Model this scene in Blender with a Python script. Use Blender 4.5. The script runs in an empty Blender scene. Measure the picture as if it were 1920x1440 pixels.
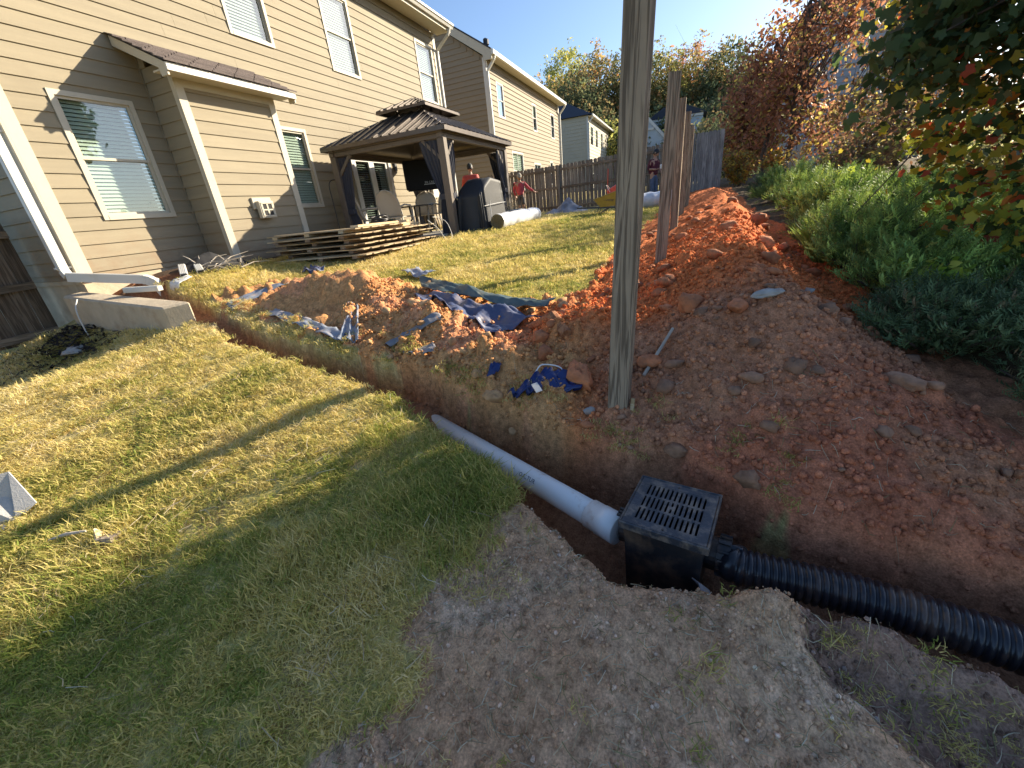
import bpy, bmesh, math, random
import numpy as np
from mathutils import Vector, Matrix, noise as mnoise

SC = bpy.context.scene
COL = SC.collection
random.seed(11)
RNG = np.random.default_rng(11)
PI = math.pi
def rad(a): return math.radians(a)

# ------------------------------------------------------------------ camera, sky, sun, exposure
PITCH, ROLL, YAW = 0.40310807, -0.10789977, 0.40992729
def cam_basis():
    f = Vector((math.cos(YAW)*math.cos(PITCH), math.sin(YAW)*math.cos(PITCH), -math.sin(PITCH)))
    r = f.cross(Vector((0, 0, 1))).normalized()
    u = r.cross(f)
    return r*math.cos(ROLL)+u*math.sin(ROLL), u*math.cos(ROLL)-r*math.sin(ROLL), f
_r, _u, _f = cam_basis()
camd = bpy.data.cameras.new('camera')
camd.sensor_width = 36.0
camd.lens = 766.6744/1920*36.0
camd.clip_start = 0.05
camd.clip_end = 1500
cam = bpy.data.objects.new('camera', camd)
COL.objects.link(cam)
M = Matrix((( _r.x, _u.x, -_f.x, 0), (_r.y, _u.y, -_f.y, 0), (_r.z, _u.z, -_f.z, 0), (0, 0, 0, 1)))
cam.matrix_world = M
SC.camera = cam

SUN_EL = 24.5
SUN_AZ = Vector((0.770, -0.638, 0)).normalized()          # horizontal direction towards the sun
w = bpy.data.worlds.new('World'); SC.world = w; w.use_nodes = True
nt = w.node_tree
bg = nt.nodes['Background']
sky = nt.nodes.new('ShaderNodeTexSky')
sky.sky_type = 'NISHITA'; sky.sun_disc = False
sky.sun_elevation = rad(SUN_EL)
sky.sun_rotation = math.atan2(SUN_AZ.x, SUN_AZ.y)
sky.altitude = 0; sky.air_density = 0.9; sky.dust_density = 0.9; sky.ozone_density = 3.2
nt.links.new(sky.outputs[0], bg.inputs[0])
bg.inputs[1].default_value = 0.092
sd = bpy.data.lights.new('sun', 'SUN'); sd.energy = 5.0; sd.angle = rad(0.55); sd.color = (1.0, 0.87, 0.66)
so = bpy.data.objects.new('sun', sd); COL.objects.link(so)
td = -(SUN_AZ*math.cos(rad(SUN_EL)) + Vector((0, 0, math.sin(rad(SUN_EL)))))
so.rotation_euler = td.to_track_quat('-Z', 'Y').to_euler(); so.location = (20, -15, 20)
SC.view_settings.view_transform = 'Standard'
SC.view_settings.look = 'None'
SC.view_settings.exposure = 1.27
SC.view_settings.gamma = 1.0
SC.view_settings.use_curve_mapping = False
SC.render.engine = 'CYCLES'
SC.cycles.max_bounces = 7; SC.cycles.transparent_max_bounces = 10
SC.cycles.caustics_reflective = False; SC.cycles.caustics_refractive = False

# ------------------------------------------------------------------ materials
MATS = {}
def ramp(nt, fac, stops):
    r = nt.nodes.new('ShaderNodeValToRGB')
    el = r.color_ramp.elements
    while len(el) < len(stops): el.new(0.5)
    for e, (p, c) in zip(el, stops):
        e.position = p; e.color = (*c, 1) if len(c) == 3 else c
    nt.links.new(fac, r.inputs[0])
    return r.outputs[0]
def noise_tex(nt, scale, detail=4, rough=0.55, coord=None, dist=0.0, scl=None):
    n = nt.nodes.new('ShaderNodeTexNoise')
    n.inputs['Scale'].default_value = scale; n.inputs['Detail'].default_value = detail
    n.inputs['Roughness'].default_value = rough; n.inputs['Distortion'].default_value = dist
    if coord is None:
        coord = nt.nodes.new('ShaderNodeNewGeometry').outputs['Position']
    if scl:
        m = nt.nodes.new('ShaderNodeMapping'); m.inputs['Scale'].default_value = scl
        nt.links.new(coord, m.inputs[0]); coord = m.outputs[0]
    nt.links.new(coord, n.inputs['Vector'])
    return n.outputs['Fac']
def mixc(nt, fac, a, b, mode='MIX'):
    m = nt.nodes.new('ShaderNodeMix'); m.data_type = 'RGBA'; m.blend_type = mode
    for s, v in ((m.inputs[0], fac), (m.inputs[6], a), (m.inputs[7], b)):
        if hasattr(v, 'is_linked'): nt.links.new(v, s)
        elif isinstance(v, (int, float)): s.default_value = v
        else: s.default_value = (*v, 1) if len(v) == 3 else v
    return m.outputs[2]
def mat(name, color, rough=0.7, var=0.12, scale=6.0, bump=0.0, bscale=60.0, metal=0.0, scl=None, spec=0.5, dirt=None, dscale=2.0, col2=None, objrand=0.0, dlo=0.5, mud=None):
    """plain procedural surface: base colour with noise variation, optional second colour, bump and stains"""
    m = bpy.data.materials.new(name); m.use_nodes = True
    nt = m.node_tree; b = nt.nodes['Principled BSDF']
    b.inputs['Roughness'].default_value = rough; b.inputs['Metallic'].default_value = metal
    b.inputs['Specular IOR Level'].default_value = spec
    lo = tuple(c*(1-var) for c in color); hi = tuple(min(1, c*(1+var)) for c in (col2 or color))
    c = ramp(nt, noise_tex(nt, scale, scl=scl), [(0.3, lo), (0.7, hi)])
    if dirt:
        c = mixc(nt, ramp(nt, noise_tex(nt, dscale, 6, 0.65), [(dlo, (0, 0, 0)), (dlo+.22, (0.75, 0.75, 0.75))]), c, dirt)
    if mud:      # splashed soil low on a wall, broken up by noise
        gp = nt.nodes.new('ShaderNodeNewGeometry'); sx = nt.nodes.new('ShaderNodeSeparateXYZ'); nt.links.new(gp.outputs['Position'], sx.inputs[0])
        mz = nt.nodes.new('ShaderNodeMapRange'); mz.inputs[1].default_value = mud[1]; mz.inputs[2].default_value = mud[2]; mz.inputs[3].default_value = 1.0; mz.inputs[4].default_value = 0.0; nt.links.new(sx.outputs[2], mz.inputs[0])
        mm = nt.nodes.new('ShaderNodeMath'); mm.operation = 'MULTIPLY'; nt.links.new(mz.outputs[0], mm.inputs[0]); nt.links.new(ramp(nt, noise_tex(nt, 5, 6, 0.7), [(0.35, (0, 0, 0)), (0.7, (.8, .8, .8))]), mm.inputs[1])
        c = mixc(nt, mm.outputs[0], c, mud[0])
    if objrand:
        oi = nt.nodes.new('ShaderNodeObjectInfo')
        hs = nt.nodes.new('ShaderNodeHueSaturation')
        mr = nt.nodes.new('ShaderNodeMapRange'); mr.inputs[3].default_value = 1-objrand; mr.inputs[4].default_value = 1+objrand
        nt.links.new(oi.outputs['Random'], mr.inputs[0]); nt.links.new(mr.outputs[0], hs.inputs['Value'])
        nt.links.new(c, hs.inputs['Color']); c = hs.outputs[0]
    nt.links.new(c, b.inputs['Base Color'])
    if bump:
        bn = nt.nodes.new('ShaderNodeBump'); bn.inputs['Strength'].default_value = bump; bn.inputs['Distance'].default_value = 0.01
        nt.links.new(noise_tex(nt, bscale, 5, 0.6, scl=scl), bn.inputs['Height'])
        nt.links.new(bn.outputs[0], b.inputs['Normal'])
    MATS[name] = m
    return m
def vcol_mat(name, rough=0.95, transl=0.0, bump=0.0, bscale=90, hue=0.0, spec=0.15):
    """colour from the mesh's 'Col' attribute (leaf / soil colour), with fine noise; optional translucency for leaves"""
    m = bpy.data.materials.new(name); m.use_nodes = True
    nt = m.node_tree; b = nt.nodes['Principled BSDF']; out = nt.nodes['Material Output']
    b.inputs['Roughness'].default_value = rough; b.inputs['Specular IOR Level'].default_value = spec
    a = nt.nodes.new('ShaderNodeAttribute'); a.attribute_name = 'Col'
    c = a.outputs['Color']
    if bump:
        c = mixc(nt, 1.0, c, ramp(nt, noise_tex(nt, 26, 6, 0.7), [(0.28, (.50, .48, .46)), (0.5, (1, 1, 1)), (0.72, (1.45, 1.45, 1.45))]), 'MULTIPLY')
        c = mixc(nt, 1.0, c, ramp(nt, noise_tex(nt, 150, 3, 0.6), [(0.3, (.70, .68, .66)), (0.7, (1.3, 1.3, 1.3))]), 'MULTIPLY')
    nt.links.new(c, b.inputs['Base Color'])
    if bump:
        bn = nt.nodes.new('ShaderNodeBump'); bn.inputs['Strength'].default_value = bump; bn.inputs['Distance'].default_value = 0.012
        nt.links.new(noise_tex(nt, bscale, 6, 0.65), bn.inputs['Height'])
        nt.links.new(bn.outputs[0], b.inputs['Normal'])
    if transl:
        t = nt.nodes.new('ShaderNodeBsdfTranslucent'); nt.links.new(c, t.inputs['Color'])
        mx = nt.nodes.new('ShaderNodeMixShader'); mx.inputs[0].default_value = transl
        nt.links.new(b.outputs[0], mx.inputs[1]); nt.links.new(t.outputs[0], mx.inputs[2])
        nt.links.new(mx.outputs[0], out.inputs[0])
    MATS[name] = m
    return m
def wood_mat(name, c1, c2, axis='Z', scale=1.0, rough=0.85, ring=28.0, objrand=0.12, bump=0.35):
    """long-grained weathered timber: stretched noise bands along one axis, knots, per-piece tone"""
    m = bpy.data.materials.new(name); m.use_nodes = True
    nt = m.node_tree; b = nt.nodes['Principled BSDF']; b.inputs['Roughness'].default_value = rough
    b.inputs['Specular IOR Level'].default_value = 0.25
    tc = nt.nodes.new('ShaderNodeTexCoord'); co = tc.outputs['Object']
    oi = nt.nodes.new('ShaderNodeObjectInfo')
    ad = nt.nodes.new('ShaderNodeVectorMath'); ad.operation = 'ADD'
    sc = nt.nodes.new('ShaderNodeVectorMath'); sc.operation = 'SCALE'; sc.inputs[3].default_value = 37.0
    nt.links.new(oi.outputs['Location'], sc.inputs[0]); nt.links.new(co, ad.inputs[0]); nt.links.new(sc.outputs[0], ad.inputs[1])
    s = {'X': (0.5, 12, 12), 'Y': (12, 0.5, 12), 'Z': (12, 12, 0.5)}[axis]
    s = tuple(v*scale for v in s)
    n1 = noise_tex(nt, 3.0, 3, 0.5, coord=ad.outputs[0], scl=s, dist=0.6)
    s2 = {'X': (1, 60, 60), 'Y': (60, 1, 60), 'Z': (60, 60, 1)}[axis]
    n2 = noise_tex(nt, 2.5, 4, 0.6, coord=ad.outputs[0], scl=s2)
    ml = nt.nodes.new('ShaderNodeMath'); ml.operation = 'MULTIPLY'; ml.inputs[1].default_value = ring
    nt.links.new(n1, ml.inputs[0])
    sn = nt.nodes.new('ShaderNodeMath'); sn.operation = 'SINE'; nt.links.new(ml.outputs[0], sn.inputs[0])
    mr = nt.nodes.new('ShaderNodeMapRange'); mr.inputs[1].default_value = -1; nt.links.new(sn.outputs[0], mr.inputs[0])
    mx = nt.nodes.new('ShaderNodeMix'); mx.inputs[0].default_value = 0.5
    nt.links.new(mr.outputs[0], mx.inputs[2]); nt.links.new(n2, mx.inputs[3])
    c = ramp(nt, mx.outputs[0], [(0.25, c1), (0.7, c2)])
    c = mixc(nt, ramp(nt, noise_tex(nt, 1.7, 5, 0.6, coord=ad.outputs[0]), [(0.42, (0, 0, 0)), (0.75, (0.5, 0.5, 0.5))]), c, tuple(v*0.45 for v in c1))
    hs = nt.nodes.new('ShaderNodeHueSaturation')
    m2 = nt.nodes.new('ShaderNodeMapRange'); m2.inputs[3].default_value = 1-objrand; m2.inputs[4].default_value = 1+objrand
    nt.links.new(oi.outputs['Random'], m2.inputs[0]); nt.links.new(m2.outputs[0], hs.inputs['Value']); nt.links.new(c, hs.inputs['Color'])
    nt.links.new(hs.outputs[0], b.inputs['Base Color'])
    bn = nt.nodes.new('ShaderNodeBump'); bn.inputs['Strength'].default_value = bump; bn.inputs['Distance'].default_value = 0.006
    nt.links.new(mx.outputs[0], bn.inputs['Height']); nt.links.new(bn.outputs[0], b.inputs['Normal'])
    MATS[name] = m
    return m

mat('siding', (0.275, 0.232, 0.156), 0.75, 0.07, 1.2, 0.25, 40, scl=(1, 1, 14), objrand=0.045, dirt=(0.25, 0.205, 0.135), dscale=0.9, mud=((0.24, 0.14, 0.075), -.40, .35))
mat('siding_tan', (0.255, 0.205, 0.14), 0.75, 0.05, 1.2, 0.2, 40, scl=(1, 1, 14), objrand=0.03)
mat('siding_cream', (0.47, 0.42, 0.32), 0.75, 0.05, 1.2, objrand=0.03)
mat('siding_grey', (0.36, 0.38, 0.41), 0.75, 0.06, 1.2, objrand=0.03)
mat('siding_pale', (0.42, 0.48, 0.53), 0.75, 0.06, 1.2, objrand=0.03)
mat('trim', (0.50, 0.455, 0.36), 0.6, 0.04, 3, 0.1, 80, dirt=(0.42, 0.375, 0.29), dscale=3)
mat('white_trim', (0.60, 0.585, 0.55), 0.55, 0.04, 3, dirt=(0.6, 0.56, 0.5), dscale=4)
mat('gutter_white', (0.60, 0.59, 0.55), 0.4, 0.04, 3, dirt=(0.55, 0.5, 0.42), dscale=5)
mat('concrete', (0.46, 0.385, 0.28), 0.9, 0.12, 5, 0.5, 35, dirt=(0.30, 0.20, 0.12), dscale=3)
mat('patio', (0.42, 0.39, 0.34), 0.9, 0.1, 4, 0.3, 30)
mat('shingle', (0.115, 0.092, 0.085), 0.95, 0.35, 70, 0.5, 200, objrand=0.15)
mat('dark_roof', (0.035, 0.042, 0.06), 0.95, 0.3, 40)
mat('blind', (0.66, 0.72, 0.64), 0.6, 0.04, 3)
mat('unlit_dark', (0.035, 0.035, 0.035), 0.9)  # near-black, shade of unlit insides put into the colour
mat('gz_metal', (0.105, 0.088, 0.078), 0.38, 0.12, 8, metal=0.55)
mat('gz_frame', (0.15, 0.12, 0.095), 0.6, 0.15, 6, 0.2, 60, scl=(8, 8, 1))
mat('curtain', (0.05, 0.052, 0.068), 0.9, 0.15, 5, 0.3, 150)
mat('black_fabric', (0.012, 0.012, 0.014), 0.85, 0.2, 6)
mat('grill_cover', (0.018, 0.020, 0.024), 0.62, 0.2, 5, 0.3, 40)
mat('grey_strap', (0.42, 0.42, 0.42), 0.7)
mat('resin', (0.48, 0.43, 0.36), 0.5, 0.05, 4)
mat('table_top', (0.05, 0.05, 0.05), 0.25)
mat('steel_dark', (0.06, 0.06, 0.065), 0.45, metal=0.6)
mat('pvc', (0.86, 0.84, 0.80), 0.28, 0.03, 3, dirt=(0.42, 0.24, 0.13), dscale=9, dlo=.56)
mat('pvc_clean', (0.86, 0.85, 0.82), 0.25, 0.03, 3, dirt=(0.5, 0.33, 0.2), dscale=12, dlo=.56)
mat('black_plastic', (0.016, 0.017, 0.020), 0.42, 0.25, 14, 0.15, 60, dirt=(0.15, 0.09, 0.055), dscale=9, dlo=.46)
mat('grate', (0.030, 0.036, 0.048), 0.40, 0.3, 12, 0.25, 70, dirt=(0.30, 0.23, 0.17), dscale=18, dlo=.46)
mat('corrugated', (0.016, 0.018, 0.025), 0.28, 0.3, 12, dirt=(0.17, 0.105, 0.07), dscale=9, dlo=.52)
mat('tarp_blue', (0.065, 0.085, 0.165), 0.5, 0.3, 5, 0.3, 30, dirt=(0.22, 0.16, 0.11), dscale=5)
mat('tarp_green', (0.075, 0.11, 0.11), 0.4, 0.3, 5, 0.3, 30, dirt=(0.22, 0.17, 0.11), dscale=4)
mat('tarp_pale', (0.24, 0.28, 0.35), 0.5, 0.3, 6, 0.4, 30, dirt=(0.34, 0.20, 0.11), dscale=6)
mat('tarp_grey', (0.22, 0.22, 0.24), 0.5, 0.3, 4, 0.3, 20, dirt=(0.32, 0.25, 0.2), dscale=4)
mat('bag_blue', (0.014, 0.030, 0.13), 0.38, 0.12, 3, 0.1, 20)
mat('paper', (0.62, 0.61, 0.58), 0.8, 0.05, 10)
mat('grey_card', (0.44, 0.43, 0.42), 0.75, 0.08, 14, 0.3, 120)
mat('stone', (0.38, 0.36, 0.33), 0.9, 0.25, 14, 0.5, 40, dirt=(0.35, 0.17, 0.09), dscale=12)
mat('clay', (0.46, 0.165, 0.07), 0.95, 0.3, 16, 1.0, 45, objrand=0.25, dirt=(0.24, 0.13, 0.075), dscale=9)
mat('soil_clod', (0.30, 0.16, 0.095), 0.95, 0.35, 16, 1.0, 45, objrand=0.3)
mat('tan_clod', (0.54, 0.30, 0.14), 0.95, 0.3, 16, 0.7, 60, objrand=0.25)
mat('skin', (0.42, 0.24, 0.165), 0.55, 0.06, 9)
mat('hair', (0.012, 0.010, 0.010), 0.5)
mat('shirt_maroon', (0.085, 0.010, 0.025), 0.8, 0.15, 9)
mat('shirt_red', (0.50, 0.065, 0.085), 0.8, 0.12, 9)
mat('shirt_coral', (0.55, 0.085, 0.07), 0.8, 0.12, 9)
mat('jeans', (0.085, 0.115, 0.19), 0.85, 0.2, 12)
mat('shorts', (0.10, 0.085, 0.075), 0.85, 0.15, 12)
mat('cap_dark', (0.03, 0.035, 0.03), 0.8)
mat('cap_grey', (0.30, 0.27, 0.22), 0.8)
mat('shoe', (0.04, 0.035, 0.03), 0.7)
mat('barrow_yellow', (0.42, 0.27, 0.045), 0.5, 0.15, 7, dirt=(0.30, 0.17, 0.08), dscale=7)
mat('orange_plastic', (0.75, 0.085, 0.025), 0.4, 0.1, 6)
mat('rubber', (0.02, 0.02, 0.02), 0.8)
mat('pot_grey', (0.36, 0.40, 0.46), 0.55, 0.06, 6)
mat('straw', (0.42, 0.33, 0.20), 0.9, 0.3, 30)
mat('wrap_white', (0.62, 0.64, 0.68), 0.28, 0.12, 9, 0.6, 14)
mat('carpet_end', (0.20, 0.165, 0.09), 0.95, 0.35, 60, 0.5, 90)
mat('ink', (0.03, 0.03, 0.06), 0.7)
mat('white_ink', (0.75, 0.75, 0.75), 0.7)
mat('bark', (0.10, 0.075, 0.06), 0.95, 0.3, 8, 0.7, 30, scl=(4, 4, 1))
mat('dead_wood', (0.42, 0.37, 0.31), 0.9, 0.2, 12)
mat('mulch', (0.035, 0.025, 0.020), 0.95, 0.4, 30, 0.6, 60)
wood_mat('post_wood', (0.15, 0.112, 0.078), (0.37, 0.285, 0.20), 'Z', 1.0, objrand=0.1, bump=0.6)
wood_mat('fence_wood', (0.15, 0.122, 0.10), (0.30, 0.255, 0.21), 'Z', 0.8, objrand=0.22)
wood_mat('fence_grey', (0.16, 0.155, 0.155), (0.32, 0.31, 0.30), 'Z', 0.8, objrand=0.16)
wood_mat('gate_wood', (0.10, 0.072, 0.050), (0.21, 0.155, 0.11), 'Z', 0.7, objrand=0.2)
wood_mat('rail_wood', (0.15, 0.11, 0.08), (0.29, 0.225, 0.165), 'Y', 0.8, objrand=0.15)
wood_mat('rail_wood_x', (0.15, 0.11, 0.075), (0.30, 0.225, 0.16), 'X', 0.8, objrand=0.15)
wood_mat('stack_wood', (0.36, 0.265, 0.155), (0.62, 0.50, 0.33), 'Y', 0.8, objrand=0.2)
wood_mat('new_wood', (0.50, 0.36, 0.19), (0.66, 0.52, 0.33), 'Y', 0.8, objrand=0.1)
wood_mat('log_wood', (0.26, 0.10, 0.045), (0.42, 0.19, 0.09), 'X', 0.6, objrand=0.05)
vcol_mat('soil', 0.97, bump=0.9, bscale=70)
vcol_mat('leaf', 0.55, transl=0.5, spec=0.35)
vcol_mat('leaf_far', 0.8, transl=0.5)
vcol_mat('needle', 0.7, transl=0.25, spec=0.3)

def glass_mat(name, boost):
    m = bpy.data.materials.new(name); m.use_nodes = True
    nt = m.node_tree; out = nt.nodes['Material Output']; nt.nodes.remove(nt.nodes['Principled BSDF'])
    t = nt.nodes.new('ShaderNodeBsdfTransparent'); t.inputs[0].default_value = (0.86, 0.9, 0.88, 1)
    g = nt.nodes.new('ShaderNodeBsdfGlossy'); g.inputs['Roughness'].default_value = 0.015
    f = nt.nodes.new('ShaderNodeLayerWeight'); f.inputs[0].default_value = 0.5       # 1-cos, the same from both sides
    pw = nt.nodes.new('ShaderNodeMath'); pw.operation = 'POWER'; pw.inputs[1].default_value = 4.0
    nt.links.new(f.outputs['Facing'], pw.inputs[0])
    mu = nt.nodes.new('ShaderNodeMath'); mu.operation = 'MULTIPLY_ADD'; mu.inputs[1].default_value = 0.85; mu.inputs[2].default_value = boost; mu.use_clamp = True
    nt.links.new(pw.outputs[0], mu.inputs[0])
    mx = nt.nodes.new('ShaderNodeMixShader')
    nt.links.new(mu.outputs[0], mx.inputs[0]); nt.links.new(t.outputs[0], mx.inputs[1]); nt.links.new(g.outputs[0], mx.inputs[2])
    nt.links.new(mx.outputs[0], out.inputs[0])
    MATS[name] = m
glass_mat('glass', 0.10)

def grass_mat():
    m = bpy.data.materials.new('grass_blade'); m.use_nodes = True
    nt = m.node_tree; b = nt.nodes['Principled BSDF']; out = nt.nodes['Material Output']
    b.inputs['Roughness'].default_value = 0.7; b.inputs['Specular IOR Level'].default_value = 0.25
    a = nt.nodes.new('ShaderNodeAttribute'); a.attribute_name = 'Col'          # per-blade random number in red
    sep = nt.nodes.new('ShaderNodeSeparateColor'); nt.links.new(a.outputs['Color'], sep.inputs[0])
    oi = nt.nodes.new('ShaderNodeObjectInfo')
    pn = noise_tex(nt, 1.1, 3, 0.6, coord=oi.outputs['Location'])
    pn2 = noise_tex(nt, 5.5, 3, 0.6, coord=oi.outputs['Location'])
    def mth(op, x, y):
        n = nt.nodes.new('ShaderNodeMath'); n.operation = op
        for s, v in zip(n.inputs, (x, y)):
            if hasattr(v, 'is_linked'): nt.links.new(v, s)
            else: s.default_value = v
        return n.outputs[0]
    px = nt.nodes.new('ShaderNodeSeparateXYZ'); nt.links.new(oi.outputs['Location'], px.inputs[0])
    # greener close to the trench, strawier up the lawn and near the house
    grad = nt.nodes.new('ShaderNodeMapRange'); grad.inputs[1].default_value = 1.4; grad.inputs[2].default_value = 4.5; grad.inputs[3].default_value = -0.12; grad.inputs[4].default_value = 0.12
    nt.links.new(px.outputs[1], grad.inputs[0])
    v = mth('ADD', mth('MULTIPLY', sep.outputs[0], 0.62), mth('MULTIPLY', mth('SUBTRACT', pn, 0.5), 1.5))
    v = mth('ADD', v, mth('MULTIPLY', mth('SUBTRACT', pn2, 0.5), 0.9))
    v = mth('ADD', v, grad.outputs[0])
    v = mth('ADD', v, 0.10)
    c = ramp(nt, v, [(0.0, (0.28, 0.34, 0.065)), (0.15, (0.47, 0.45, 0.12)), (0.36, (0.70, 0.585, 0.20)), (0.6, (0.82, 0.68, 0.28)), (0.95, (0.88, 0.76, 0.48))])
    nt.links.new(c, b.inputs['Base Color'])
    t = nt.nodes.new('ShaderNodeBsdfTranslucent'); nt.links.new(c, t.inputs[0])
    mx = nt.nodes.new('ShaderNodeMixShader'); mx.inputs[0].default_value = 0.5
    nt.links.new(b.outputs[0], mx.inputs[1]); nt.links.new(t.outputs[0], mx.inputs[2]); nt.links.new(mx.outputs[0], out.inputs[0])
    MATS['grass_blade'] = m
grass_mat()

# ------------------------------------------------------------------ builders
def tag(o, label=None, cat=None, group=None, kind=None):
    if label: o['label'] = label
    if cat: o['category'] = cat
    if group: o['group'] = group
    if kind: o['kind'] = kind
    return o
def thing(name, label, cat, loc=(0, 0, 0), rz=0.0, group=None):
    o = bpy.data.objects.new(name, None); COL.objects.link(o)
    o.empty_display_size = 0.1
    o.location = loc; o.rotation_euler = (0, 0, rz)
    o['RZ'] = rz; del o['RZ']
    return tag(o, label, cat, group)
def wloc(o):
    """world matrix of an object from its parents (no depsgraph needed)"""
    m = Matrix.Translation(o.location) @ o.rotation_euler.to_matrix().to_4x4()
    return wloc(o.parent) @ m if o.parent else m
class MB:
    def __init__(self): self.v = []; self.f = []; self.m = []
    def add(self, vs, fs, mi=0):
        n = len(self.v)
        self.v += [tuple(p) for p in vs]; self.f += [tuple(i+n for i in f) for f in fs]; self.m += [mi]*len(fs)
        return self
    def box(self, x0, x1, y0, y1, z0, z1, mi=0, mx=None):
        vs = [Vector((x, y, z)) for z in (z0, z1) for y in (y0, y1) for x in (x0, x1)]
        if mx is not None: vs = [mx @ p for p in vs]
        return self.add(vs, [(0, 2, 3, 1), (4, 5, 7, 6), (0, 1, 5, 4), (2, 6, 7, 3), (0, 4, 6, 2), (1, 3, 7, 5)], mi)
    def bar(self, a, b, w, h, up=(0, 0, 1), mi=0, w2=None, h2=None):
        a = Vector(a); b = Vector(b); d = (b-a).normalized(); up = Vector(up)
        s = d.cross(up)
        if s.length < 1e-4: s = d.cross(Vector((1, 0, 0)))
        s.normalize(); t = s.cross(d)
        w2 = w if w2 is None else w2; h2 = h if h2 is None else h2
        vs = [a+s*(i*w/2)+t*(j*h/2) for i, j in ((-1, -1), (1, -1), (1, 1), (-1, 1))] + [b+s*(i*w2/2)+t*(j*h2/2) for i, j in ((-1, -1), (1, -1), (1, 1), (-1, 1))]
        return self.add(vs, [(0, 1, 2, 3), (7, 6, 5, 4), (0, 4, 5, 1), (1, 5, 6, 2), (2, 6, 7, 3), (3, 7, 4, 0)], mi)
    def tube(self, pts, rs, n=8, mi=0, caps=True):
        pts = [Vector(p) for p in pts]
        if not hasattr(rs, '__len__'): rs = [rs]*len(pts)
        rings = []; ref = None
        for i, p in enumerate(pts):
            d = (pts[min(i+1, len(pts)-1)]-pts[max(i-1, 0)])
            d = d.normalized() if d.length > 1e-9 else Vector((0, 0, 1))
            if ref is None: ref = d.orthogonal().normalized()
            ref = (ref - d*ref.dot(d))
            ref = ref.normalized() if ref.length > 1e-6 else d.orthogonal().normalized()
            s = d.cross(ref)
            rings.append([p + (ref*math.cos(2*PI*k/n)+s*math.sin(2*PI*k/n))*rs[i] for k in range(n)])
        vs = [q for r in rings for q in r]; fs = []
        for i in range(len(pts)-1):
            for k in range(n):
                fs.append((i*n+k, i*n+(k+1) % n, (i+1)*n+(k+1) % n, (i+1)*n+k))
        if caps:
            fs.append(tuple(range(n-1, -1, -1))); fs.append(tuple(range((len(pts)-1)*n, len(pts)*n)))
        return self.add(vs, fs, mi)
    def prism(self, poly, axis, a, b, mi=0):
        """poly of 2D points extruded along an axis; for 'x' poly=(y,z), 'y' poly=(x,z), 'z' poly=(x,y)"""
        def P(p, t): return {'x': (t, p[0], p[1]), 'y': (p[0], t, p[1]), 'z': (p[0], p[1], t)}[axis]
        n = len(poly)
        vs = [P(p, a) for p in poly]+[P(p, b) for p in poly]
        fs = [tuple(range(n)), tuple(range(2*n-1, n-1, -1))]+[(i, i+n, (i+1) % n+n, (i+1) % n) for i in range(n)]
        return self.add(vs, fs, mi)
    def lathe(self, prof, c, n=16, mi=0):
        vs = []; fs = []
        for r, z in prof:
            for k in range(n): vs.append((c[0]+r*math.cos(2*PI*k/n), c[1]+r*math.sin(2*PI*k/n), c[2]+z))
        for i in range(len(prof)-1):
            for k in range(n): fs.append((i*n+k, i*n+(k+1) % n, (i+1)*n+(k+1) % n, (i+1)*n+k))
        return self.add(vs, fs, mi)
    def xform(self, mx):
        self.v = [tuple(mx @ Vector(p)) for p in self.v]; return self
    def build(self, name, mats, parent=None, smooth=False, local=False, bevel=0.0, recalc=True):
        me = bpy.data.meshes.new(name)
        vs = self.v
        if parent is not None and not local:
            inv = wloc(parent).inverted(); vs = [tuple(inv @ Vector(p)) for p in vs]
        me.from_pydata(vs, [], self.f)
        mats = mats if isinstance(mats, (list, tuple)) else [mats]
        for k in mats: me.materials.append(MATS[k])
        if len(mats) > 1: me.polygons.foreach_set('material_index', self.m)
        if recalc:
            bm = bmesh.new(); bm.from_mesh(me); bmesh.ops.recalc_face_normals(bm, faces=bm.faces)
            if bevel: bmesh.ops.bevel(bm, geom=bm.edges[:], offset=bevel, segments=1, affect='EDGES', clamp_overlap=True)
            bm.to_mesh(me); bm.free()
        if smooth: me.polygons.foreach_set('use_smooth', [True]*len(me.polygons))
        o = bpy.data.objects.new(name, me); COL.objects.link(o)
        if parent is not None: o.parent = parent
        return o
def np_mesh(name, v, f, mat, parent=None, col=None, smooth=False, mats=None):
    """numpy arrays to a mesh object; f is (n,3) or (n,4); col is per-vertex rgb"""
    me = bpy.data.meshes.new(name)
    v = np.asarray(v, np.float32); f = np.asarray(f, np.int32)
    me.vertices.add(len(v)); me.vertices.foreach_set('co', v.ravel())
    k = f.shape[1]
    me.loops.add(f.size); me.loops.foreach_set('vertex_index', f.ravel())
    me.polygons.add(len(f)); me.polygons.foreach_set('loop_start', np.arange(0, f.size, k, dtype=np.int32))
    me.polygons.foreach_set('loop_total', np.full(len(f), k, np.int32))
    if smooth: me.polygons.foreach_set('use_smooth', np.ones(len(f), bool))
    if col is not None:
        a = me.color_attributes.new('Col', 'FLOAT_COLOR', 'POINT')
        c = np.ones((len(v), 4), np.float32); c[:, :3] = col
        a.data.foreach_set('color', c.ravel())
    me.materials.append(MATS[mat])
    me.update(calc_edges=True); me.validate()
    o = bpy.data.objects.new(name, me); COL.objects.link(o)
    if parent is not None: o.parent = parent
    return o
def link_copy(o, parent=None, loc=None, rot=None, scale=None):
    c = o.copy(); COL.objects.link(c)
    if parent is not None: c.parent = parent
    if loc is not None: c.location = loc
    if rot is not None: c.rotation_euler = rot
    if scale is not None: c.scale = scale
    return c
def copy_tree(o, parent=None):
    c = link_copy(o, parent)
    for ch in [x for x in bpy.data.objects if x.parent == o]: copy_tree(ch, c)
    return c

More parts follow.
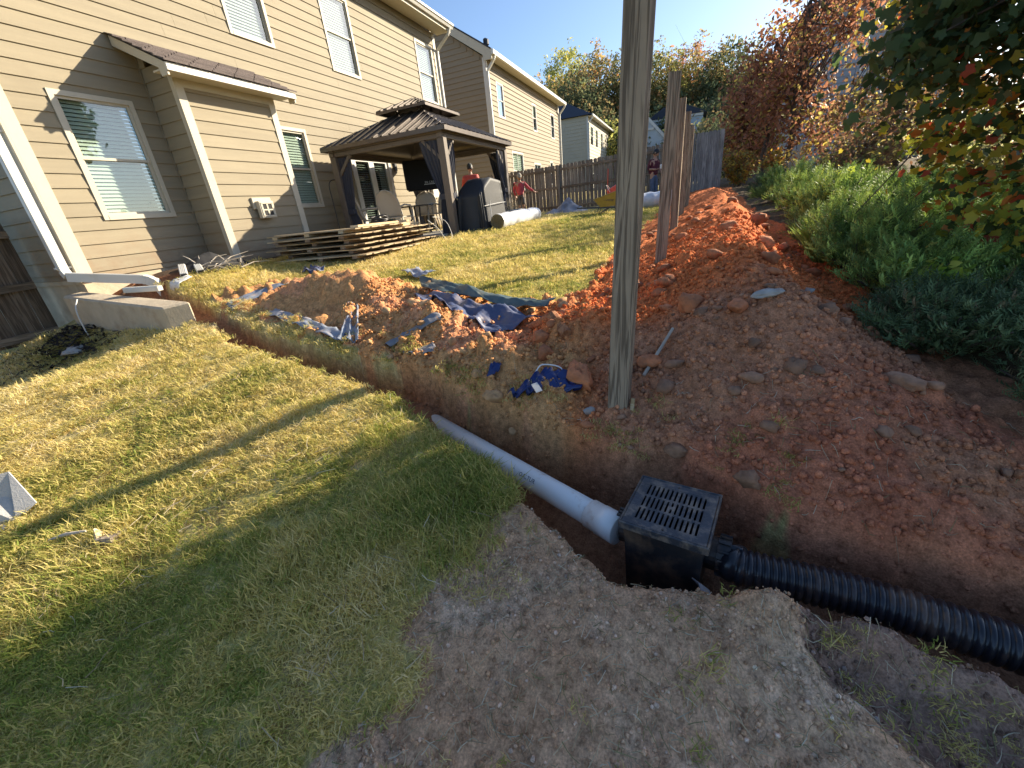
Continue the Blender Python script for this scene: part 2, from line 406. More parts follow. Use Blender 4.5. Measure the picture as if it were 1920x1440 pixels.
# ------------------------------------------------------------------ numpy noise
def _h(ix, iy, s):
    n = (ix.astype(np.int64)*374761393 + iy.astype(np.int64)*668265263 + s*974634777) & 0xffffffff
    n = ((n ^ (n >> 13))*1274126177) & 0xffffffff
    return ((n ^ (n >> 16)) & 0xffffff)/float(0xffffff)
def vnoise(x, y, s=0):
    ix = np.floor(x); iy = np.floor(y); fx = x-ix; fy = y-iy
    ux = fx*fx*(3-2*fx); uy = fy*fy*(3-2*fy)
    a = _h(ix, iy, s); b = _h(ix+1, iy, s); c = _h(ix, iy+1, s); d = _h(ix+1, iy+1, s)
    return (a*(1-ux)+b*ux)*(1-uy)+(c*(1-ux)+d*ux)*uy
def fbm(x, y, s=0, o=4, g=0.5):
    t = 0; a = 1; n = 0
    for i in range(o):
        t = t+a*vnoise(x*2**i+17.3*i, y*2**i-9.1*i, s+i); n += a; a *= g
    return t/n
def clods(x, y, cell, s=0, keep=0.6):
    """height of half-buried lumps scattered on a jittered grid"""
    gx = np.floor(x/cell); gy = np.floor(y/cell); out = np.zeros_like(x)
    for dx in (-1, 0, 1):
        for dy in (-1, 0, 1):
            cx = gx+dx; cy = gy+dy
            px = (cx+_h(cx, cy, s))*cell; py = (cy+_h(cx, cy, s+1))*cell
            r = cell*(0.2+0.42*_h(cx, cy, s+2))*(_h(cx, cy, s+3) < keep)
            ang = 6.28*_h(cx, cy, s+4); ux, uy = np.cos(ang), np.sin(ang)
            ex = ((x-px)*ux+(y-py)*uy); ey = (-(x-px)*uy+(y-py)*ux)*1.35
            d2 = ex*ex+ey*ey
            out = np.maximum(out, np.sqrt(np.maximum(0, r*r-d2)))
    return out
def sstep(a, b, x):
    t = np.clip((x-a)/(b-a), 0, 1); return t*t*(3-2*t)
def in_poly(x, y, poly):
    ins = np.zeros(x.shape, bool); n = len(poly)
    for i in range(n):
        x0, y0 = poly[i]; x1, y1 = poly[(i+1) % n]
        if y0 == y1: continue
        c = ((y0 > y) != (y1 > y)) & (x < (x1-x0)*(y-y0)/(y1-y0)+x0)
        ins ^= c
    return ins
def seg_dist(x, y, pts):
    """distance to a polyline and the running parameter along it (0..n-1)"""
    best = np.full(x.shape, 1e9); par = np.zeros(x.shape)
    for i in range(len(pts)-1):
        ax, ay = pts[i][:2]; bx, by = pts[i+1][:2]
        L2 = (bx-ax)**2+(by-ay)**2
        t = np.clip(((x-ax)*(bx-ax)+(y-ay)*(by-ay))/L2, 0, 1)
        d = np.hypot(x-ax-t*(bx-ax), y-ay-t*(by-ay))
        k = d < best
        best = np.where(k, d, best); par = np.where(k, i+t, par)
    return best, par
# ------------------------------------------------------------------ terrain heights
NAT = np.array([
 (-5,0,-1.85),(-5,8,-1.7),(-5,-6,-1.9),(0,0,-1.36),(0,-3,-1.47),(0,4,-1.34),(1.5,1,-1.11),(1.0,2.9,-1.2),(2.0,1.9,-1.0),(1.35,0,-1.12),(1.1,-.6,-1.2),
 (1.0,-2.2,-1.3),(2.3,.3,-1.03),(2.2,4.4,-.98),(1.9,5.6,-1.07),(2.4,7.3,-1.1),(2.65,6.6,-1.05),(2.75,5.5,-.93),(0,8,-1.35),(3,9.2,-1.1),(0,11,-1.4),
 (3.35,6.9,-.46),(3.3,5.9,-.56),(3.35,5.1,-.68),(3.0,4.2,-.82),(4.9,6.5,-.39),(4.2,5.6,-.5),(5.1,4.4,-.53),(7.84,4.3,-.38),(7,6.9,-.36),(10.9,4.3,-.34),(10.9,7,-.33),(10.3,1.65,-.35),(8.0,3.5,-.37),(9.8,3.0,-.32),
 (8.5,.75,-.5),(5.8,.9,-.66),(4.9,.2,-.78),(3.5,1.75,-.78),(3.9,3.2,-.66),(7.3,.1,-.6),(9.8,0,-.48),(12.2,-.1,-.4),(18,-.2,-.16),(18,1,-.27),(18,2.4,-.3),(18,6.9,-.3),(14,5,-.32),(18,-1.1,-.10),
 (2.5,-1.2,-.95),(2.0,-2.5,-1.1),(4,-1.2,-.72),(4,-3,-.88),(7,-1.3,-.49),(7,-4,-.68),(12,-1.5,-.34),(12,-6,-.5),(18,-4,-.15),
 (30,0,.2),(30,9,.5),(30,-10,.4),(30,22,.6),(10,14,-.3),(18,14,.0)])
def _tps_fit(P, lam=0.01):
    n = len(P); X = P[:, :2]
    r2 = ((X[:, None]-X[None])**2).sum(2); K = np.where(r2 > 0, 0.5*r2*np.log(np.maximum(r2, 1e-12)), 0)+lam*np.eye(n)
    A = np.zeros((n+3, n+3)); A[:n, :n] = K; A[:n, n] = 1; A[:n, n+1:] = X; A[n, :n] = 1; A[n+1:, :n] = X.T
    return np.linalg.solve(A, np.r_[P[:, 2], 0, 0, 0])
_W = _tps_fit(NAT)
def natural(x, y):
    z = _W[-3]+_W[-2]*x+_W[-1]*y
    for i in range(len(NAT)):
        r2 = (x-NAT[i, 0])**2+(y-NAT[i, 1])**2
        z = z+_W[i]*np.where(r2 > 0, 0.5*r2*np.log(np.maximum(r2, 1e-12)), 0)
    return z
TRENCH = np.array([  # x, y, floor z, half width
 (3.38,6.85,-.62,.09),(3.2,5.6,-.80,.09),(3.02,4.8,-.97,.09),(2.68,4.0,-1.10,.095),(2.36,2.88,-1.20,.10),(2.14,2.0,-1.24,.105),(2.04,1.6,-1.22,.12),(1.80,1.07,-1.40,.15),
 (1.56,.57,-1.45,.17),(1.36,.05,-1.52,.27),(1.25,-.4,-1.42,.13),(1.20,-.9,-1.43,.12),(1.02,-2,-1.52,.16),(.8,-3.6,-1.65,.18)])
RX = np.array([1.75, 2.3, 2.9, 4, 5.6, 8, 11.5, 17.8])
RZ_ = np.array([-.60, -.52, -.45, -.32, -.25, -.17, -.10, -.04])
RY = np.array([-.62, -.46, -.40, -.44, -.48, -.55, -.65, -.85])
LY = np.array([.50, .55, .75, .75, .70, .58, .45, .15])
TY = np.array([-1.55, -1.25, -1.05, -1.0, -1.0, -1.08, -1.2, -1.4])
PILES = [  # x, y, sx, sy, angle, height  (spoil heaps)
 (3.62,3.75,.62,.26,1.50,.22),(3.45,3.1,.35,.25,1.3,.16),(2.78,1.85,.36,.24,1.0,.20),(2.95,2.4,.3,.2,1.2,.08),(2.28,1.05,.34,.24,1.1,.20),(2.5,.75,.25,.2,.9,.12),
 (2.62,.52,.36,.26,.3,.24),(2.95,.75,.3,.2,.3,.10),(1.98,.60,.2,.16,1.0,.06)]
def jit(x, y, a=.10, f=5.0, s=50):
    return x+a*(fbm(x*f, y*f, s, 3)-.5)*2, y+a*(fbm(x*f, y*f, s+9, 3)-.5)*2
LOWP = [(1.02, -.36), (.90, -.48), (.80, -.62), (.6, -1.2), (.3, -3), (1.0, -3), (1.08, -.9), (1.1, -.4)]
def low_mask(x, y):
    jx, jy = jit(x, y, .05, 7.0, 61); t = 0
    for k in range(9):
        t = t+in_poly(jx+.055*math.cos(k*2.4)*(k/8)**.5, jy+.055*math.sin(k*2.4)*(k/8)**.5, LOWP)
    return t/9.0
def lipx(y): return np.interp(y, [-3, -1.2, -.68, -.35, 0, .48], [1.2, 1.30, 1.40, 1.50, 1.62, 1.95])
def big_shape(x, y):
    z = natural(x, y)
    zr = np.interp(x, RX, RZ_); yr = np.interp(x, RX, RY); yl = np.interp(x, RX, LY); yt = np.interp(x, RX, TY)
    yr = yr + .10*(vnoise(x*.9, x*0+3.1, 5)-.5); zr = zr + .09*(vnoise(x*1.1, x*0+9.1, 6)-.5)
    u = np.where(y > yr, (y-yr)/(yl-yr), (yr-y)/(yr-yt))
    prof = np.maximum(0, 1-u); prof = prof*prof*(3-2*prof)*.45+prof*.55
    fx = np.clip((x-lipx(y))/(2.32-lipx(y)), 0, 1)**.85
    fx = fx*(1-sstep(17.6, 18.0, x))
    z = z+np.maximum(0, zr-z)*prof*fx
    for px, py, sx, sy, a, h in PILES:
        c, s = math.cos(a), math.sin(a); ex = ((x-px)*c+(y-py)*s)/sx; ey = (-(x-px)*s+(y-py)*c)/sy
        z = z+h*np.exp(-(ex*ex+ey*ey)**.85)
    # ridge of spoil on the near side of the hose
    dr, pr = seg_dist(x, y, [(1.03, -.30), (1.055, -.6), (1.03, -.95), (.93, -1.5), (.8, -2.3)])
    z = z+.12*np.exp(-(dr/.08)**2)*(.7+.6*vnoise(x*7, y*7, 83))
    # plateau edge and lower spoil in the near right corner
    low = low_mask(x, y)
    z = z-.055*low
    return z
def trench_mask(x, y):
    d, p = seg_dist(x, y, TRENCH[:, :2].tolist())
    i = np.arange(len(TRENCH)); fl = np.interp(p, i, TRENCH[:, 2]); hw = np.interp(p, i, TRENCH[:, 3])
    hw = hw*(.85+.45*fbm(x*4, y*4, 31, 3))+.03*(fbm(x*14, y*14, 77, 2)-.5)
    s = sstep(0, np.where(y > 1.2, .030, .035)+.05*(fbm(x*6, y*6, 33, 2)), d-hw)
    return s, fl, d, p
DIRT = [(1.2,-3.2),(1.28,-.9),(1.42,-.35),(1.55,.05),(1.75,.75),(1.97,1.1),(2.2,1.72),(2.5,2.6),(2.95,4.0),(3.2,4.8),(3.3,5.3),(3.75,5.0),(4.15,4.5),(4.1,3.6),(3.85,2.9),(3.7,2.3),(3.45,1.6),(3.55,.95),(4.3,.85),(6,.80),(8.5,.62),(11,.5),(14,.3),(17.7,0.1),(17.9,-1.5),(8,-1.15),(3,-1.2),(2.1,-1.6),(1.7,-3.2)]
BARE = [(1.30,.62),(1.1,.72),(.92,.80),(.82,.70),(.72,.72),(.60,.62),(.42,.78),(.2,.9),(-1.2,1.2),(-2,-3.2),(1.0,-3.2),(1.1,-.9),(1.16,-.3),(1.16,.2),(1.25,.45)]
HOUSE_STRIP = [(3.1,7.5),(3.1,6.6),(3.6,6.2),(4.4,6.7),(4.9,6.55),(7,6.4),(7.6,7.0),(7.6,7.5)]
def masks(x, y):
    jx, jy = jit(x, y)
    dirt = in_poly(jx, jy, DIRT)
    bx, by = jit(x, y, .17, 4.0, 55); bare = in_poly(bx, by, BARE)
    hs = in_poly(jx, jy, HOUSE_STRIP)
    s, fl, d, p = trench_mask(x, y)
    tr = (d < np.interp(p, np.arange(len(TRENCH)), TRENCH[:, 3])*1.0+.02)
    return dirt, bare, hs, tr
def height(x, y, micro=True):
    x = np.asarray(x, float); y = np.asarray(y, float)
    z = big_shape(x, y)
    dirt, bare, hs, tr = masks(x, y)
    if micro:
        amp = dirt*1.0
        near = x < 3.6
        rough = .055*(fbm(x*3.2, y*3.2, 1, 4)-.5)+.030*(fbm(x*11, y*11, 2, 3)-.5)
        rough = rough+.40*clods(x, y, .17, 3, .22)*(.4+.6*near)+.6*clods(x, y, .075, 13, .42)+.6*clods(x, y, .034, 23, .6)+.012*(fbm(x*38, y*38, 4, 2)-.5)
        tanz = (y > .55)*(x < 4.6)
        rough = rough+tanz*(.085*(fbm(x*6, y*6, 14, 4)-.5)+.9*clods(x, y, .12, 15, .45)+.05*(np.abs(fbm(x*9, y*9, 16, 3)-.5)))
        # raked furrows running across the far bank
        rough = rough+.020*np.abs(np.sin(11*(y*.8+x*.35)+5*fbm(x*2, y*2, 8, 2)))*(x > 3.2)
        z = z+amp*rough
        rb = .040*(fbm(x*3.2, y*3.2, 41, 4)-.5)+.022*(fbm(x*14, y*14, 42, 3)-.5)+.010*(fbm(x*36, y*36, 45, 2)-.5)+.35*clods(x, y, .035, 43, .15)+.3*clods(x, y, .02, 44, .3)
        z = z+(bare & ~dirt)*rb
        z = z+(~dirt & ~bare)*.03*(fbm(x*3, y*3, 61, 3)-.5)
    s, fl, d, p = trench_mask(x, y)
    hw_ = np.interp(p, np.arange(len(TRENCH)), TRENCH[:, 3])
    z = z-.045*np.exp(-np.maximum(0, d-hw_-.03)/.05)*(.3+1.2*fbm(x*8, y*8, 91, 3))*(y < 1.6)
    floor = fl+.05*(fbm(x*7, y*7, 71, 3)-.5)+.5*clods(x, y, .07, 73, .45)
    floor = np.minimum(floor, z)
    wallr = .09*(fbm(x*13, y*13, 75, 4)-.5)*(s > .03)*(s < .97)
    z = floor+(z-floor)*s+wallr
    return z
def hz(x, y, micro=False):
    return float(height(np.array([float(x)]), np.array([float(y)]), micro)[0])

def soil_color(x, y):
    n = len(x); one = np.ones(n)
    dirt, bare, hs, tr = masks(x, y)
    f1 = fbm(x*2.2, y*2.2, 101, 4); f2 = fbm(x*9, y*9, 102, 4); f3 = fbm(x*30, y*30, 103, 3)
    def C(c): return np.outer(one, np.array(c))
    def mix(a, b, t): return a+(b-a)*t[:, None]
    f4 = fbm(x*55, y*55, 104, 2); lawn = mix(C((.32, .27, .10)), C((.76, .62, .28)), np.clip(f2*.35+f3*.6+f4*.7-.32, 0, 1))
    green = sstep(.52, .68, fbm(x*1.3, y*1.3, 141, 4)+.10*sstep(4, 1.4, y)); lawn = mix(lawn, C((.34, .34, .11)), green*.5)
    lawn = mix(lawn, C((.36, .24, .12)), sstep(.60, .72, fbm(x*6, y*6, 143, 3))*.6)
    red = mix(C((.55, .135, .040)), C((.72, .235, .080)), f1*.5+f2*.5)
    tan = mix(C((.48, .215, .080)), C((.70, .38, .165)), f2*.6+f3*.4)
    brown = mix(C((.34, .145, .075)), C((.58, .28, .155)), f2*.5+f3*.5)
    grey = mix(C((.50, .30, .175)), C((.76, .50, .31)), f1*.4+f2*.35+f3*.25)
    # how red: far bank and post line; brown topsoil on the near heap; tan on the heaps beside the trench
    near = 1-sstep(2.3, 3.0, x+(f1-.5)*.9+.25*(y+.4))
    bank = near*(1-sstep(.2, .8, y+(f1-.5)*.7))
    d = mix(red, brown, np.clip(bank*1.0, 0, 1))
    redpatch = sstep(.46, .66, fbm(x*1.9+3, y*1.9, 111, 4)+.35*sstep(.1, -.6, y)-.2)*(1-sstep(1.75, 2.2, x+(f1-.5)*.6))
    d = mix(d, mix(C((.38, .120, .062)), C((.54, .20, .11)), f2), redpatch*.85)
    tz = sstep(.75, 1.15, y+(f1-.5)*.5)*(1-sstep(3.9, 4.6, x))
    tz = np.maximum(tz, (1-sstep(2.2, 2.6, x))*sstep(.35, .6, y))
    d = mix(d, tan, np.clip(tz, 0, 1))
    darkp = sstep(.5, .62, fbm(x*4, y*4, 118, 3))*tz
    d = mix(d, brown*1.5, darkp*.65)
    gv = sstep(.56, .68, fbm(x*3.3, y*3.3, 121, 4))*(x < 1.2)
    grey = mix(grey, C((.74, .60, .45)), gv*.35)
    orange = sstep(.52, .66, fbm(x*2.5, y*2.5, 127, 3))
    grey = mix(grey, C((.48, .27, .145)), orange*.5)
    low = low_mask(x, y) > .5
    grey = np.where(low[:, None], mix(C((.24, .145, .105)), C((.42, .275, .205)), f2), grey)
    c = lawn
    c = np.where(bare[:, None], grey, c)
    c = np.where(dirt[:, None], d, c)
    bed = (y < -.88) & (x > 1.5) & ~dirt & ~bare
    c = np.where(bed[:, None], mix(C((.055, .040, .022)), C((.17, .115, .06)), f2), c)
    c = np.where(hs[:, None], mix(C((.09, .06, .04)), C((.28, .11, .05)), sstep(.4, .6, f1)), c)
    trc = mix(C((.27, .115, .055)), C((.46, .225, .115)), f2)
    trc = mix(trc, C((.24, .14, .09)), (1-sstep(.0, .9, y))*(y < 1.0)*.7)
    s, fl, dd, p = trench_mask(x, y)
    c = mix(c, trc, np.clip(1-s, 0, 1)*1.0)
    edge = ((s > .02) & (s < .9))[:, None]*1.0
    return np.clip(c, 0.004, 1)
def axis_pts(segs):
    out = []
    for a, b, st in segs:
        out.append(np.arange(a, b, st))
    out.append([segs[-1][1]]); return np.concatenate(out)
gx = axis_pts([(-4, -.4, .12), (-.4, 2.6, .0165), (2.6, 4.4, .028), (4.4, 8, .055), (8, 18.6, .12), (18.6, 34, .7)])
gy = axis_pts([(-12, -4, .5), (-4, -1.6, .10), (-1.6, 1.9, .0185), (1.9, 5, .045), (5, 8.5, .09), (8.5, 24, .7)])
GX, GY = np.meshgrid(gx, gy, indexing='ij')
fx_, fy_ = GX.ravel(), GY.ravel()
GZ = height(fx_, fy_)
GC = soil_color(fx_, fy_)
nx, ny = len(gx), len(gy)
idx = np.arange(nx*ny).reshape(nx, ny)
Q = np.stack([idx[:-1, :-1].ravel(), idx[1:, :-1].ravel(), idx[1:, 1:].ravel(), idx[:-1, 1:].ravel()], 1)
V3 = np.stack([fx_, fy_, GZ], 1)
md, mb, mh, mt = masks(fx_, fy_)
cls = np.where(mt, 3, np.where(md, 1, np.where(mb, 2, 0)))
fc = cls[Q[:, 0]]
def sub_ground(name, k):
    q = Q[fc == k]; u, inv = np.unique(q, return_inverse=True)
    o = np_mesh(name, V3[u], inv.reshape(q.shape), 'soil', col=GC[u], smooth=True)
    o['kind'] = 'structure'; return o
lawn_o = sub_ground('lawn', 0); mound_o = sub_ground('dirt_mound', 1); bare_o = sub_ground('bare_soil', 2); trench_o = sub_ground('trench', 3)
# far terrain: one big sheet rising gently towards the wooded hill, with a hole's worth of overlap below the yard
def far_h(x, y):
    r = np.hypot(x-5, y)
    return -1.2+ .034*np.maximum(0, x-18)+.0006*np.maximum(0, x-40)**2*(x < 140)+.004*np.abs(y)*(x > 20)
tx = np.linspace(-120, 420, 109); ty = np.linspace(-260, 260, 105)
TX, TY2 = np.meshgrid(tx, ty, indexing='ij')
TZ = -1.2+.03*np.clip(TX-20, 0, 60)+.02*np.clip(TX-80, 0, 200)-2.6*((TX > -9) & (TX < 36) & (TY2 > -14) & (TY2 < 26))-.9*(TX < -4)
ti = np.arange(TX.size).reshape(TX.shape)
TQ = np.stack([ti[:-1, :-1].ravel(), ti[1:, :-1].ravel(), ti[1:, 1:].ravel(), ti[:-1, 1:].ravel()], 1)
to = np_mesh('terrain', np.stack([TX.ravel(), TY2.ravel(), TZ.ravel()], 1), TQ, 'soil', col=np.tile((.16, .15, .07), (TX.size, 1)), smooth=True)
to['kind'] = 'structure'

# ------------------------------------------------------------------ grass: blades in tufts, set on points sampled over the lawn
tuft_col = bpy.data.collections.new('grass_tufts')
def make_tuft(k, nb, L0, L1, spread, lean0, lean1, w0):
    rg = np.random.default_rng(100+k); vs = []; fs = []; cs = []
    for b in range(nb):
        a = rg.uniform(0, 2*PI); r = spread*math.sqrt(rg.uniform()); bx, by = r*math.cos(a), r*math.sin(a)
        L = rg.uniform(L0, L1); az = rg.uniform(0, 2*PI); ln = math.radians(rg.uniform(lean0, lean1)); wd = w0*rg.uniform(.7, 1.3)
        d = np.array([math.cos(az), math.sin(az)]); s = np.array([-d[1], d[0]])
        p = np.array([bx, by, -.006]); cur = rg.uniform(.2, .7); rv = rg.uniform()
        n0 = len(vs); t = ln*(1-cur)
        for j, fr in enumerate((0, .5, 1.0)):
            ww = wd*(1, .8, .12)[j]
            vs.append((p[0]-s[0]*ww, p[1]-s[1]*ww, p[2])); vs.append((p[0]+s[0]*ww, p[1]+s[1]*ww, p[2])); cs += [(rv, fr, 0)]*2
            tt = t+(ln*(1+cur)-t)*fr
            p = p+np.array([d[0]*math.sin(tt), d[1]*math.sin(tt), math.cos(tt)])*L*.5
        fs += [(n0, n0+1, n0+3, n0+2), (n0+2, n0+3, n0+5, n0+4)]
    o = np_mesh('grass_tuft', vs, np.array(fs), 'grass_blade', col=np.array(cs))
    COL.objects.unlink(o); tuft_col.objects.link(o)
for k in range(6): make_tuft(k, 34, .020, .050, .062, 62, 94, .0021)
for k in range(6, 8): make_tuft(k, 28, .04, .085, .06, 35, 88, .0020)

def scatter_points(n, x0, x1, y0, y1, dens):
    """rejection sampling: dens(x, y) per square metre, at most the density implied by n"""
    A = (x1-x0)*(y1-y0); dmax = n/A
    x = RNG.uniform(x0, x1, n); y = RNG.uniform(y0, y1, n)
    k = RNG.uniform(0, 1, n) < dens(x, y)/dmax
    return x[k], y[k]
HOUSE_BLOCK = [(2.85, 5.2), (3.05, 5.2), (3.1, 6.2), (3.1, 20), (-3, 20), (-3, 8.3), (2.85, 8.3)]
def lawn_ok(x, y):
    d, b, h, t = masks(x, y)
    s, fl, dd, p = trench_mask(x, y)
    hw = np.interp(p, np.arange(len(TRENCH)), TRENCH[:, 3])
    return ~d & ~b & ~h & (s > .75) & ((y < 7.3) | ((x < 2.75) & (y < 8.3))) & ~((x > 4.8) & (x < 6.6) & (y > 6.75)) & ~((x > 7.6) & (y > 4.25) & (x < 11.2)) & (x < 17.9) & ~((x > 3.2) & (y < -.95)) & ~((np.abs(x-2.95) < .14) & (y > 5.2))
def dens_fn(x, y):
    d = np.hypot(np.hypot(x, y), 1.2)
    pn = fbm(x*2.1, y*2.1, 201, 3)
    D = np.where(d < 2.4, 1350, np.where(d < 4, 820, np.where(d < 7, 360, np.where(d < 11, 200, 130))))
    return D*lawn_ok(x, y)*(.75+.5*pn)
px1, py1 = scatter_points(150000, -1.2, 4.2, .3, 8.4, dens_fn)
px2, py2 = scatter_points(75000, 4.2, 18, .2, 7.3, dens_fn)
# the worn fringe: sparse grass running out over the bare ground, along the trench lips and on the near bank
def fringe(x, y):
    d, b, h, t = masks(x, y); s, fl, dd, p = trench_mask(x, y)
    n = fbm(x*3.1, y*3.1, 211, 3)
    lip = (y > .1)*(y < 5)*(dd < .36)*(s > .9)*d*(n > .40)*800
    bz = b*(s > .8)*(x > .1)*(sstep(.50, .64, n)*420*(x < 1.3)+25)
    bank = d*(x < 1.95)*(y < .9)*(y > -.5)*(s > .9)*(n > .5)*280
    return lip+bz+bank
px3, py3 = scatter_points(22000, -.2, 3.3, -2.2, 5, fringe)
# long tufts hanging over the near lip of the trench
tl = RNG.uniform(0, 1, 420); lx = np.interp(tl, [0, .3, .6, 1], [1.28, 1.46, 1.70, 1.98]); ly = np.interp(tl, [0, .3, .6, 1], [.66, .86, 1.20, 1.75])
lx = lx-.02+RNG.normal(0, .028, 420); ly = ly+RNG.normal(0, .03, 420); ok_ = trench_mask(lx, ly)[0] > .6; px4, py4 = lx[ok_], ly[ok_]
PX = np.r_[px1, px2, px4, px3]; PY = np.r_[py1, py2, py4, py3]; PZ = height(PX, PY)
dist = np.hypot(np.hypot(PX, PY), 1.2)
scl = np.clip((dist/2.6)**.55, .85, 2.3)*RNG.uniform(.7, 1.3, len(PX))
patchy = fbm(PX*1.7, PY*1.7, 221, 3); scl *= .72+.45*patchy
scl[-len(px3):] *= .8
gm = bpy.data.meshes.new('grass'); gm.vertices.add(len(PX)); gm.vertices.foreach_set('co', np.stack([PX, PY, PZ], 1).astype(np.float32).ravel())
at = gm.attributes.new('rot', 'FLOAT_VECTOR', 'POINT')
rot = np.stack([RNG.normal(0, .16, len(PX)), RNG.normal(0, .16, len(PX)), RNG.uniform(0, 2*PI, len(PX))], 1).astype(np.float32)
at.data.foreach_set('vector', rot.ravel())
at = gm.attributes.new('scl', 'FLOAT', 'POINT'); at.data.foreach_set('value', scl.astype(np.float32))
scl[-len(px3)-len(px4):-len(px3)] *= 1.25
at = gm.attributes['scl']; at.data.foreach_set('value', scl.astype(np.float32))
at = gm.attributes.new('pick', 'INT', 'POINT')
pk = RNG.integers(0, 6, len(PX)); long_ = (fbm(PX*2.6, PY*2.6, 231, 3) > .56) & (dist < 3.2); pk = np.where(long_, RNG.integers(6, 8, len(PX)), pk)
at.data.foreach_set('value', pk.astype(np.int32))
grass_o = bpy.data.objects.new('grass', gm); COL.objects.link(grass_o); grass_o['kind'] = 'stuff'
tag(grass_o, 'short patchy yellow and green lawn grass'); 
gm.materials.append(MATS['grass_blade'])
ng = bpy.data.node_groups.new('scatter_grass', 'GeometryNodeTree')
ng.interface.new_socket('Geometry', in_out='INPUT', socket_type='NodeSocketGeometry'); ng.interface.new_socket('Geometry', in_out='OUTPUT', socket_type='NodeSocketGeometry')
gi = ng.nodes.new('NodeGroupInput'); go = ng.nodes.new('NodeGroupOutput')
ip = ng.nodes.new('GeometryNodeInstanceOnPoints'); ci = ng.nodes.new('GeometryNodeCollectionInfo')
ci.inputs['Collection'].default_value = tuft_col; ci.inputs['Separate Children'].default_value = True; ci.inputs['Reset Children'].default_value = True
def na(name, t):
    n = ng.nodes.new('GeometryNodeInputNamedAttribute'); n.data_type = t; n.inputs['Name'].default_value = name; return n.outputs[0]
ip.inputs['Pick Instance'].default_value = True
L = ng.links.new
L(gi.outputs[0], ip.inputs['Points']); L(ci.outputs[0], ip.inputs['Instance']); L(na('pick', 'INT'), ip.inputs['Instance Index'])
e2r = ng.nodes.new('FunctionNodeEulerToRotation'); L(na('rot', 'FLOAT_VECTOR'), e2r.inputs[0]); L(e2r.outputs[0], ip.inputs['Rotation'])
L(na('scl', 'FLOAT'), ip.inputs['Scale']); L(ip.outputs[0], go.inputs[0])
mod = grass_o.modifiers.new('scatter', 'NODES'); mod.node_group = ng
# ------------------------------------------------------------------ siding, windows
def rect_sub(rects, hole):
    out = []; hx0, hx1, hz0, hz1 = hole
    for x0, x1, z0, z1 in rects:
        if hx0 >= x1 or hx1 <= x0 or hz0 >= z1 or hz1 <= z0: out.append((x0, x1, z0, z1)); continue
        if x0 < hx0: out.append((x0, hx0, z0, z1))
        if x1 > hx1: out.append((hx1, x1, z0, z1))
        a, b = max(x0, hx0), min(x1, hx1)
        if z0 < hz0: out.append((a, b, z0, hz0))
        if z1 > hz1: out.append((a, b, hz1, z1))
    return out
def wall_map(axis, at, out):
    """maps (s, n, z) on a wall to world: axis 'x' = wall runs along x at y=at, facing out (+1/-1 on y); 'y' likewise"""
    if axis == 'x': return lambda s, n, z: (s, at+out*n, z)
    return lambda s, n, z: (at+out*n, s, z)
def siding(parent, P, s0, s1, z0, z1, holes, expo, zref, mat_, board=3.66, thick=.016, clip=None, joined=False, seed=1):
    """lap boards: each board a wedge, proud at its lower edge; butt joints staggered; openings cut out"""
    rg = random.Random(seed); k0 = math.floor((z0-zref)/expo); k1 = math.ceil((z1-zref)/expo)
    allmb = MB()
    for k in range(k0, k1):
        a, b = max(z0, zref+k*expo), min(z1, zref+(k+1)*expo)
        if b-a < .01: continue
        ss0, ss1 = (s0, s1) if clip is None else clip(b)
        if ss1-ss0 < .05: continue
        cuts = [ss0]; p = ss0+rg.uniform(.5, 1)*board
        while p < ss1-.6: cuts.append(p); p += board
        cuts.append(ss1)
        for c0, c1 in zip(cuts[:-1], cuts[1:]):
            rs = [(c0, c1-(.003 if c1 < ss1 else 0), a, b)]
            for h in holes: rs = rect_sub(rs, h)
            zb = zref+k*expo
            grp = {}
            for r_ in rs:
                key = next((q for q in grp if not (r_[0] > q[1]+.004 or r_[1] < q[0]-.004)), None)
                if key is None: grp[(r_[0], r_[1])] = [r_]
                else:
                    l_ = grp.pop(key); grp[(min(key[0], r_[0]), max(key[1], r_[1]))] = l_+[r_]
            for rs_ in grp.values():
              mb = MB()
              for x0, x1, lo, hi in rs_:
                if x1-x0 < .01 or hi-lo < .006: continue
                def n_at(z): return .004+thick*(1-(z-zb)/expo)
                vs = [P(x, n, z) for x in (x0, x1) for n, z in ((0, lo), (n_at(lo), lo), (n_at(hi), hi), (0, hi))]
                mb.add(vs, [(0, 1, 2, 3), (7, 6, 5, 4), (0, 4, 5, 1), (1, 5, 6, 2), (2, 6, 7, 3), (3, 7, 4, 0)])
              if not mb.f: continue
              if joined: allmb.add(mb.v, mb.f)
              else: mb.build('siding_board', mat_, parent)
    if joined:
        o = allmb.build('siding', mat_, parent); o['kind'] = 'stuff'
def wbox(mb, P, s0, s1, n0, n1, z0, z1, mi=0):
    vs = [Vector(P(s, n, z)) for z in (z0, z1) for n in (n0, n1) for s in (s0, s1)]
    return mb.add(vs, [(0, 2, 3, 1), (4, 5, 7, 6), (0, 1, 5, 4), (2, 6, 7, 3), (0, 4, 6, 2), (1, 3, 7, 5)], mi)
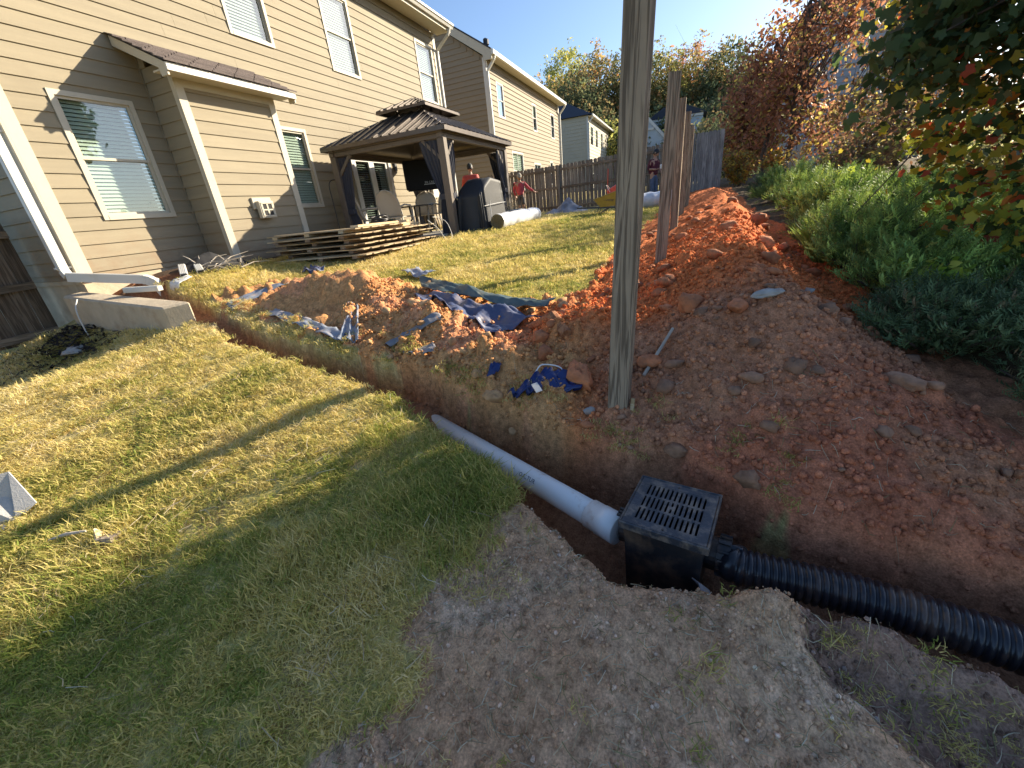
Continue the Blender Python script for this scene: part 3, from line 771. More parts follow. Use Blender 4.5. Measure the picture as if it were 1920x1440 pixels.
def window(parent, P, x0, x1, z0, z1, trim=.06, blind=True, frame_mat='trim', cols=1, slat=.048, drop=1.0):
    """double-hung window: casing proud of the boards, two sashes, panes, slatted blind, dark panel standing in for the unlit room"""
    mb = MB()
    wbox(mb, P, x0, x0+trim, -.06, .030, z0, z1); wbox(mb, P, x1-trim, x1, -.06, .030, z0, z1)
    wbox(mb, P, x0+trim, x1-trim, -.06, .028, z1-trim, z1); wbox(mb, P, x0+trim, x1-trim, -.06, .034, z0, z0+trim)
    fr = mb.build('window', frame_mat, parent)
    a, b, c, d = x0+trim, x1-trim, z0+trim, z1-trim; mid = (c+d)/2; r = .032
    for lo, hi, dep in ((c, mid+.015, -.012), (mid-.015, d, .004)):
        s = MB()
        wbox(s, P, a, a+r, dep-.03, dep, lo, hi); wbox(s, P, b-r, b, dep-.03, dep, lo, hi)
        wbox(s, P, a+r, b-r, dep-.03, dep-.001, lo, lo+r); wbox(s, P, a+r, b-r, dep-.03, dep-.001, hi-r, hi)
        for q in range(1, cols): 
            xm = a+(b-a)*q/cols; wbox(s, P, xm-.012, xm+.012, dep-.025, dep-.002, lo+r, hi-r)
        s.build('sash', 'white_trim' if frame_mat == 'white_trim' else 'trim', fr)
        g = MB(); wbox(g, P, a+r, b-r, dep-.018, dep-.014, lo+r, hi-r); g.build('pane', 'glass', fr)
    if blind:
        bl = MB(); z = d-.02
        while z > d-(d-c)*drop+.02:
            vs = [P(a+.012, -.085, z), P(b-.012, -.085, z), P(b-.012, -.060, z-slat*.92), P(a+.012, -.060, z-slat*.92)]
            bl.add(vs, [(0, 1, 2, 3)]); z -= slat
        o = bl.build('blind', 'blind', fr); o['kind'] = 'stuff'
    bk = MB(); wbox(bk, P, a-.05, b+.05, -.34, -.32, c-.05, d+.05)  # shallow dark panel, the room's shade is in its colour
    bk.build('unlit_room_panel', 'unlit_dark', fr)
def wall_core(parent, P, s0, s1, z0, z1, holes, mat_='siding'):
    rs = [(s0, s1, z0, z1)]
    for h in holes: rs = rect_sub(rs, h)
    mb = MB()
    for a, b, c, d in rs: wbox(mb, P, a, b, -.10, -.002, c, d)
    return mb.build('wall', mat_, parent)
def inset(r, t): return (r[0]+t, r[1]-t, r[2]+t, r[3]-t)

# ------------------------------------------------------------------ main house
YW = 7.4; HX0, HX1 = 3.10, 13.87; EXPO = .1724; ZREF = -.0548; SOF = 5.10
house = thing('house', 'large beige two storey house at the left with a shed roofed bump out', 'house', (HX0, YW, -.9))
PF = wall_map('x', YW, -1)
wins = [(3.64, 4.58, .407, 1.93), (6.585, 7.495, 3.22, 4.70), (9.0, 9.94, 3.185, 4.70), (12.68, 13.62, 3.20, 4.70), (6.80, 7.71, .446, 1.92)]
door_r = (8.90, 10.42, -.29, 1.62)
holes = [inset(w_, .03) for w_ in wins]+[inset(door_r, .02)]
wall_core(house, PF, HX0+.02, HX1-.02, -.30, SOF+.3, holes)
siding(house, PF, HX0+.13, HX1-.12, -.30, SOF, holes+[(4.90, 6.45, -.5, 2.2)], EXPO, ZREF, 'siding', seed=4)
for w_ in wins: window(house, PF, *w_)
PL = wall_map('y', HX0, -1)
wall_core(house, PL, YW+.10, 17, -.30, SOF+.3, [])
siding(house, PL, YW+.02, 12.5, -.30, SOF, [], EXPO, ZREF, 'siding', seed=9)
PR = wall_map('y', HX1, 1)
wall_core(house, PR, YW+.10, 17, -.30, SOF+.3, [])
siding(house, PR, YW+.12, 9.5, -.3, SOF, [], EXPO, ZREF, 'siding', seed=12, joined=True)
m = MB(); m.box(HX0, HX0+.14, YW-.026, YW+.0, -.33, SOF); m.build('corner_board', 'trim', house)
m = MB(); m.box(HX0-.026, HX0-.001, YW-.026, YW+.09, -.33, SOF); m.build('corner_board', 'trim', house)
m = MB(); m.box(HX1-.12, HX1+.022, YW-.026, YW+.0, -.30, SOF); m.build('corner_board', 'trim', house)
m = MB(); m.box(HX1+.001, HX1+.022, YW+.001, YW+.12, -.30, SOF); m.build('corner_board', 'trim', house)
m = MB(); m.box(HX0+.01, HX1-.01, YW+.012, YW+.25, -2.0, -.302); m.box(HX0+.012, HX0+.25, YW+.251, 17, -2.0, -.302); m.box(HX0-.005, HX0+.012, YW+.01, 12, -.36, -.303)
m.build('foundation', 'concrete', house)
# eave: soffit, fascia, gutter, roof
m = MB(); m.box(HX0-.35, HX1+.22, YW-.48, YW-.03, SOF, SOF+.02); m.build('soffit', 'trim', house)
m = MB(); m.box(HX0-.35, HX1+.22, YW-.505, YW-.481, SOF-.03, SOF+.17); m.build('fascia', 'trim', house)
m = MB(); m.prism([(YW-.507, SOF+.155), (YW-.507, SOF+.04), (YW-.57, SOF+.035), (YW-.60, SOF+.09), (YW-.63, SOF+.11), (YW-.63, SOF+.155), (YW-.615, SOF+.155), (YW-.615, SOF+.12), (YW-.59, SOF+.10), (YW-.56, SOF+.05), (YW-.52, SOF+.05), (YW-.52, SOF+.155)], 'x', HX0-.36, HX1+.25)
m.build('gutter', 'gutter_white', house)
m = MB(); m.prism([(YW-.56, SOF+.175), (YW-.56, SOF+.19), (YW+4.8, SOF+2.9), (YW+10.2, SOF+.19), (YW+10.2, SOF+.175), (YW+4.8, SOF+2.8)], 'x', HX0-.4, HX1+.26); m.build('roof', 'shingle', house)
m = MB(); m.prism([(YW+.02, SOF+.01), (YW+9.6, SOF+.01), (YW+4.8, SOF+2.75)], 'x', HX1-.05, HX1+.01); m.build('gable', 'siding', house)
def downspout(parent, pts, w_=.085, d_=.065, mat_='gutter_white', name='downspout'):
    m = MB()
    for a, b in zip(pts[:-1], pts[1:]):
        m.bar(a, b, w_, d_, up=(0, 1, 0) if abs(Vector(b)[2]-Vector(a)[2]) > .02 else (0, 0, 1))
    return m.build(name, mat_, parent, bevel=.008)
downspout(house, [(HX1+.06, YW-.57, SOF+.05), (HX1+.06, YW-.50, SOF-.10), (HX1+.06, YW-.06, SOF-.42), (HX1+.06, YW-.05, SOF-.5), (HX1+.06, YW-.05, -.25)])
ds = downspout(house, [(HX0-.12, YW+.02, SOF-.1), (HX0-.12, YW+.02, -.16), (HX0-.12, YW-.03, -.24)], .10, .075)
m = MB(); m.box(HX0-.19, HX0-.02, YW+.01, YW+.055, -.14, -.115); m.build('strap', 'gutter_white', ds)
m = MB(); m.box(HX0-.19, HX0-.02, YW+.01, YW+.055, 1.4, 1.425); m.build('strap', 'gutter_white', ds)
# elbow and horizontal run out over the ground, ribbed elbow at its end
run = MB(); A = Vector((HX0-.13, YW-.05, -.245)); B = Vector((3.40, 6.62, -.375))
run.bar(A, B, .085, .105)
rd = (B-A).normalized(); side = rd.cross(Vector((0, 0, 1)))
for q in (-.028, 0, .028): run.bar(A+Vector((0, 0, .054+q*0))+side*q, B+Vector((0, 0, .054))+side*q, .012, .008)
o = run.build('downspout_run', 'gutter_white', house)
el = MB(); pp = []
for i in range(9):
    t = i/8*rad(72); pp.append(B+rd*(.16*math.sin(t))+Vector((0, 0, -.16*(1-math.cos(t)))))
for i in range(8): el.bar(pp[i], pp[i]+(pp[i+1]-pp[i])*1.12, .088 if i % 2 else .094, .108 if i % 2 else .116)
el.bar(pp[8], pp[8]+(pp[8]-pp[7]).normalized()*.10, .085, .105)
el.build('elbow', 'gutter_white', house)
# bump out with shed roof
BX0, BX1, BY = 4.87, 6.50, 6.80
PB = wall_map('x', BY, -1); PBL = wall_map('y', BX0, -1); PBR = wall_map('y', BX1, 1)
m = MB(); m.box(BX0+.01, BX1-.01, BY+.003, YW-.003, -.40, 2.26); m.build('bump_out_wall', 'siding', house)
siding(house, PB, BX0+.10, BX1-.10, -.37, 2.06, [], EXPO, ZREF, 'siding', seed=22)
siding(house, PBL, BY+.02, YW-.03, -.37, 2.60, [], EXPO, ZREF, 'siding', seed=23, clip=lambda z: (max(BY+.02, BY+.02+(z-2.26)*1.6), YW-.03))
siding(house, PBR, BY+.02, YW-.03, -.37, 2.3, [], EXPO, ZREF, 'siding', seed=24, joined=True)
for a, b in ((BX0-.022, BX0+.10), (BX1-.10, BX1+.022)):
    m = MB(); m.box(a, b, BY-.028, BY+.0, -.38, 2.24); m.build('corner_board', 'trim', house)
m = MB(); m.box(BX0-.024, BX0-.001, BY+.001, BY+.055, -.38, 2.24); m.build('corner_board', 'trim', house)
m = MB(); m.box(BX0+.10, BX1-.10, BY-.026, BY+.0, 2.06, 2.24); m.build('frieze', 'trim', house)
m = MB(); m.box(HX0+1.74, BX0-.018, YW-.03, YW-.02, -.3, 2.5); m.build('corner_trim', 'siding', house)
RX0, RX1 = 4.60, 6.72; RYF = 6.44; RZF, RZB = 2.235, 2.72
sl = (RZB-RZF)/(YW-RYF)
m = MB(); m.prism([(RYF+.02, RZF-.02), (YW-.005, RZB-.02), (YW-.005, RZB-.045), (RYF+.02, RZF-.045)], 'x', RX0+.02, RX1-.02); m.build('roof_deck', 'trim', house)
m = MB(); m.box(RX0+.02, RX1-.02, RYF+.03, BY-.03, RZF-.075, RZF-.055); m.build('soffit', 'trim', house)
m = MB(); m.box(RX0, RX1, RYF, RYF+.025, RZF-.10, RZF-.012); m.build('fascia', 'white_trim', house)
for xx in (RX0-.0, RX1-.025):
    m = MB(); m.prism([(RYF+.026, RZF-.012), (RYF+.026, RZF-.15), (RYF+.16, RZF-.15), (RYF+.17, RZF-.05), (YW-.03, RZB-.15), (YW-.03, RZB-.03)], 'x', xx, xx+.025); m.build('rake_board', 'trim', house)
proto = None; rg = random.Random(3)
nrow = 6
for rrow in range(nrow):
    t0 = rrow/nrow; y0 = RYF-.03+(YW-RYF+.03)*t0; y1 = RYF-.03+(YW-RYF+.03)*(rrow+1.25)/nrow; y1 = min(y1, YW-.01)
    x = RX0-.03-(.17 if rrow % 2 else 0)
    while x < RX1+.02:
        a, b = max(x, RX0-.03), min(x+.325, RX1+.03)
        if b-a > .04:
            za = RZF+(y0-RYF)*sl; zb = RZF+(y1-RYF)*sl; j = rg.uniform(-.004, .004)
            mb = MB(); mb.prism([(y0+j, za+.010), (y0+j, za+.030+rg.uniform(0, .004)), (y1, zb+.006), (y1, zb)], 'x', a, b-.006)
            mb.build('shingle', 'shingle', house)
        x += .333
# exhaust hood on the bump-out face
vx, vz = 5.66, .44
m = MB(); m.box(vx-.19, vx+.18, BY-.05, BY-.0, vz-.02, vz+.16); vent = m.build('vent_hood', 'trim', house, bevel=.006)
m = MB(); m.prism([(vx-.145, vz-.17), (vx+.145, vz-.17), (vx+.145, vz+.10), (vx-.145, vz+.10)], 'y', BY-.05, BY-.13)
m.v = [(p[0], p[1] if i < 4 else p[1], p[2]) for i, p in enumerate(m.v)]
m.build('hood_box', 'trim', vent, bevel=.006)
m = MB()
m.box(vx-.12, vx+.12, BY-.140, BY-.128, vz+.055, vz+.08); m.box(vx-.12, vx+.12, BY-.140, BY-.128, vz-.15, vz-.125)
for q in (-.12, -.015, .09): m.box(vx+q, vx+q+.03, BY-.140, BY-.128, vz-.13, vz+.06)
m.box(vx-.1, vx+.1, BY-.139, BY-.129, vz-.05, vz-.03); m.build('hood_grid', 'trim', vent)
m = MB(); m.box(vx-.118, vx+.118, BY-.132, BY-.130, vz-.14, vz+.07); m.build('hood_shade_panel', 'unlit_dark', vent)  # dark sheet on the solid box, painted for the shade inside the hood
# patio door: casing, two glazed leaves with blinds, dark panel standing in for the unlit room
P = PF; x0, x1, z0, z1 = door_r
m = MB(); wbox(m, P, x0, x0+.09, -.06, .035, z0, z1); wbox(m, P, x1-.09, x1, -.06, .035, z0, z1); wbox(m, P, x0+.09, x1-.09, -.06, .033, z1-.09, z1); wbox(m, P, x0+.09, x1-.09, -.06, .05, z0, z0+.04)
door = m.build('patio_door', 'white_trim', house)
for a, b in ((x0+.09, (x0+x1)/2-.002), ((x0+x1)/2+.002, x1-.09)):
    m = MB(); st = .095
    wbox(m, P, a, a+st, -.045, .0, z0+.04, z1-.09); wbox(m, P, b-st, b, -.045, .0, z0+.04, z1-.09); wbox(m, P, a+st, b-st, -.045, -.001, z0+.04, z0+.24); wbox(m, P, a+st, b-st, -.045, -.001, z1-.2, z1-.09)
    m.build('door_leaf', 'white_trim', door)
    m = MB(); wbox(m, P, a+st, b-st, -.026, -.020, z0+.24, z1-.2); m.build('pane', 'glass', door)
    m = MB(); z = z1-.21
    while z > z0+.27:
        m.add([P(a+st, -.085, z), P(b-st, -.085, z), P(b-st, -.055, z-.012), P(a+st, -.055, z-.012)], [(0, 1, 2, 3)]); z -= .052
    o = m.build('blind', 'blind', door); o['kind'] = 'stuff'
m = MB(); wbox(m, P, x0+.02, x1-.02, -.4, -.38, z0, z1); m.build('unlit_room_panel', 'unlit_dark', door)
m = MB(); m.lathe([(0, 0), (.02, 0), (.02, .01), (.008, .015), (.008, .05), (.025, .06), (.025, .08), (0, .085)], (0, 0, 0), 10)
m.xform(Matrix.Translation((9.75, YW-.0, .6)) @ Matrix.Rotation(rad(90), 4, 'X')); m.build('door_knob', 'steel_dark', door)
m = MB(); m.box(10.56, 10.66, YW-.07, YW-.018, 1.25, 1.5); m.build('wall_box', 'steel_dark', house, bevel=.01)  # plain dark box on the wall right of the patio door
m = MB(); m.box(12.3, 12.62, YW-.10, YW-.018, .55, .86); m.build('meter_box', 'white_trim', house, bevel=.01)
# wing wall in front of the left corner
wing = MB()
wing.add([(2.82, YW-.02, -.46), (2.82, 5.42, -.635), (2.82, 5.42, -1.6), (2.82, YW-.02, -1.6), (3.04, YW-.02, -.44), (3.04, 5.25, -.61), (3.04, 5.25, -1.6), (3.04, YW-.02, -1.6)],
         [(0, 1, 2, 3), (7, 6, 5, 4), (0, 4, 5, 1), (1, 5, 6, 2), (2, 6, 7, 3), (3, 7, 4, 0)])
o = wing.build('retaining_wall', 'concrete', None, bevel=.02)
tag(o, 'low stained concrete retaining wall sticking out from the house corner', 'retaining wall')

# ------------------------------------------------------------------ neighbouring houses
def neighbour(name, label, x0, x1, yf, zb, zs, mat_, wins_, expo, ridge=3.2, depth=9.5, hip=False, joined=False, gable_mat=None, end_y=None):
    h = thing(name, label, 'house', (x0, yf, zb))
    Pf = wall_map('x', yf, -1); Pe = wall_map('y', x0, -1)
    hs = [inset(w_[:4], .03) for w_ in wins_]
    wall_core(h, Pf, x0+.02, x1-.02, zb, zs+.2, hs, mat_)
    siding(h, Pf, x0+.10, x1-.10, zb, zs, hs, expo, zb, mat_, seed=31, joined=joined, board=14, thick=.03)
    for w_ in wins_: window(h, Pf, *w_[:4], trim=.07, frame_mat='white_trim', cols=w_[4], slat=.09, drop=w_[5])
    slope = ridge/(depth/2)
    wall_core(h, Pe, yf+.1, yf+depth, zb, zs+.1, [], mat_)
    if hip: siding(h, Pe, yf+.1, yf+depth, zb, zs, [], expo, zb, mat_, seed=32, joined=joined, board=14, thick=.03)
    else: siding(h, Pe, yf+.1, yf+depth, zb, zs+ridge-.2, [], expo, zb, mat_, seed=33, joined=joined, board=14, thick=.03, clip=lambda z: (yf+max(.1, (z-zs)/slope), yf+depth-max(.1, (z-zs)/slope)))
    m = MB(); m.box(x0-.02, x0+.12, yf-.045, yf, zb, zs); m.build('corner_board', 'white_trim', h)
    m = MB(); m.box(x0-.045, x0-.001, yf-.045, yf+.10, zb, zs); m.build('corner_board', 'white_trim', h)
    m = MB(); m.box(x1-.12, x1+.03, yf-.045, yf, zb, zs); m.build('corner_board', 'white_trim', h)
    ov = .45; rz = zs+.12
    m = MB(); m.box(x0-.25, x1+.25, yf-ov, yf-.05, zs, zs+.02); m.build('soffit', 'trim', h)
    m = MB(); m.box(x0-.27, x1+.27, yf-ov-.10, yf-ov-.001, zs-.02, zs+.14); m.build('gutter', 'gutter_white', h)
    yr = yf+depth/2; yb = yf+depth+ov
    if hip:
        xr = x0+depth/2
        vs = [(x0-.3, yf-ov, rz), (x1+.3, yf-ov, rz), (x1+.3, yb, rz), (x0-.3, yb, rz), (xr, yr, rz+ridge), (x1-depth/2, yr, rz+ridge)]
        m = MB().add(vs, [(0, 1, 5, 4), (1, 2, 5), (2, 3, 4, 5), (3, 0, 4), (3, 2, 1, 0)]); m.build('roof', 'dark_roof', h)
    else:
        t = .06; rr = zs+.16+ridge
        m = MB(); m.prism([(yf-ov, zs+.14), (yf-ov, zs+.14+t), (yr, rr+t), (yb, zs+.14+t), (yb, zs+.14), (yr, rr)], 'x', x0-.28, x1+.28); m.build('roof', 'dark_roof', h)
        m = MB(); m.prism([(yf-ov, zs+.135), (yr, rr-.005), (yr, rr-.26), (yf-ov+.4, zs+.02), (yf-ov+.4, zs-.18), (yf-ov, zs-.18)], 'x', x0-.26, x0-.22); m.build('rake_board', 'trim', h)
        m = MB(); m.prism([(yf, zs), (yf+depth, zs), (yr, zs+ridge-.05)], 'x', x0, x0+.05); m.build('gable', mat_, h)
    for xx, off in ((x0, -.02), (x1, .06)):
        downspout(h, [(xx+off, yf-ov-.04, zs+.0), (xx+off, yf-ov-.02, zs-.12), (xx+off, yf-.11, zs-.5), (xx+off, yf-.10, zs-.6), (xx+off, yf-.10, zb)], .12, .09)
    return h
k = 8.4/7.4
h2 = neighbour('house', 'tan neighbouring house behind the metal gazebo with a grey gable side', 20.15, 32.2, 8.4, -.1, 6.10, 'siding_tan',
    [(21.14, 22.0, 4.03, 5.46, 1, .0), (26.36, 27.12, 3.99, 5.38, 1, .5), (30.15, 31.0, 3.97, 5.40, 1, .0), (22.5, 24.2, .9, 2.72, 2, .8), (26.1, 27.4, .4, 2.36, 2, .0), (29.5, 30.2, 1.2, 2.62, 1, .0)], .205, ridge=3.4)
for yy in (11.6, 11.2):
    pass
for i, (px_, py_, zz) in enumerate(((20.9, 8.95, 6.6), (20.55, 8.75, 6.45))):
    m = MB(); m.tube([(px_+.9, py_, zz-.1), (px_+.9, py_, zz+.45)], .05, 8); m.tube([(px_+.9, py_, zz+.42), (px_+.9, py_, zz+.48), (px_+.9, py_, zz+.66), (px_+.9, py_, zz+.70)], [.05, .11, .11, .04], 8)
    m.build('roof_vent', 'steel_dark', h2)
h3 = neighbour('house', 'cream house with dark hipped roof at the far end of the row', 45.5, 59.5, 9.0, 1.0, 7.30, 'siding_cream',
    [(46.6, 48.0, 5.0, 6.7, 1, .6), (49.3, 50.6, 5.0, 6.7, 1, .6), (52.4, 53.7, 5.0, 6.7, 1, .6), (56.5, 57.8, 5.0, 6.7, 1, .6), (47.5, 52.0, 1.4, 3.6, 3, .0)], .30, ridge=3.0, hip=True, joined=True)
# pale house seen between the posts
h4 = thing('house', 'pale blue house with white gable trim seen far off between the fence posts', 'house', (62, 4, 2))
gx0, gy0 = 58.0, 4.55
m = MB(); m.prism([(gy0-1.9, 1), (gy0+1.5, 1), (gy0+1.5, 6.6), (gy0+.2, 8.2), (gy0-1.9, 5.9)], 'x', gx0, gx0+8); m.build('wall', 'siding_pale', h4)
m = MB()
m.bar((gx0-.05, gy0+1.7, 6.45), (gx0-.05, gy0+.2, 8.30), .3, .3, up=(1, 0, 0)); m.bar((gx0-.05, gy0+.2, 8.30), (gx0-.05, gy0-2.2, 5.65), .3, .3, up=(1, 0, 0)); m.bar((gx0-.06, gy0+1.25, 6.9), (gx0-.06, gy0-.75, 6.9), .22, .2, up=(1, 0, 0)); m.build('gable_trim', 'white_trim', h4)
m = MB(); m.prism([(gy0+1.8, 6.5), (gy0+.2, 8.45), (gy0-2.3, 5.7), (gy0-2.3, 5.6), (gy0+.2, 8.3), (gy0+1.8, 6.4)], 'x', gx0-.1, gx0+9); m.build('roof', 'dark_roof', h4)
m = MB(); m.box(gx0+3, gx0+10, gy0-6, gy0-.1, 1, 8.1); m.build('upper_wall', 'siding_pale', h4)
m = MB(); m.prism([(gy0-6.4, 8.1), (gy0+.3, 8.1), (gy0-1.6, 9.2), (gy0-4, 9.2)], 'x', gx0+2.7, gx0+10.4); m.build('upper_roof', 'dark_roof', h4)
m = MB(); m.box(gx0+2.8, gx0+3, gy0-6, gy0-.0, 7.85, 8.12); m.build('fascia', 'white_trim', h4)
# grey house behind the right hand trees
h5 = thing('house', 'grey house mostly hidden behind the brown and maple trees', 'house', (31, -9, 0))
P5 = wall_map('y', 30.0, -1)
wall_core(h5, P5, -11.5, -5.6, 0, 7.6, [], 'siding_grey')
siding(h5, P5, -11.5, -5.6, 0, 7.6, [(-9, -7.8, 4.4, 6.2)], .25, 0, 'siding_grey', joined=True, board=20, thick=.03)
for a in (-9,): window(h5, P5, a, a+1.2, 4.4, 6.2, trim=.1, frame_mat='white_trim', slat=.1)
m = MB(); m.prism([(-12.0, 7.5), (-5.0, 7.5), (-8.5, 9.6)], 'x', 29.5, 38); m.build('roof', 'dark_roof', h5)
m = MB(); m.box(30.11, 38, -11.45, -5.65, 0, 7.45); m.build('wall', 'siding_grey', h5)

# ------------------------------------------------------------------ patio and gazebo
m = MB(); m.box(7.62, 11.6, 4.45, YW-.0-.28, -.9, -.335); o = m.build('patio', 'patio', None, bevel=.01); o['kind'] = 'structure'
GX0, GX1, GY0, GY1 = 7.84, 10.90, 4.30, 6.90; GB = -.37
gz = thing('gazebo', 'dark brown metal hardtop gazebo with double roof and tied grey curtains', 'gazebo', ((GX0+GX1)/2, (GY0+GY1)/2, GB))
for (px_, py_) in ((GX0, GY0), (GX1, GY0), (GX0, GY1), (GX1, GY1)):
    m = MB(); m.box(px_-.07, px_+.07, py_-.07, py_+.07, GB-.03, 1.35); m.build('post', 'gz_frame', gz, bevel=.008)
for a, b in (((GX0-.09, GY0), (GX1+.09, GY0)), ((GX0-.09, GY1), (GX1+.09, GY1)), ((GX0, GY0+.055), (GX0, GY1-.055)), ((GX1, GY0+.055), (GX1, GY1-.055))):
    m = MB(); m.bar((*a, 1.385), (*b, 1.385), .105, .07); m.bar((*a, 1.45), (*b, 1.45), .13, .045); m.build('beam', 'gz_frame', gz)
def brace(p, d):
    m = MB(); a = Vector((p[0], p[1], .95)); b = Vector((p[0]+d[0]*.42, p[1]+d[1]*.42, 1.35)); m.bar(a, b, .05, .06); m.build('brace', 'gz_frame', gz)
for px_, py_, sx, sy in ((GX0, GY0, 1, 1), (GX1, GY0, -1, 1), (GX0, GY1, 1, -1), (GX1, GY1, -1, -1)):
    brace((px_, py_), (sx, 0)); brace((px_, py_), (0, sy))
def hip_roof(x0, x1, y0, y1, z0, ix0, ix1, iy0, iy1, z1, step, lip):
    E = [(x0, y0, z0), (x1, y0, z0), (x1, y1, z0), (x0, y1, z0)]; I = [(ix0, iy0, z1), (ix1, iy0, z1), (ix1, iy1, z1), (ix0, iy1, z1)]
    for i in range(4):
        j = (i+1) % 4
        A, B, Cc, D = map(Vector, (E[i], E[j], I[j], I[i]))
        n = (B-A).cross(D-A).normalized()
        if n.z < 0: n = -n
        m = MB(); t = n*.012
        m.add([A, B, Cc, D, A-t, B-t, Cc-t, D-t], [(0, 1, 2, 3), (7, 6, 5, 4), (0, 4, 5, 1), (1, 5, 6, 2), (2, 6, 7, 3), (3, 7, 4, 0)])
        m.build('roof_panel', 'gz_metal', gz)
        ln = (B-A).length; e = (B-A).normalized(); up = ((D-A)-e*e.dot(D-A)); hgt = up.length; up.normalize()
        sA = e.dot(D-A); sB = e.dot(Cc-A); q = step*.6
        while q < ln-.05:
            hh = hgt if sA <= q <= sB else (hgt*q/sA if q < sA else hgt*(ln-q)/(ln-sB))
            if hh > .08:
                a = A+e*q+n*.010; b = a+up*(hh-.01)
                m = MB(); m.bar(a, b, .055, .026, up=n); m.build('roof_rib', 'gz_metal', gz)
            q += step
        m = MB(); m.bar(A-t, D-t, .06, .05, up=(0, 0, 1)); m.build('hip_ridge', 'gz_metal', gz)
        m = MB(); m.bar(A+Vector((0, 0, -lip/2)), B+Vector((0, 0, -lip/2)), .03, lip); m.build('eave_trim', 'gz_metal', gz)
hip_roof(GX0-.17, GX1+.17, GY0-.17, GY1+.17, 1.52, 8.92, 9.82, 5.26, 5.94, 2.10, .205, .075)
hip_roof(8.62, 10.12, 5.0, 6.2, 2.155, 9.22, 9.52, 5.56, 5.64, 2.40, .16, .05)
m = MB()
for a in ((8.95, 5.29), (9.79, 5.29), (8.95, 5.91), (9.79, 5.91), (9.37, 5.29), (9.37, 5.91)): m.box(a[0]-.02, a[0]+.02, a[1]-.02, a[1]+.02, 2.05, 2.2)
m.build('cupola_frame', 'gz_metal', gz)
m = MB(); m.box(8.93, 9.81, 5.27, 5.93, 2.06, 2.10); m.build('ceiling_plate', 'black_fabric', gz)
def curtain(p, d, wt, wm, wb, ztie, zb=GB+.02, off=(0, 0), seed=0):
    """gathered cloth hanging from the beam along direction d from post p, tied at ztie, flaring at the hem"""
    rg = random.Random(seed); nu, nv = 25, 26; vs = []; fs = []
    d = Vector((d[0], d[1], 0)); nrm = Vector((-d.y, d.x, 0)); ph = rg.uniform(0, 6)
    for j in range(nv):
        z = 1.33+(zb-1.33)*j/(nv-1)
        t = (1.33-z)/(1.33-ztie)
        wd = wt+(wm-wt)*min(1, t)**1.4 if t <= 1 else wm+(wb-wm)*((t-1)/((1.33-zb)/(1.33-ztie)-1))**.7
        amp = .016+.022*min(1, wt/max(wd, .05)*.3)
        for i in range(nu):
            u = i/(nu-1)
            q = d*(.05+u*wd)+nrm*(amp*math.sin(u*30+ph+.5*math.sin(j*.2))+.02*math.sin(j*.35+u*3))
            vs.append((p[0]+off[0]+q.x, p[1]+off[1]+q.y, z))
    for j in range(nv-1):
        for i in range(nu-1): fs.append((j*nu+i, j*nu+i+1, (j+1)*nu+i+1, (j+1)*nu+i))
    c = MB().add(vs, fs).build('curtain', 'curtain', gz, smooth=True)
    m = MB(); cc = Vector((p[0]+off[0], p[1]+off[1], ztie))+d*(.05+wm/2); m.bar(cc-d*(wm/2+.02), cc+d*(wm/2+.02), .11, .10); m.build('tie_band', 'curtain', c)
curtain((GX0, GY0), (0, 1), .46, .12, .26, .35, seed=1, off=(-.0, 0)); curtain((GX0, GY0), (1, 0), .30, .12, .36, .35, seed=2, off=(0, -.02))
curtain((GX0, GY1), (0, -1), .36, .15, .45, .28, seed=3, off=(0, 0)); curtain((GX1, GY0), (-1, 0), .42, .16, .40, .45, seed=4)
curtain((GX1, GY0), (0, 1), .35, .16, .34, .45, seed=5); curtain((GX1, GY1), (0, -1), .4, .10, .42, .35, seed=6); curtain((GX1, GY1), (-1, 0), .4, .12, .42, .35, seed=7)

# ------------------------------------------------------------------ fences
def dogear(w_, z0, z1, t, cut=.028):
    return [(-w_/2, z0), (w_/2, z0), (w_/2, z1-cut), (w_/2-cut, z1), (-w_/2+cut, z1), (-w_/2, z1-cut)]
def fence_y(name, label, x, y0, y1, zt, zb, wood, pw=.138, gap=.014, rails=True, posts=True, rz_=.0, cat='fence', seed=0, railm='rail_wood'):
    """fence running along y at x, seen from -x; zt, zb: functions of y"""
    f = thing(name, label, cat, (x, y0, zb(y0))); rg = random.Random(seed)
    me0 = None; y = y0
    while y < y1-.02:
        h = zt(y)-zb(y)-.04+rg.uniform(-.012, .012)
        if me0 is None:
            mb = MB().prism(dogear(pw, 0, 1.7, .016), 'x', -.009, .009); mb.v = [(p[0], p[1], p[2]) for p in mb.v]
            o = mb.build('picket', wood, f, local=True); me0 = o
            base = 1.7
        else: o = link_copy(me0, f)
        o.location = Vector((rg.uniform(-.004, .004), y+pw/2-y0, zb(y)+.04-zb(y0))); o.scale = (1, 1, h/base)
        o.rotation_euler = (rg.uniform(-.006, .006), rg.uniform(-.01, .01), rg.uniform(-.02, .02))
        y += pw+gap*rg.uniform(.5, 1.5)
    if rails:
        for fr in (.10, .52, .90):
            s = y0
            while s < y1-.1:
                e = min(s+2.44, y1); a = (x-.035, s+.045, zb(s)+(zt(s)-zb(s))*fr); b = (x-.035, e-.045, zb(e)+(zt(e)-zb(e))*fr)
                m = MB(); m.bar(a, b, .038, .085); m.build('rail', railm, f); s = e
    if posts:
        s = y0
        while s < y1+.1:
            m = MB(); m.box(x-.10, x-.015, s-.044, s+.044, zb(min(s, y1))-.1, zt(min(s, y1))-.02); m.build('post', wood, f); s += 2.44
    return f
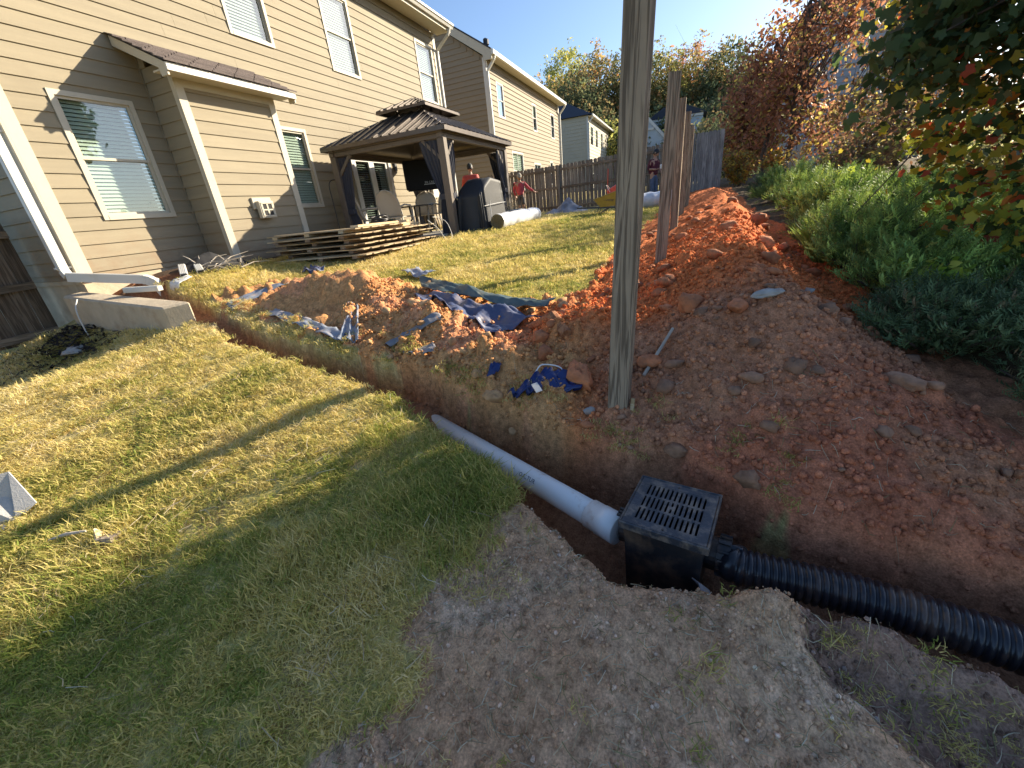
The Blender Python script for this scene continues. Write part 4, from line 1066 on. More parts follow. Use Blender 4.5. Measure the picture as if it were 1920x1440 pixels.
fence_y('fence', 'long weathered brown picket fence across the back of the lawn behind the wheelbarrow', 18.0, -.10, 7.9,
        lambda y: float(np.interp(y, [0, .94, 2.4, 4.5, 8], [1.66, 1.61, 1.50, 1.42, 1.40])), lambda y: float(np.interp(y, [-.2, 1, 2.4, 8], [-.2, -.26, -.29, -.30])), 'fence_wood', seed=5)
fence_y('fence', 'taller grey plain board fence panel ending at the far right end of the posts', 17.9, -1.15, -.22,
        lambda y: 1.775, lambda y: -.15, 'fence_grey', pw=.125, gap=.003, rails=False, posts=False, seed=6)
# dark gate panel at the left corner of the house, rails towards the camera
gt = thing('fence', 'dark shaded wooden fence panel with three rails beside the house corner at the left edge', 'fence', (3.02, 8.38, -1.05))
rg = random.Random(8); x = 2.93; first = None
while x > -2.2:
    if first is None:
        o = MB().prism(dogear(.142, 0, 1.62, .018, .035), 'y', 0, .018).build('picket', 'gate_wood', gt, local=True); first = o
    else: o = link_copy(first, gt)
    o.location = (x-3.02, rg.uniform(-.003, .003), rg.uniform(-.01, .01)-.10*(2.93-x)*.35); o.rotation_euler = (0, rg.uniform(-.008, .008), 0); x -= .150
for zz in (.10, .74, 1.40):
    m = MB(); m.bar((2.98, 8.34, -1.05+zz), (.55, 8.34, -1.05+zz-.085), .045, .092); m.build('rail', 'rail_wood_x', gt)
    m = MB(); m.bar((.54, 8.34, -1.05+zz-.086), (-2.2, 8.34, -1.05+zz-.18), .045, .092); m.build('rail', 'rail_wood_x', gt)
# bare fence posts in a row along the bank
post_xy = [(1.96, .258), (4.05, .173), (6.0, .112), (7.85, .05), (9.8, -.03), (11.8, -.06)]
tops = [.76, .83, .97, 1.08, 1.11, 1.2]
plabel = ['nearest tall bare fence post with deep cracks standing beside the trench', 'second bare fence post with one sunlit edge in front of the man in maroon', 'third bare fence post with wavy orange grain in the row',
          'fourth bare fence post from the camera along the red bank', 'fifth and thinner looking bare post near the far fence', 'last bare fence post before the grey fence panel']
for i, ((px_, py_), tz) in enumerate(zip(post_xy, tops)):
    zb = hz(px_, py_)+(.0)
    o = thing('fence_post', plabel[i], 'fence post', (px_, py_, zb), rad((-6, 3, -4, 2, -3, 4)[i]), 'bare fence posts along the bank')
    hgt = tz-zb; w_ = (.099, .094, .09, .09, .09, .09)[i]
    o.rotation_euler = (rad((2.3, 2.0, .8, 1.0, .8, .5)[i]), rad((.3, -.2, .4, 0, .2, 0)[i]), o.rotation_euler.z)
    n = 24; vs = []; fs = []
    ring = []
    prof = []
    rg = random.Random(40+i)
    for s_ in range(4):
        a = rad(45+90*s_); b = rad(45+90*(s_+1)); pa = Vector((math.cos(a), math.sin(a)))*w_*.7071; pb = Vector((math.cos(b), math.sin(b)))*w_*.7071
        for q in range(6): prof.append(pa.lerp(pb, (q+.12 if q == 0 else q)/6))
    cr = [rg.randrange(len(prof)) for _ in range(5)]
    for j in range(n+1):
        z = -.25+(hgt+.25)*j/n
        for q, p in enumerate(prof):
            k_ = 1+.010*math.sin(q*9.1+i)+.006*math.sin(z*7+q)
            if q in cr[:2+(i == 0)*3] and (q % 6) not in (0,): k_ -= .09*max(0, math.sin((z-.1)*(1.3+.2*(q % 3))+q))
            tw = rad(1.2*z*((i % 3)-1)); c_, s2 = math.cos(tw), math.sin(tw)
            vs.append(((p.x*c_-p.y*s2)*k_, (p.x*s2+p.y*c_)*k_, z))
    m_ = len(prof)
    for j in range(n):
        for q in range(m_): fs.append((j*m_+q, j*m_+(q+1) % m_, (j+1)*m_+(q+1) % m_, (j+1)*m_+q))
    fs.append(tuple(range(n*m_, n*m_+m_)))
    pb = MB().add(vs, fs).build('timber', 'post_wood', o, local=True)
# ------------------------------------------------------------------ drain: pipe, basin, corrugated hose
def cyl_frame(a, b):
    d = (Vector(b)-Vector(a)).normalized(); s = d.cross(Vector((0, 0, 1))).normalized(); u = s.cross(d)
    return d, s, u
PA, PBn = Vector((1.362, .205, -1.262)), Vector((2.26, 1.84, -1.30))
pvc = thing('drain_pipe', 'long white plastic drain pipe with muddy end lying in the open trench', 'drain pipe', PA)
m = MB(); d, s, u = cyl_frame(PA, PBn)
m.tube([PA+d*.07, PA+d*.35, PA+d*.8, PBn], .0572, 36); m.build('pipe', 'pvc', pvc, smooth=True)
m = MB(); m.tube([PA-d*.035, PA-d*.035+d*.001, PA+d*.055, PA+d*.056, PA+d*.115, PA+d*.117], [.060, .066, .066, .0635, .0635, .058], 36); m.build('coupling', 'pvc_clean', pvc, smooth=True)
# print on the pipe, wrapped round its upper side
def wrap_text(body, size, origin, d, u, s, r, mat_, parent, name, ang0, flip=False):
    cu = bpy.data.curves.new(name, 'FONT'); cu.body = body; cu.size = size; cu.resolution_u = 2
    tmp = bpy.data.objects.new('tmp', cu); COL.objects.link(tmp)
    dg = bpy.context.evaluated_depsgraph_get(); me = bpy.data.meshes.new_from_object(tmp.evaluated_get(dg))
    bpy.data.objects.remove(tmp); bpy.data.curves.remove(cu)
    me.materials.clear(); me.materials.append(MATS[mat_]); inv = wloc(parent).inverted()
    for v in me.vertices:
        a = ang0+v.co.y/r
        p = Vector(origin)+d*v.co.x+(u*math.cos(a)+s*math.sin(a))*r
        v.co = inv @ p
    me.name = name
    o = bpy.data.objects.new(name, me); COL.objects.link(o); o.parent = parent
    return o
# s points to the camera side; text runs towards the basin
sgn = 1
cd_ = -d
wrap_text("r OALTUR", .030, PA+d*.50, cd_, u, -s if s.dot(Vector((-1, 0, 0))) < 0 else s, .0578, 'ink', pvc, 'print', rad(38)) if False else None
cs = s if s.dot(-PA) > 0 else -s
for t_, o_ in (("J'", .60), ("OALTUR", .545)):
    cu = wrap_text(t_, .030, PA+d*o_, -d, cs, u, .0578, 'ink', pvc, 'print', rad(32))

bas_c = Vector((1.338, -.02, -1.10)); BANG = math.atan2(-.98, -.2)
basin = thing('catch_basin', 'square black plastic catch basin with slotted grate lid in the trench', 'catch basin', bas_c, BANG+0.0)
BR = .155
def ring(x, z): return [(-x, -x, z), (x, -x, z), (x, x, z), (-x, x, z)]
m = MB(); vs = ring(BR-.012, -.012)+ring(BR-.02, -.10)+ring(BR-.028, -.38)
m.add(vs, [(i+4*j, (i+1) % 4+4*j, (i+1) % 4+4*j+4, i+4*j+4) for j in range(2) for i in range(4)]+[(8, 9, 10, 11)])
vs2 = ring(BR-.024, -.012)+ring(BR-.034, -.36); m.add(vs2, [(i, i+4, (i+1) % 4+4, (i+1) % 4) for i in range(4)])
m.build('body', 'black_plastic', basin, local=True, recalc=False)
m = MB()
for a, b, c, e in ((-BR, BR, -BR, -BR+.008), (-BR, BR, BR-.008, BR), (-BR, -BR+.008, -BR+.008, BR-.008), (BR-.008, BR, -BR+.008, BR-.008)): m.box(a, b, c, e, -.03, .004)
m.build('rim', 'grate', basin, local=True, bevel=.003)
g = MB(); B2 = BR-.010; W0 = B2-.032
for a, b, c, e in ((-B2, B2, -B2, -W0), (-B2, B2, W0, B2), (-B2, -W0, -W0, W0), (W0, B2, -W0, W0)): g.box(a, b, c, e, -.010, .001)
nc, nr = 13, 3; pw = 2*W0/nc; ph = 2*W0/nr
for i in range(nc+1): 
    x = -W0+i*pw; g.box(max(-W0, x-.0048), min(W0, x+.0048), -W0, W0, -.010, .0)
for j in range(nr+1):
    y = -W0+j*ph; g.box(-W0, W0, max(-W0, y-.006), min(W0, y+.006), -.0105, -.0003)
g.box(-.008, .008, -.008, .008, -.010, -.0002)
g.build('grate', 'grate', basin, local=True)
for sx, sy in ((0, -1), (0, 1)):
    m = MB(); m.lathe([(0, .004), (.004, .004), (.005, .001)], (sx*.14, sy*(B2-.016), 0), 10); m.build('screw', 'black_plastic', basin, local=True)
m = MB(); m.tube([(-BR+.03, 0, -.155), (-BR-.03, 0, -.155)], .066, 24); 
for k_ in range(3): m.bar((-BR-.02, .02*k_-.02, -.155+.062), (-BR-.05, .02*k_-.02, -.155+.062), .01, .008)
m.build('inlet_collar', 'black_plastic', basin, local=True)
m = MB(); m.tube([(BR-.03, 0, -.15), (BR+.015, 0, -.15), (BR+.016, 0, -.15), (BR+.058, 0, -.15)], [.062, .062, .0695, .0695], 24)
for k_ in range(14):
    a = 2*PI*k_/14; m.bar((BR+.018, .0695*math.cos(a), -.15+.0695*math.sin(a)), (BR+.056, .0695*math.cos(a), -.15+.0695*math.sin(a)), .013, .006, up=(0, -math.sin(a), math.cos(a)))
m.build('outlet_collar', 'black_plastic', basin, local=True)
mw = wloc(basin)
start = mw @ Vector((BR+.06, 0, -.15))
path = [start, Vector((1.258, -.27, -1.25)), Vector((1.236, -.58, -1.252)), Vector((1.17, -.92, -1.258)), Vector((1.08, -1.3, -1.27)), Vector((.97, -1.8, -1.30)), Vector((.85, -2.5, -1.36)), Vector((.75, -3.2, -1.42))]
def catmull(P, n):
    P = [P[0]*2-P[1]]+P+[P[-1]*2-P[-2]]; out = []
    for i in range(1, len(P)-2):
        for k_ in range(n):
            t = k_/n; a, b, c, e = P[i-1], P[i], P[i+1], P[i+2]
            out.append(.5*((2*b)+(c-a)*t+(2*a-5*b+4*c-e)*t*t+(3*b-a-3*c+e)*t**3))
    out.append(P[-2]); return out
cp = catmull(path, 40); L_ = [0]
for a, b in zip(cp[:-1], cp[1:]): L_.append(L_[-1]+(b-a).length)
pitch = .0235; nst = int(L_[-1]/pitch*6); pts = []; rs = []
j = 0
for k_ in range(nst):
    t = k_/6*pitch
    while j < len(L_)-2 and L_[j+1] < t: j += 1
    f_ = (t-L_[j])/max(1e-6, L_[j+1]-L_[j]); pts.append(cp[j].lerp(cp[j+1], min(1, f_)))
    ph_ = k_ % 6; rs.append((.0625, .0665, .0675, .0665, .0625, .0560)[ph_])
o = MB().tube(pts, rs, 26).build('corrugated_pipe', 'corrugated', None, smooth=True)
tag(o, 'black corrugated drain hose running out of the basin to the right edge', 'drain hose')
m = MB(); m.add([(-.05, -.03, 0), (.05, -.035, .0), (.055, .03, .035), (-.045, .04, .03), (.0, .0, .045), (.005, .05, .06)], [(0, 1, 4), (1, 2, 4), (2, 5, 4), (5, 3, 4), (3, 0, 4)]); m.xform(Matrix.Translation((1.13, -.135, -1.30)) @ Matrix.Rotation(.5, 4, 'Z') @ Matrix.Rotation(.5, 4, 'X'))
o = m.build('plastic_scrap', 'tarp_grey', None); md_ = o.modifiers.new('t', 'SOLIDIFY'); md_.thickness = .004; tag(o, 'small grey plastic scrap in the trench below the catch basin', 'scrap')

# ------------------------------------------------------------------ cloth sheets (tarps, bags)
def sheet(name, corners, nu, nv, fold, matn, label=None, cat=None, seed=0, lift=None, parent=None, raw=.02, edge=.06, hgt=None, group=None):
    """crumpled sheet stretched over corners A(0,0) B(1,0) C(1,1) D(0,1), lying on the ground with folds"""
    A, B, C_, D = [np.array(c[:2], float) for c in corners]; sc = np.random.default_rng(seed)
    uu, vv = np.meshgrid(np.linspace(0, 1, nu), np.linspace(0, 1, nv), indexing='ij')
    en = (fbm(uu*4, vv*4, seed+300, 3)-.5)*edge*1.6*((np.abs(uu-.5) > .42) | (np.abs(vv-.5) > .42))
    P2 = (A*(1-uu)[..., None]*(1-vv)[..., None]+B*uu[..., None]*(1-vv)[..., None]+C_*uu[..., None]*vv[..., None]+D*(1-uu)[..., None]*vv[..., None])
    x = P2[..., 0].ravel(); y = P2[..., 1].ravel()
    x = x+en.ravel()*.5; y = y+en.ravel()*.35
    z = height(x, y, False)+.02
    r1 = np.abs(fbm(uu*3+seed, vv*1.6, seed+1, 3)-.5).ravel(); r2 = np.abs(fbm(uu*7, vv*5+seed, seed+7, 3)-.5).ravel()
    z = z+.012+fold*.8*(1.0-np.minimum(1, r1*5.5))**1.3+fold*.22*(1-np.minimum(1, r2*6))
    if lift is not None: z = z+lift(uu.ravel(), vv.ravel())
    vs = np.stack([x, y, z], 1); i = np.arange(nu*nv).reshape(nu, nv)
    q = np.stack([i[:-1, :-1].ravel(), i[1:, :-1].ravel(), i[1:, 1:].ravel(), i[:-1, 1:].ravel()], 1)
    if parent is not None: vs = vs-np.array(wloc(parent).translation)
    o = np_mesh(name, vs, q, matn, smooth=True, parent=parent)
    md_ = o.modifiers.new('thickness', 'SOLIDIFY'); md_.thickness = .004
    if label: tag(o, label, cat, group)
    return o
tp = thing('tarp', 'big crumpled dark blue tarp half buried at the back edge of the spoil heaps', 'tarp', (3.2, 1.7, -.75))
sheet('sheet', [(3.45, 2.45), (3.02, .98), (2.72, 1.30), (2.95, 2.05)], 60, 34, .085, 'tarp_blue', seed=4, parent=tp, lift=lambda u_, v_: .05*np.exp(-((v_-.25)/.25)**2))
sheet('turned_edge', [(3.72, 2.55), (3.22, .92), (3.08, .98), (3.45, 2.35)], 60, 14, .06, 'tarp_green', seed=9, parent=tp, lift=lambda u_, v_: .05+.05*np.sin(v_*PI))
sheet('tarp', [(3.06, 4.12), (2.50, 2.62), (2.63, 2.62), (3.16, 4.05)], 50, 8, .04, 'tarp_pale', 'pale blue strip of tarp edging the trench beside the spoil heap', 'tarp', seed=14, edge=.02)
sheet('tarp', [(2.50, 2.62), (2.46, 2.36), (3.10, 2.86), (3.14, 3.02)], 16, 44, .05, 'tarp_pale', 'pale wrinkled tarp tongue crossing between the two spoil heaps', 'tarp', seed=19, edge=.03)
sheet('tarp', [(3.24, 4.98), (3.15, 4.75), (3.75, 4.45), (3.85, 4.70)], 14, 30, .035, 'tarp_pale', 'dusty grey blue tarp edge at the far end of the left spoil heap', 'tarp', seed=23, edge=.03)
sheet('tarp', [(4.40, 4.95), (4.33, 4.62), (4.55, 4.62), (4.60, 4.92)], 14, 12, .07, 'tarp_blue', 'small bright blue tarp scrap on the grass before the fence panel stack', 'tarp', seed=27, edge=.03)
sheet('tarp', [(4.22, 3.12), (4.05, 2.72), (4.25, 2.66), (4.42, 3.0)], 14, 12, .06, 'tarp_pale', 'small pale blue tarp scrap alone on the sunny lawn', 'tarp', seed=31, edge=.04)
sheet('cloth_strip', [(2.46, 2.12), (2.42, 2.03), (2.66, 1.66), (2.70, 1.72)], 6, 40, .03, 'tarp_grey', 'long thin grey cloth strip lying across the loose soil', 'cloth', seed=35, edge=.01)
sheet('cloth_strip', [(2.34, 1.86), (2.30, 1.70), (2.36, 1.56), (2.44, 1.66)], 16, 18, .03, 'tarp_grey', 'short dark folded cloth end at the grassy trench lip', 'cloth', seed=39, edge=.02)
bg_ = thing('blue_bag', 'folded shiny blue bag lying open on the trench lip by the big clod', 'bag', (1.99, .66, -1.0))
def bag_panel(pts, name='panel'):
    vs = [Vector(p) for p in pts]; n = 9; out = []; fs = []
    for i in range(n):
        for j in range(n):
            a = vs[0].lerp(vs[1], i/(n-1)); b = vs[3].lerp(vs[2], i/(n-1)); p = a.lerp(b, j/(n-1))
            k_ = .018*math.sin(i*1.3+j*.9)+.014*math.sin(j*1.9-i*.6); out.append((p.x+k_*.4, p.y-k_*.4, p.z+k_))
    for i in range(n-1):
        for j in range(n-1): fs.append((i*n+j, (i+1)*n+j, (i+1)*n+j+1, i*n+j+1))
    o = MB().add(out, fs).build(name, 'bag_blue', bg_, smooth=True); md_ = o.modifiers.new('t', 'SOLIDIFY'); md_.thickness = .005
bz = hz(1.99, .66)
bag_panel([(2.03, .78, bz+.03), (2.10, .68, bz+.10), (2.05, .45, bz+.055), (1.98, .47, bz+.02)])
bag_panel([(1.95, .84, bz+.0), (2.06, .72, bz+.095), (2.12, .60, bz+.08), (1.99, .50, bz+.02)])
bag_panel([(1.94, .88, bz+.0), (2.0, .76, bz+.06), (1.97, .66, bz+.05), (1.93, .78, bz+.01)])
m = MB(); m.box(-.03, .03, -.02, .02, 0, .003); m.xform(Matrix.Translation((1.945, .70, bz+.045)) @ Matrix.Rotation(.9, 4, 'Z') @ Matrix.Rotation(-.6, 4, 'Y')); m.build('care_label', 'paper', bg_)
m = MB(); m.tube(catmull([Vector((2.06, .74, bz+.09)), Vector((2.10, .71, bz+.12)), Vector((2.13, .62, bz+.10)), Vector((2.11, .58, bz+.06))], 6), .004, 6); m.build('white_edge', 'white_ink', bg_)
sheet('tarp', [(2.06, 1.06), (2.05, 1.0), (2.11, .97), (2.13, 1.03)], 8, 8, .03, 'bag_blue', 'tiny dark blue tarp corner poking out of the loose soil', 'tarp', seed=44, edge=.01)

# ------------------------------------------------------------------ stack of old fence panels
STK = (5.12, 4.42)
rg = random.Random(77)
ordn = ['bottom', 'second from the bottom', 'third from the bottom', 'fourth from the bottom', 'fifth from the bottom', 'topmost']
panel0 = None; zcur = -.455
pick_me = None
for pi in range(6):
    ang = rad([3, -1, 2.5, 0, 2, 3.5][pi]); ox, oy = [(-.05, -.12), (.02, .0), (-.06, .05), (.0, .02), (-.10, .0), (.03, .10)][pi]
    f = thing('old_fence_section', f'old wooden fence panel, {ordn[pi]} in the flat stack before the gazebo', 'fence panel', (STK[0]+ox, STK[1]+oy, zcur), ang, 'old fence panels stacked on the lawn')
    for yy in (.22, .86, 1.50):
        mm = MB().box(0.0, 2.30, yy-.045, yy+.045, 0, .038).build('rail', 'rail_wood_x' if pi < 5 else 'new_wood', f, local=True)
    for q in range(16):
        if pi == 5 and q in (12, 13, 14, 15): continue
        if pick_me is None:
            o = MB().prism([(-.069, 0), (.069, 0), (.069, 1.75), (.045, 1.78), (-.045, 1.78), (-.069, 1.75)], 'z', 0, .016).build('picket', 'stack_wood', f, local=True); pick_me = o
        else: o = link_copy(pick_me, f)
        if pi == 5: o.scale = (1, .98, 1)
        o.location = (.072+q*.144, -.03+rg.uniform(-.05, .05), .0395+rg.uniform(-.002, .004)); o.rotation_euler = (rg.uniform(-.006, .006), rg.uniform(-.02, .02), rg.uniform(-.012, .012))
    zcur += .073
o = thing('lumber', 'pale new timber plank lying on top of the fence panel stack', 'plank', (5.5, 4.7, zcur-.012), rad(10))
MB().box(0, 1.9, 0, .14, 0, .036).build('board', 'new_wood', o, local=True, bevel=.003)
for i, (a, b) in enumerate(((5.3, 4.5), (6.3, 4.6), (7.2, 4.6), (5.4, 5.8))):
    z0 = hz(a, b); o = MB().box(a-.10, a+.10, b-.06, b+.06, z0-.05, -.457).build('support_block', 'rail_wood', None); tag(o, ['rough block under the near left corner of the panel stack', 'rough block under the middle of the panel stack', 'rough block under the right end of the panel stack', 'rough block under the far left corner of the panel stack'][i], 'block', 'blocks under the panel stack')
m = MB(); rg = random.Random(5)
pts = [Vector((7.15+.16*math.cos(t*.62), 5.55+.16*math.sin(t*.62), zcur+.02+.004*t+.02*math.sin(t*1.7))) for t in range(34)]
m.tube(catmull(pts, 3), .016, 7); o = m.build('garden_hose', 'steel_dark', None, smooth=True); tag(o, 'grey coil of hose resting on the panel stack', 'hose')
m = MB(); m.tube(catmull([Vector(p) for p in ((6.85, 4.28, zcur-.02), (7.0, 4.18, -.2), (7.1, 4.1, -.40), (7.25, 4.05, -.37), (7.35, 4.18, -.12), (7.3, 4.32, zcur), (7.15, 4.35, zcur+.02))], 8), .006, 6)
o = m.build('cable', 'white_trim', None, smooth=True); tag(o, 'thin white cable looped down the side of the panel stack', 'cable')

# ------------------------------------------------------------------ patio furniture, grill, screen
def chair(loc, rz, label):
    t = thing('patio_chair', label, 'chair', loc, rz, 'beige patio chairs under the gazebo')
    vs = []; fs = []; n = 14; mrow = 10            # oval back with a rolled rim
    for i in range(mrow):
        for j in range(n):
            u_ = j/(n-1)*2-1; v_ = i/(mrow-1)
            hw = .27*math.sqrt(max(0.02, 1-(max(0, (v_-.45)/.55))**2.4))
            vs.append((-.22-.16*v_-.05*(u_*u_-1), u_*hw, .42+.55*v_))
    for i in range(mrow-1):
        for j in range(n-1): fs.append((i*n+j, i*n+j+1, (i+1)*n+j+1, (i+1)*n+j))
    o = MB().add(vs, fs).build('backrest', 'resin', t, local=True, smooth=True); md_ = o.modifiers.new('t', 'SOLIDIFY'); md_.thickness = .012
    rim = [Vector(vs[i*n]) for i in range(mrow)]+[Vector(vs[(mrow-1)*n+j]) for j in range(n)]+[Vector(vs[i*n+n-1]) for i in range(mrow-1, -1, -1)]
    MB().tube(rim, .017, 7).build('back_rim', 'resin', t, local=True, smooth=True)
    MB().box(-.24, .24, -.25, .25, .395, .425).build('seat', 'resin', t, local=True, bevel=.012)
    for sy in (-1, 1):
        MB().tube([(-.27, sy*.27, .62), (-.1, sy*.29, .66), (.18, sy*.28, .64), (.24, sy*.26, .56)], .02, 7).build('armrest', 'resin', t, local=True, smooth=True)
        for a, b in ((.24, .27), (-.22, -.32)): MB().tube([(a, sy*.25, .56 if a > 0 else .41), (b, sy*.28, 0)], [.022, .018], 7).build('leg', 'resin', t, local=True, smooth=True)
PZ0 = -.335
chair((8.45, 6.70, PZ0), rad(-50), 'beige oval backed patio chair farthest left, mostly behind the curtain')
chair((8.55, 6.12, PZ0), rad(5), 'beige oval backed patio chair seen from behind, left of the table')
chair((9.75, 5.62, PZ0), rad(175), 'beige oval backed patio chair standing front right of the table')
chair((9.95, 6.25, PZ0), rad(200), 'beige oval backed patio chair half hidden behind another chair on the right')
t = thing('patio_table', 'round dark topped patio table between the beige chairs', 'table', (9.2, 6.05, PZ0))
MB().lathe([(0, .60), (.46, .60), (.47, .615), (.46, .63), (0, .63)], (0, 0, 0), 28).build('table_top', 'table_top', t, local=True)
for a in range(4):
    c_, s_ = math.cos(a*PI/2+.6), math.sin(a*PI/2+.6); MB().tube([(c_*.12, s_*.12, .6), (c_*.10, s_*.10, .35), (c_*.32, s_*.32, 0)], .022, 7).build('leg', 'steel_dark', t, local=True)
# outdoor screen in a black cover, hung on an arm from the back right post
tvc = Vector((10.05, 6.15, .98)); ta = math.atan2(-.52, -.85)
tv = thing('outdoor_tv', 'outdoor television in a black cover hanging inside the gazebo', 'television', tvc, ta)
m = MB(); m.box(-.05, .05, -.50, .50, -.30, .36); m.build('cover', 'black_fabric', tv, local=True, bevel=.02)
m = MB(); m.box(-.045, .045, -.46, .46, -.33, -.301); m.build('cover_hem', 'black_fabric', tv, local=True)
m = MB(); m.tube([(-.04, 0, .1), (-.35, -.1, .1), (-.6, -.35, .1)], .03, 8); m.build('wall_arm', 'steel_dark', tv, local=True)
def flat_text(body, size, mx, mat_, parent, name='lettering', depth=.001):
    cu = bpy.data.curves.new(name, 'FONT'); cu.body = body; cu.size = size; cu.extrude = depth; cu.align_x = 'CENTER'; cu.resolution_u = 2
    tmp = bpy.data.objects.new('tmp', cu); COL.objects.link(tmp); dg = bpy.context.evaluated_depsgraph_get()
    me = bpy.data.meshes.new_from_object(tmp.evaluated_get(dg)); bpy.data.objects.remove(tmp); bpy.data.curves.remove(cu)
    me.materials.clear(); me.materials.append(MATS[mat_]); me.transform(mx); me.name = name
    o = bpy.data.objects.new(name, me); COL.objects.link(o); o.parent = parent; return o
RT = Matrix.Rotation(rad(90), 4, 'Z') @ Matrix.Rotation(rad(90), 4, 'X')
flat_text('IN CASE', .075, Matrix.Translation((.053, .12, -.18)) @ RT, 'white_ink', tv)
m = MB(); m.box(.050, .053, -.04, .28, -.205, -.192); m.build('underline', 'white_ink', tv, local=True)
# covered grill
gr = thing('covered_grill', 'bulky barbecue grill under a loose black cover beside the gazebo post', 'grill', (8.6, 4.0, -.38))
def cover_mesh():
    nx_, nz_ = 72, 26; vs = []; fs = []
    x0, x1, y0, y1 = 8.03, 9.15, 3.72, 4.26; zb, zt = -.37, .64
    for j in range(nz_):
        v_ = j/(nz_-1); z = zb+(zt-zb)*min(1, v_/.82)
        shr = 0 if v_ < .82 else (v_-.82)/.18
        for i in range(nx_):
            a = 2*PI*i/nx_; c_, s_ = math.cos(a), math.sin(a)
            e = .22
            ex = math.copysign(abs(c_)**e, c_); ey = math.copysign(abs(s_)**e, s_)
            w_ = (.5*(x1-x0))*(1-shr); d_ = (.5*(y1-y0))*(1-shr)
            fl = (1-v_)**1.5*.06; rip = (.022*math.sin(i*1.25)+.02*math.sin(i*.55+2+v_*2))*(1-v_*.6)
            zz = z-.34*max(0, (-ex*w_-.12)/.44)*min(1, v_/.82)**2 if ex < 0 else z
            zz -= .05*max(0, ex)*(v_ > .6)
            vs.append(((x0+x1)/2+ex*(w_+fl+rip*(shr == 0)), (y0+y1)/2+ey*(d_+fl+rip*(shr == 0)), zz))
    for j in range(nz_-1):
        for i in range(nx_): fs.append((j*nx_+i, j*nx_+(i+1) % nx_, (j+1)*nx_+(i+1) % nx_, (j+1)*nx_+i))
    return MB().add(vs, fs)
cover_mesh().build('cover', 'grill_cover', gr, smooth=True)
for zz in (.12,):
    m = MB(); m.tube(catmull([Vector(p) for p in ((8.02, 3.66, zz-.02), (8.3, 3.645, zz), (8.7, 3.64, zz+.02), (9.1, 3.65, zz+.03))], 6), .007, 5); m.build('strap', 'grey_strap', gr)
m = MB(); m.tube([(8.25, 3.64, zz+.08), (8.25, 3.635, -.2)], .008, 5); m.build('strap', 'grey_strap', gr)
m = MB(); m.tube([(8.2, 3.9, -.38), (8.2, 3.9, -.2)], .03, 8); m.tube([(9.0, 3.9, -.38), (9.0, 3.9, -.2)], .03, 8); m.tube([(8.2, 4.15, -.38), (8.2, 4.15, -.2)], .03, 8); m.tube([(9.0, 4.15, -.38), (9.0, 4.15, -.2)], .03, 8)
o = m.build('wheels', 'rubber', gr); o['kind'] = 'stuff'
# shepherd hook by the wall
m = MB(); m.tube(catmull([Vector(p) for p in ((7.72, 7.12, -.36), (7.72, 7.12, .5), (7.72, 7.12, .82), (7.78, 7.10, .93), (7.90, 7.07, .95), (7.98, 7.05, .90))], 6), .009, 7)
o = m.build('garden_hook', 'steel_dark', None, smooth=True); tag(o, 'thin black hooked rod standing against the house wall left of the gazebo', 'garden hook')

# ------------------------------------------------------------------ rolls, planter, wheelbarrow, tool, grey tarp, boards
def roll(a, b, r, label, sag=0.0, seed=0):
    a = Vector(a); b = Vector(b); a.z = hz(a.x, a.y)+r-.01; b.z = hz(b.x, b.y)+r-.01
    t = thing('wrapped_roll', label, 'roll', a, 0, 'rolls wrapped in clear plastic')
    d = (b-a).normalized(); n = 26; pts = [a.lerp(b, i/n) for i in range(n+1)]; rg = random.Random(seed)
    rs_ = [r*(1+.05*math.sin(i*1.1+seed)+rg.uniform(-.025, .025)) for i in range(n+1)]; rs_[0] = rs_[-1] = r*.93
    o = MB().tube(pts, rs_, 22, caps=False).build('plastic_wrap', 'wrap_white', t, smooth=True)
    sp = MB(); s = d.cross(Vector((0, 0, 1))).normalized(); u = s.cross(d); q = []
    for i in range(150):
        an = i/150*2*PI*6.5; rr = r*.92*(1-i/150)**.9+.004; q.append(a-d*.012+(s*math.cos(an)+u*math.sin(an))*rr)
    sp.tube(q, .010, 5); sp.build('rolled_end', 'carpet_end', t)
    m = MB(); m.tube([a, a+d*.02], r*.9, 22); m.tube([b-d*.02, b], r*.9, 22); m.build('core', 'carpet_end', t)
    return t
roll((8.12, 3.46, 0), (10.3, 3.36, 0), .155, 'white plastic wrapped roll lying on the lawn before the covered grill', seed=2)
roll((11.9, 1.62, 0), (12.75, .22, 0), .20, 'white topped wrapped roll lying behind the bare posts near the man in maroon', seed=5)
pt = thing('planter', 'round grey planter of dead plants behind the wrapped roll', 'planter', (10.35, 4.0, hz(10.35, 4.0)))
MB().lathe([(0, 0), (.17, 0), (.21, .24), (.26, .25), (.27, .31), (.23, .31), (.22, .26), (0, .26)], (0, 0, 0), 24).build('pot', 'pot_grey', pt, local=True)
m = MB(); rg = random.Random(3)
for k_ in range(34):
    a = rg.uniform(0, 6.28); r = rg.uniform(0, .17); h = rg.uniform(.15, .36); q = Vector((r*math.cos(a), r*math.sin(a), .25)); tip = q+Vector((rg.uniform(-.12, .12), rg.uniform(-.12, .12), h)); m.tube([q, q.lerp(tip, .5)+Vector((.02, .01, 0)), tip], [.006, .005, .002], 4)
o = m.build('dead_stems', 'straw', pt, local=True); o['kind'] = 'stuff'
wb = thing('wheelbarrow', 'yellow brown wheelbarrow with an orange bucket in it by the back fence', 'wheelbarrow', (10.45, 1.62, hz(10.45, 1.62)))
wb.scale = (.74, .74, .74)
wz = .30
top = [(-.30, .42, .47), (.30, .42, .47), (.32, -.48, .70), (-.32, -.48, .70)]; bot = [(-.22, .24, .24), (.22, .24, .24), (.20, -.25, .24), (-.20, -.25, .24)]
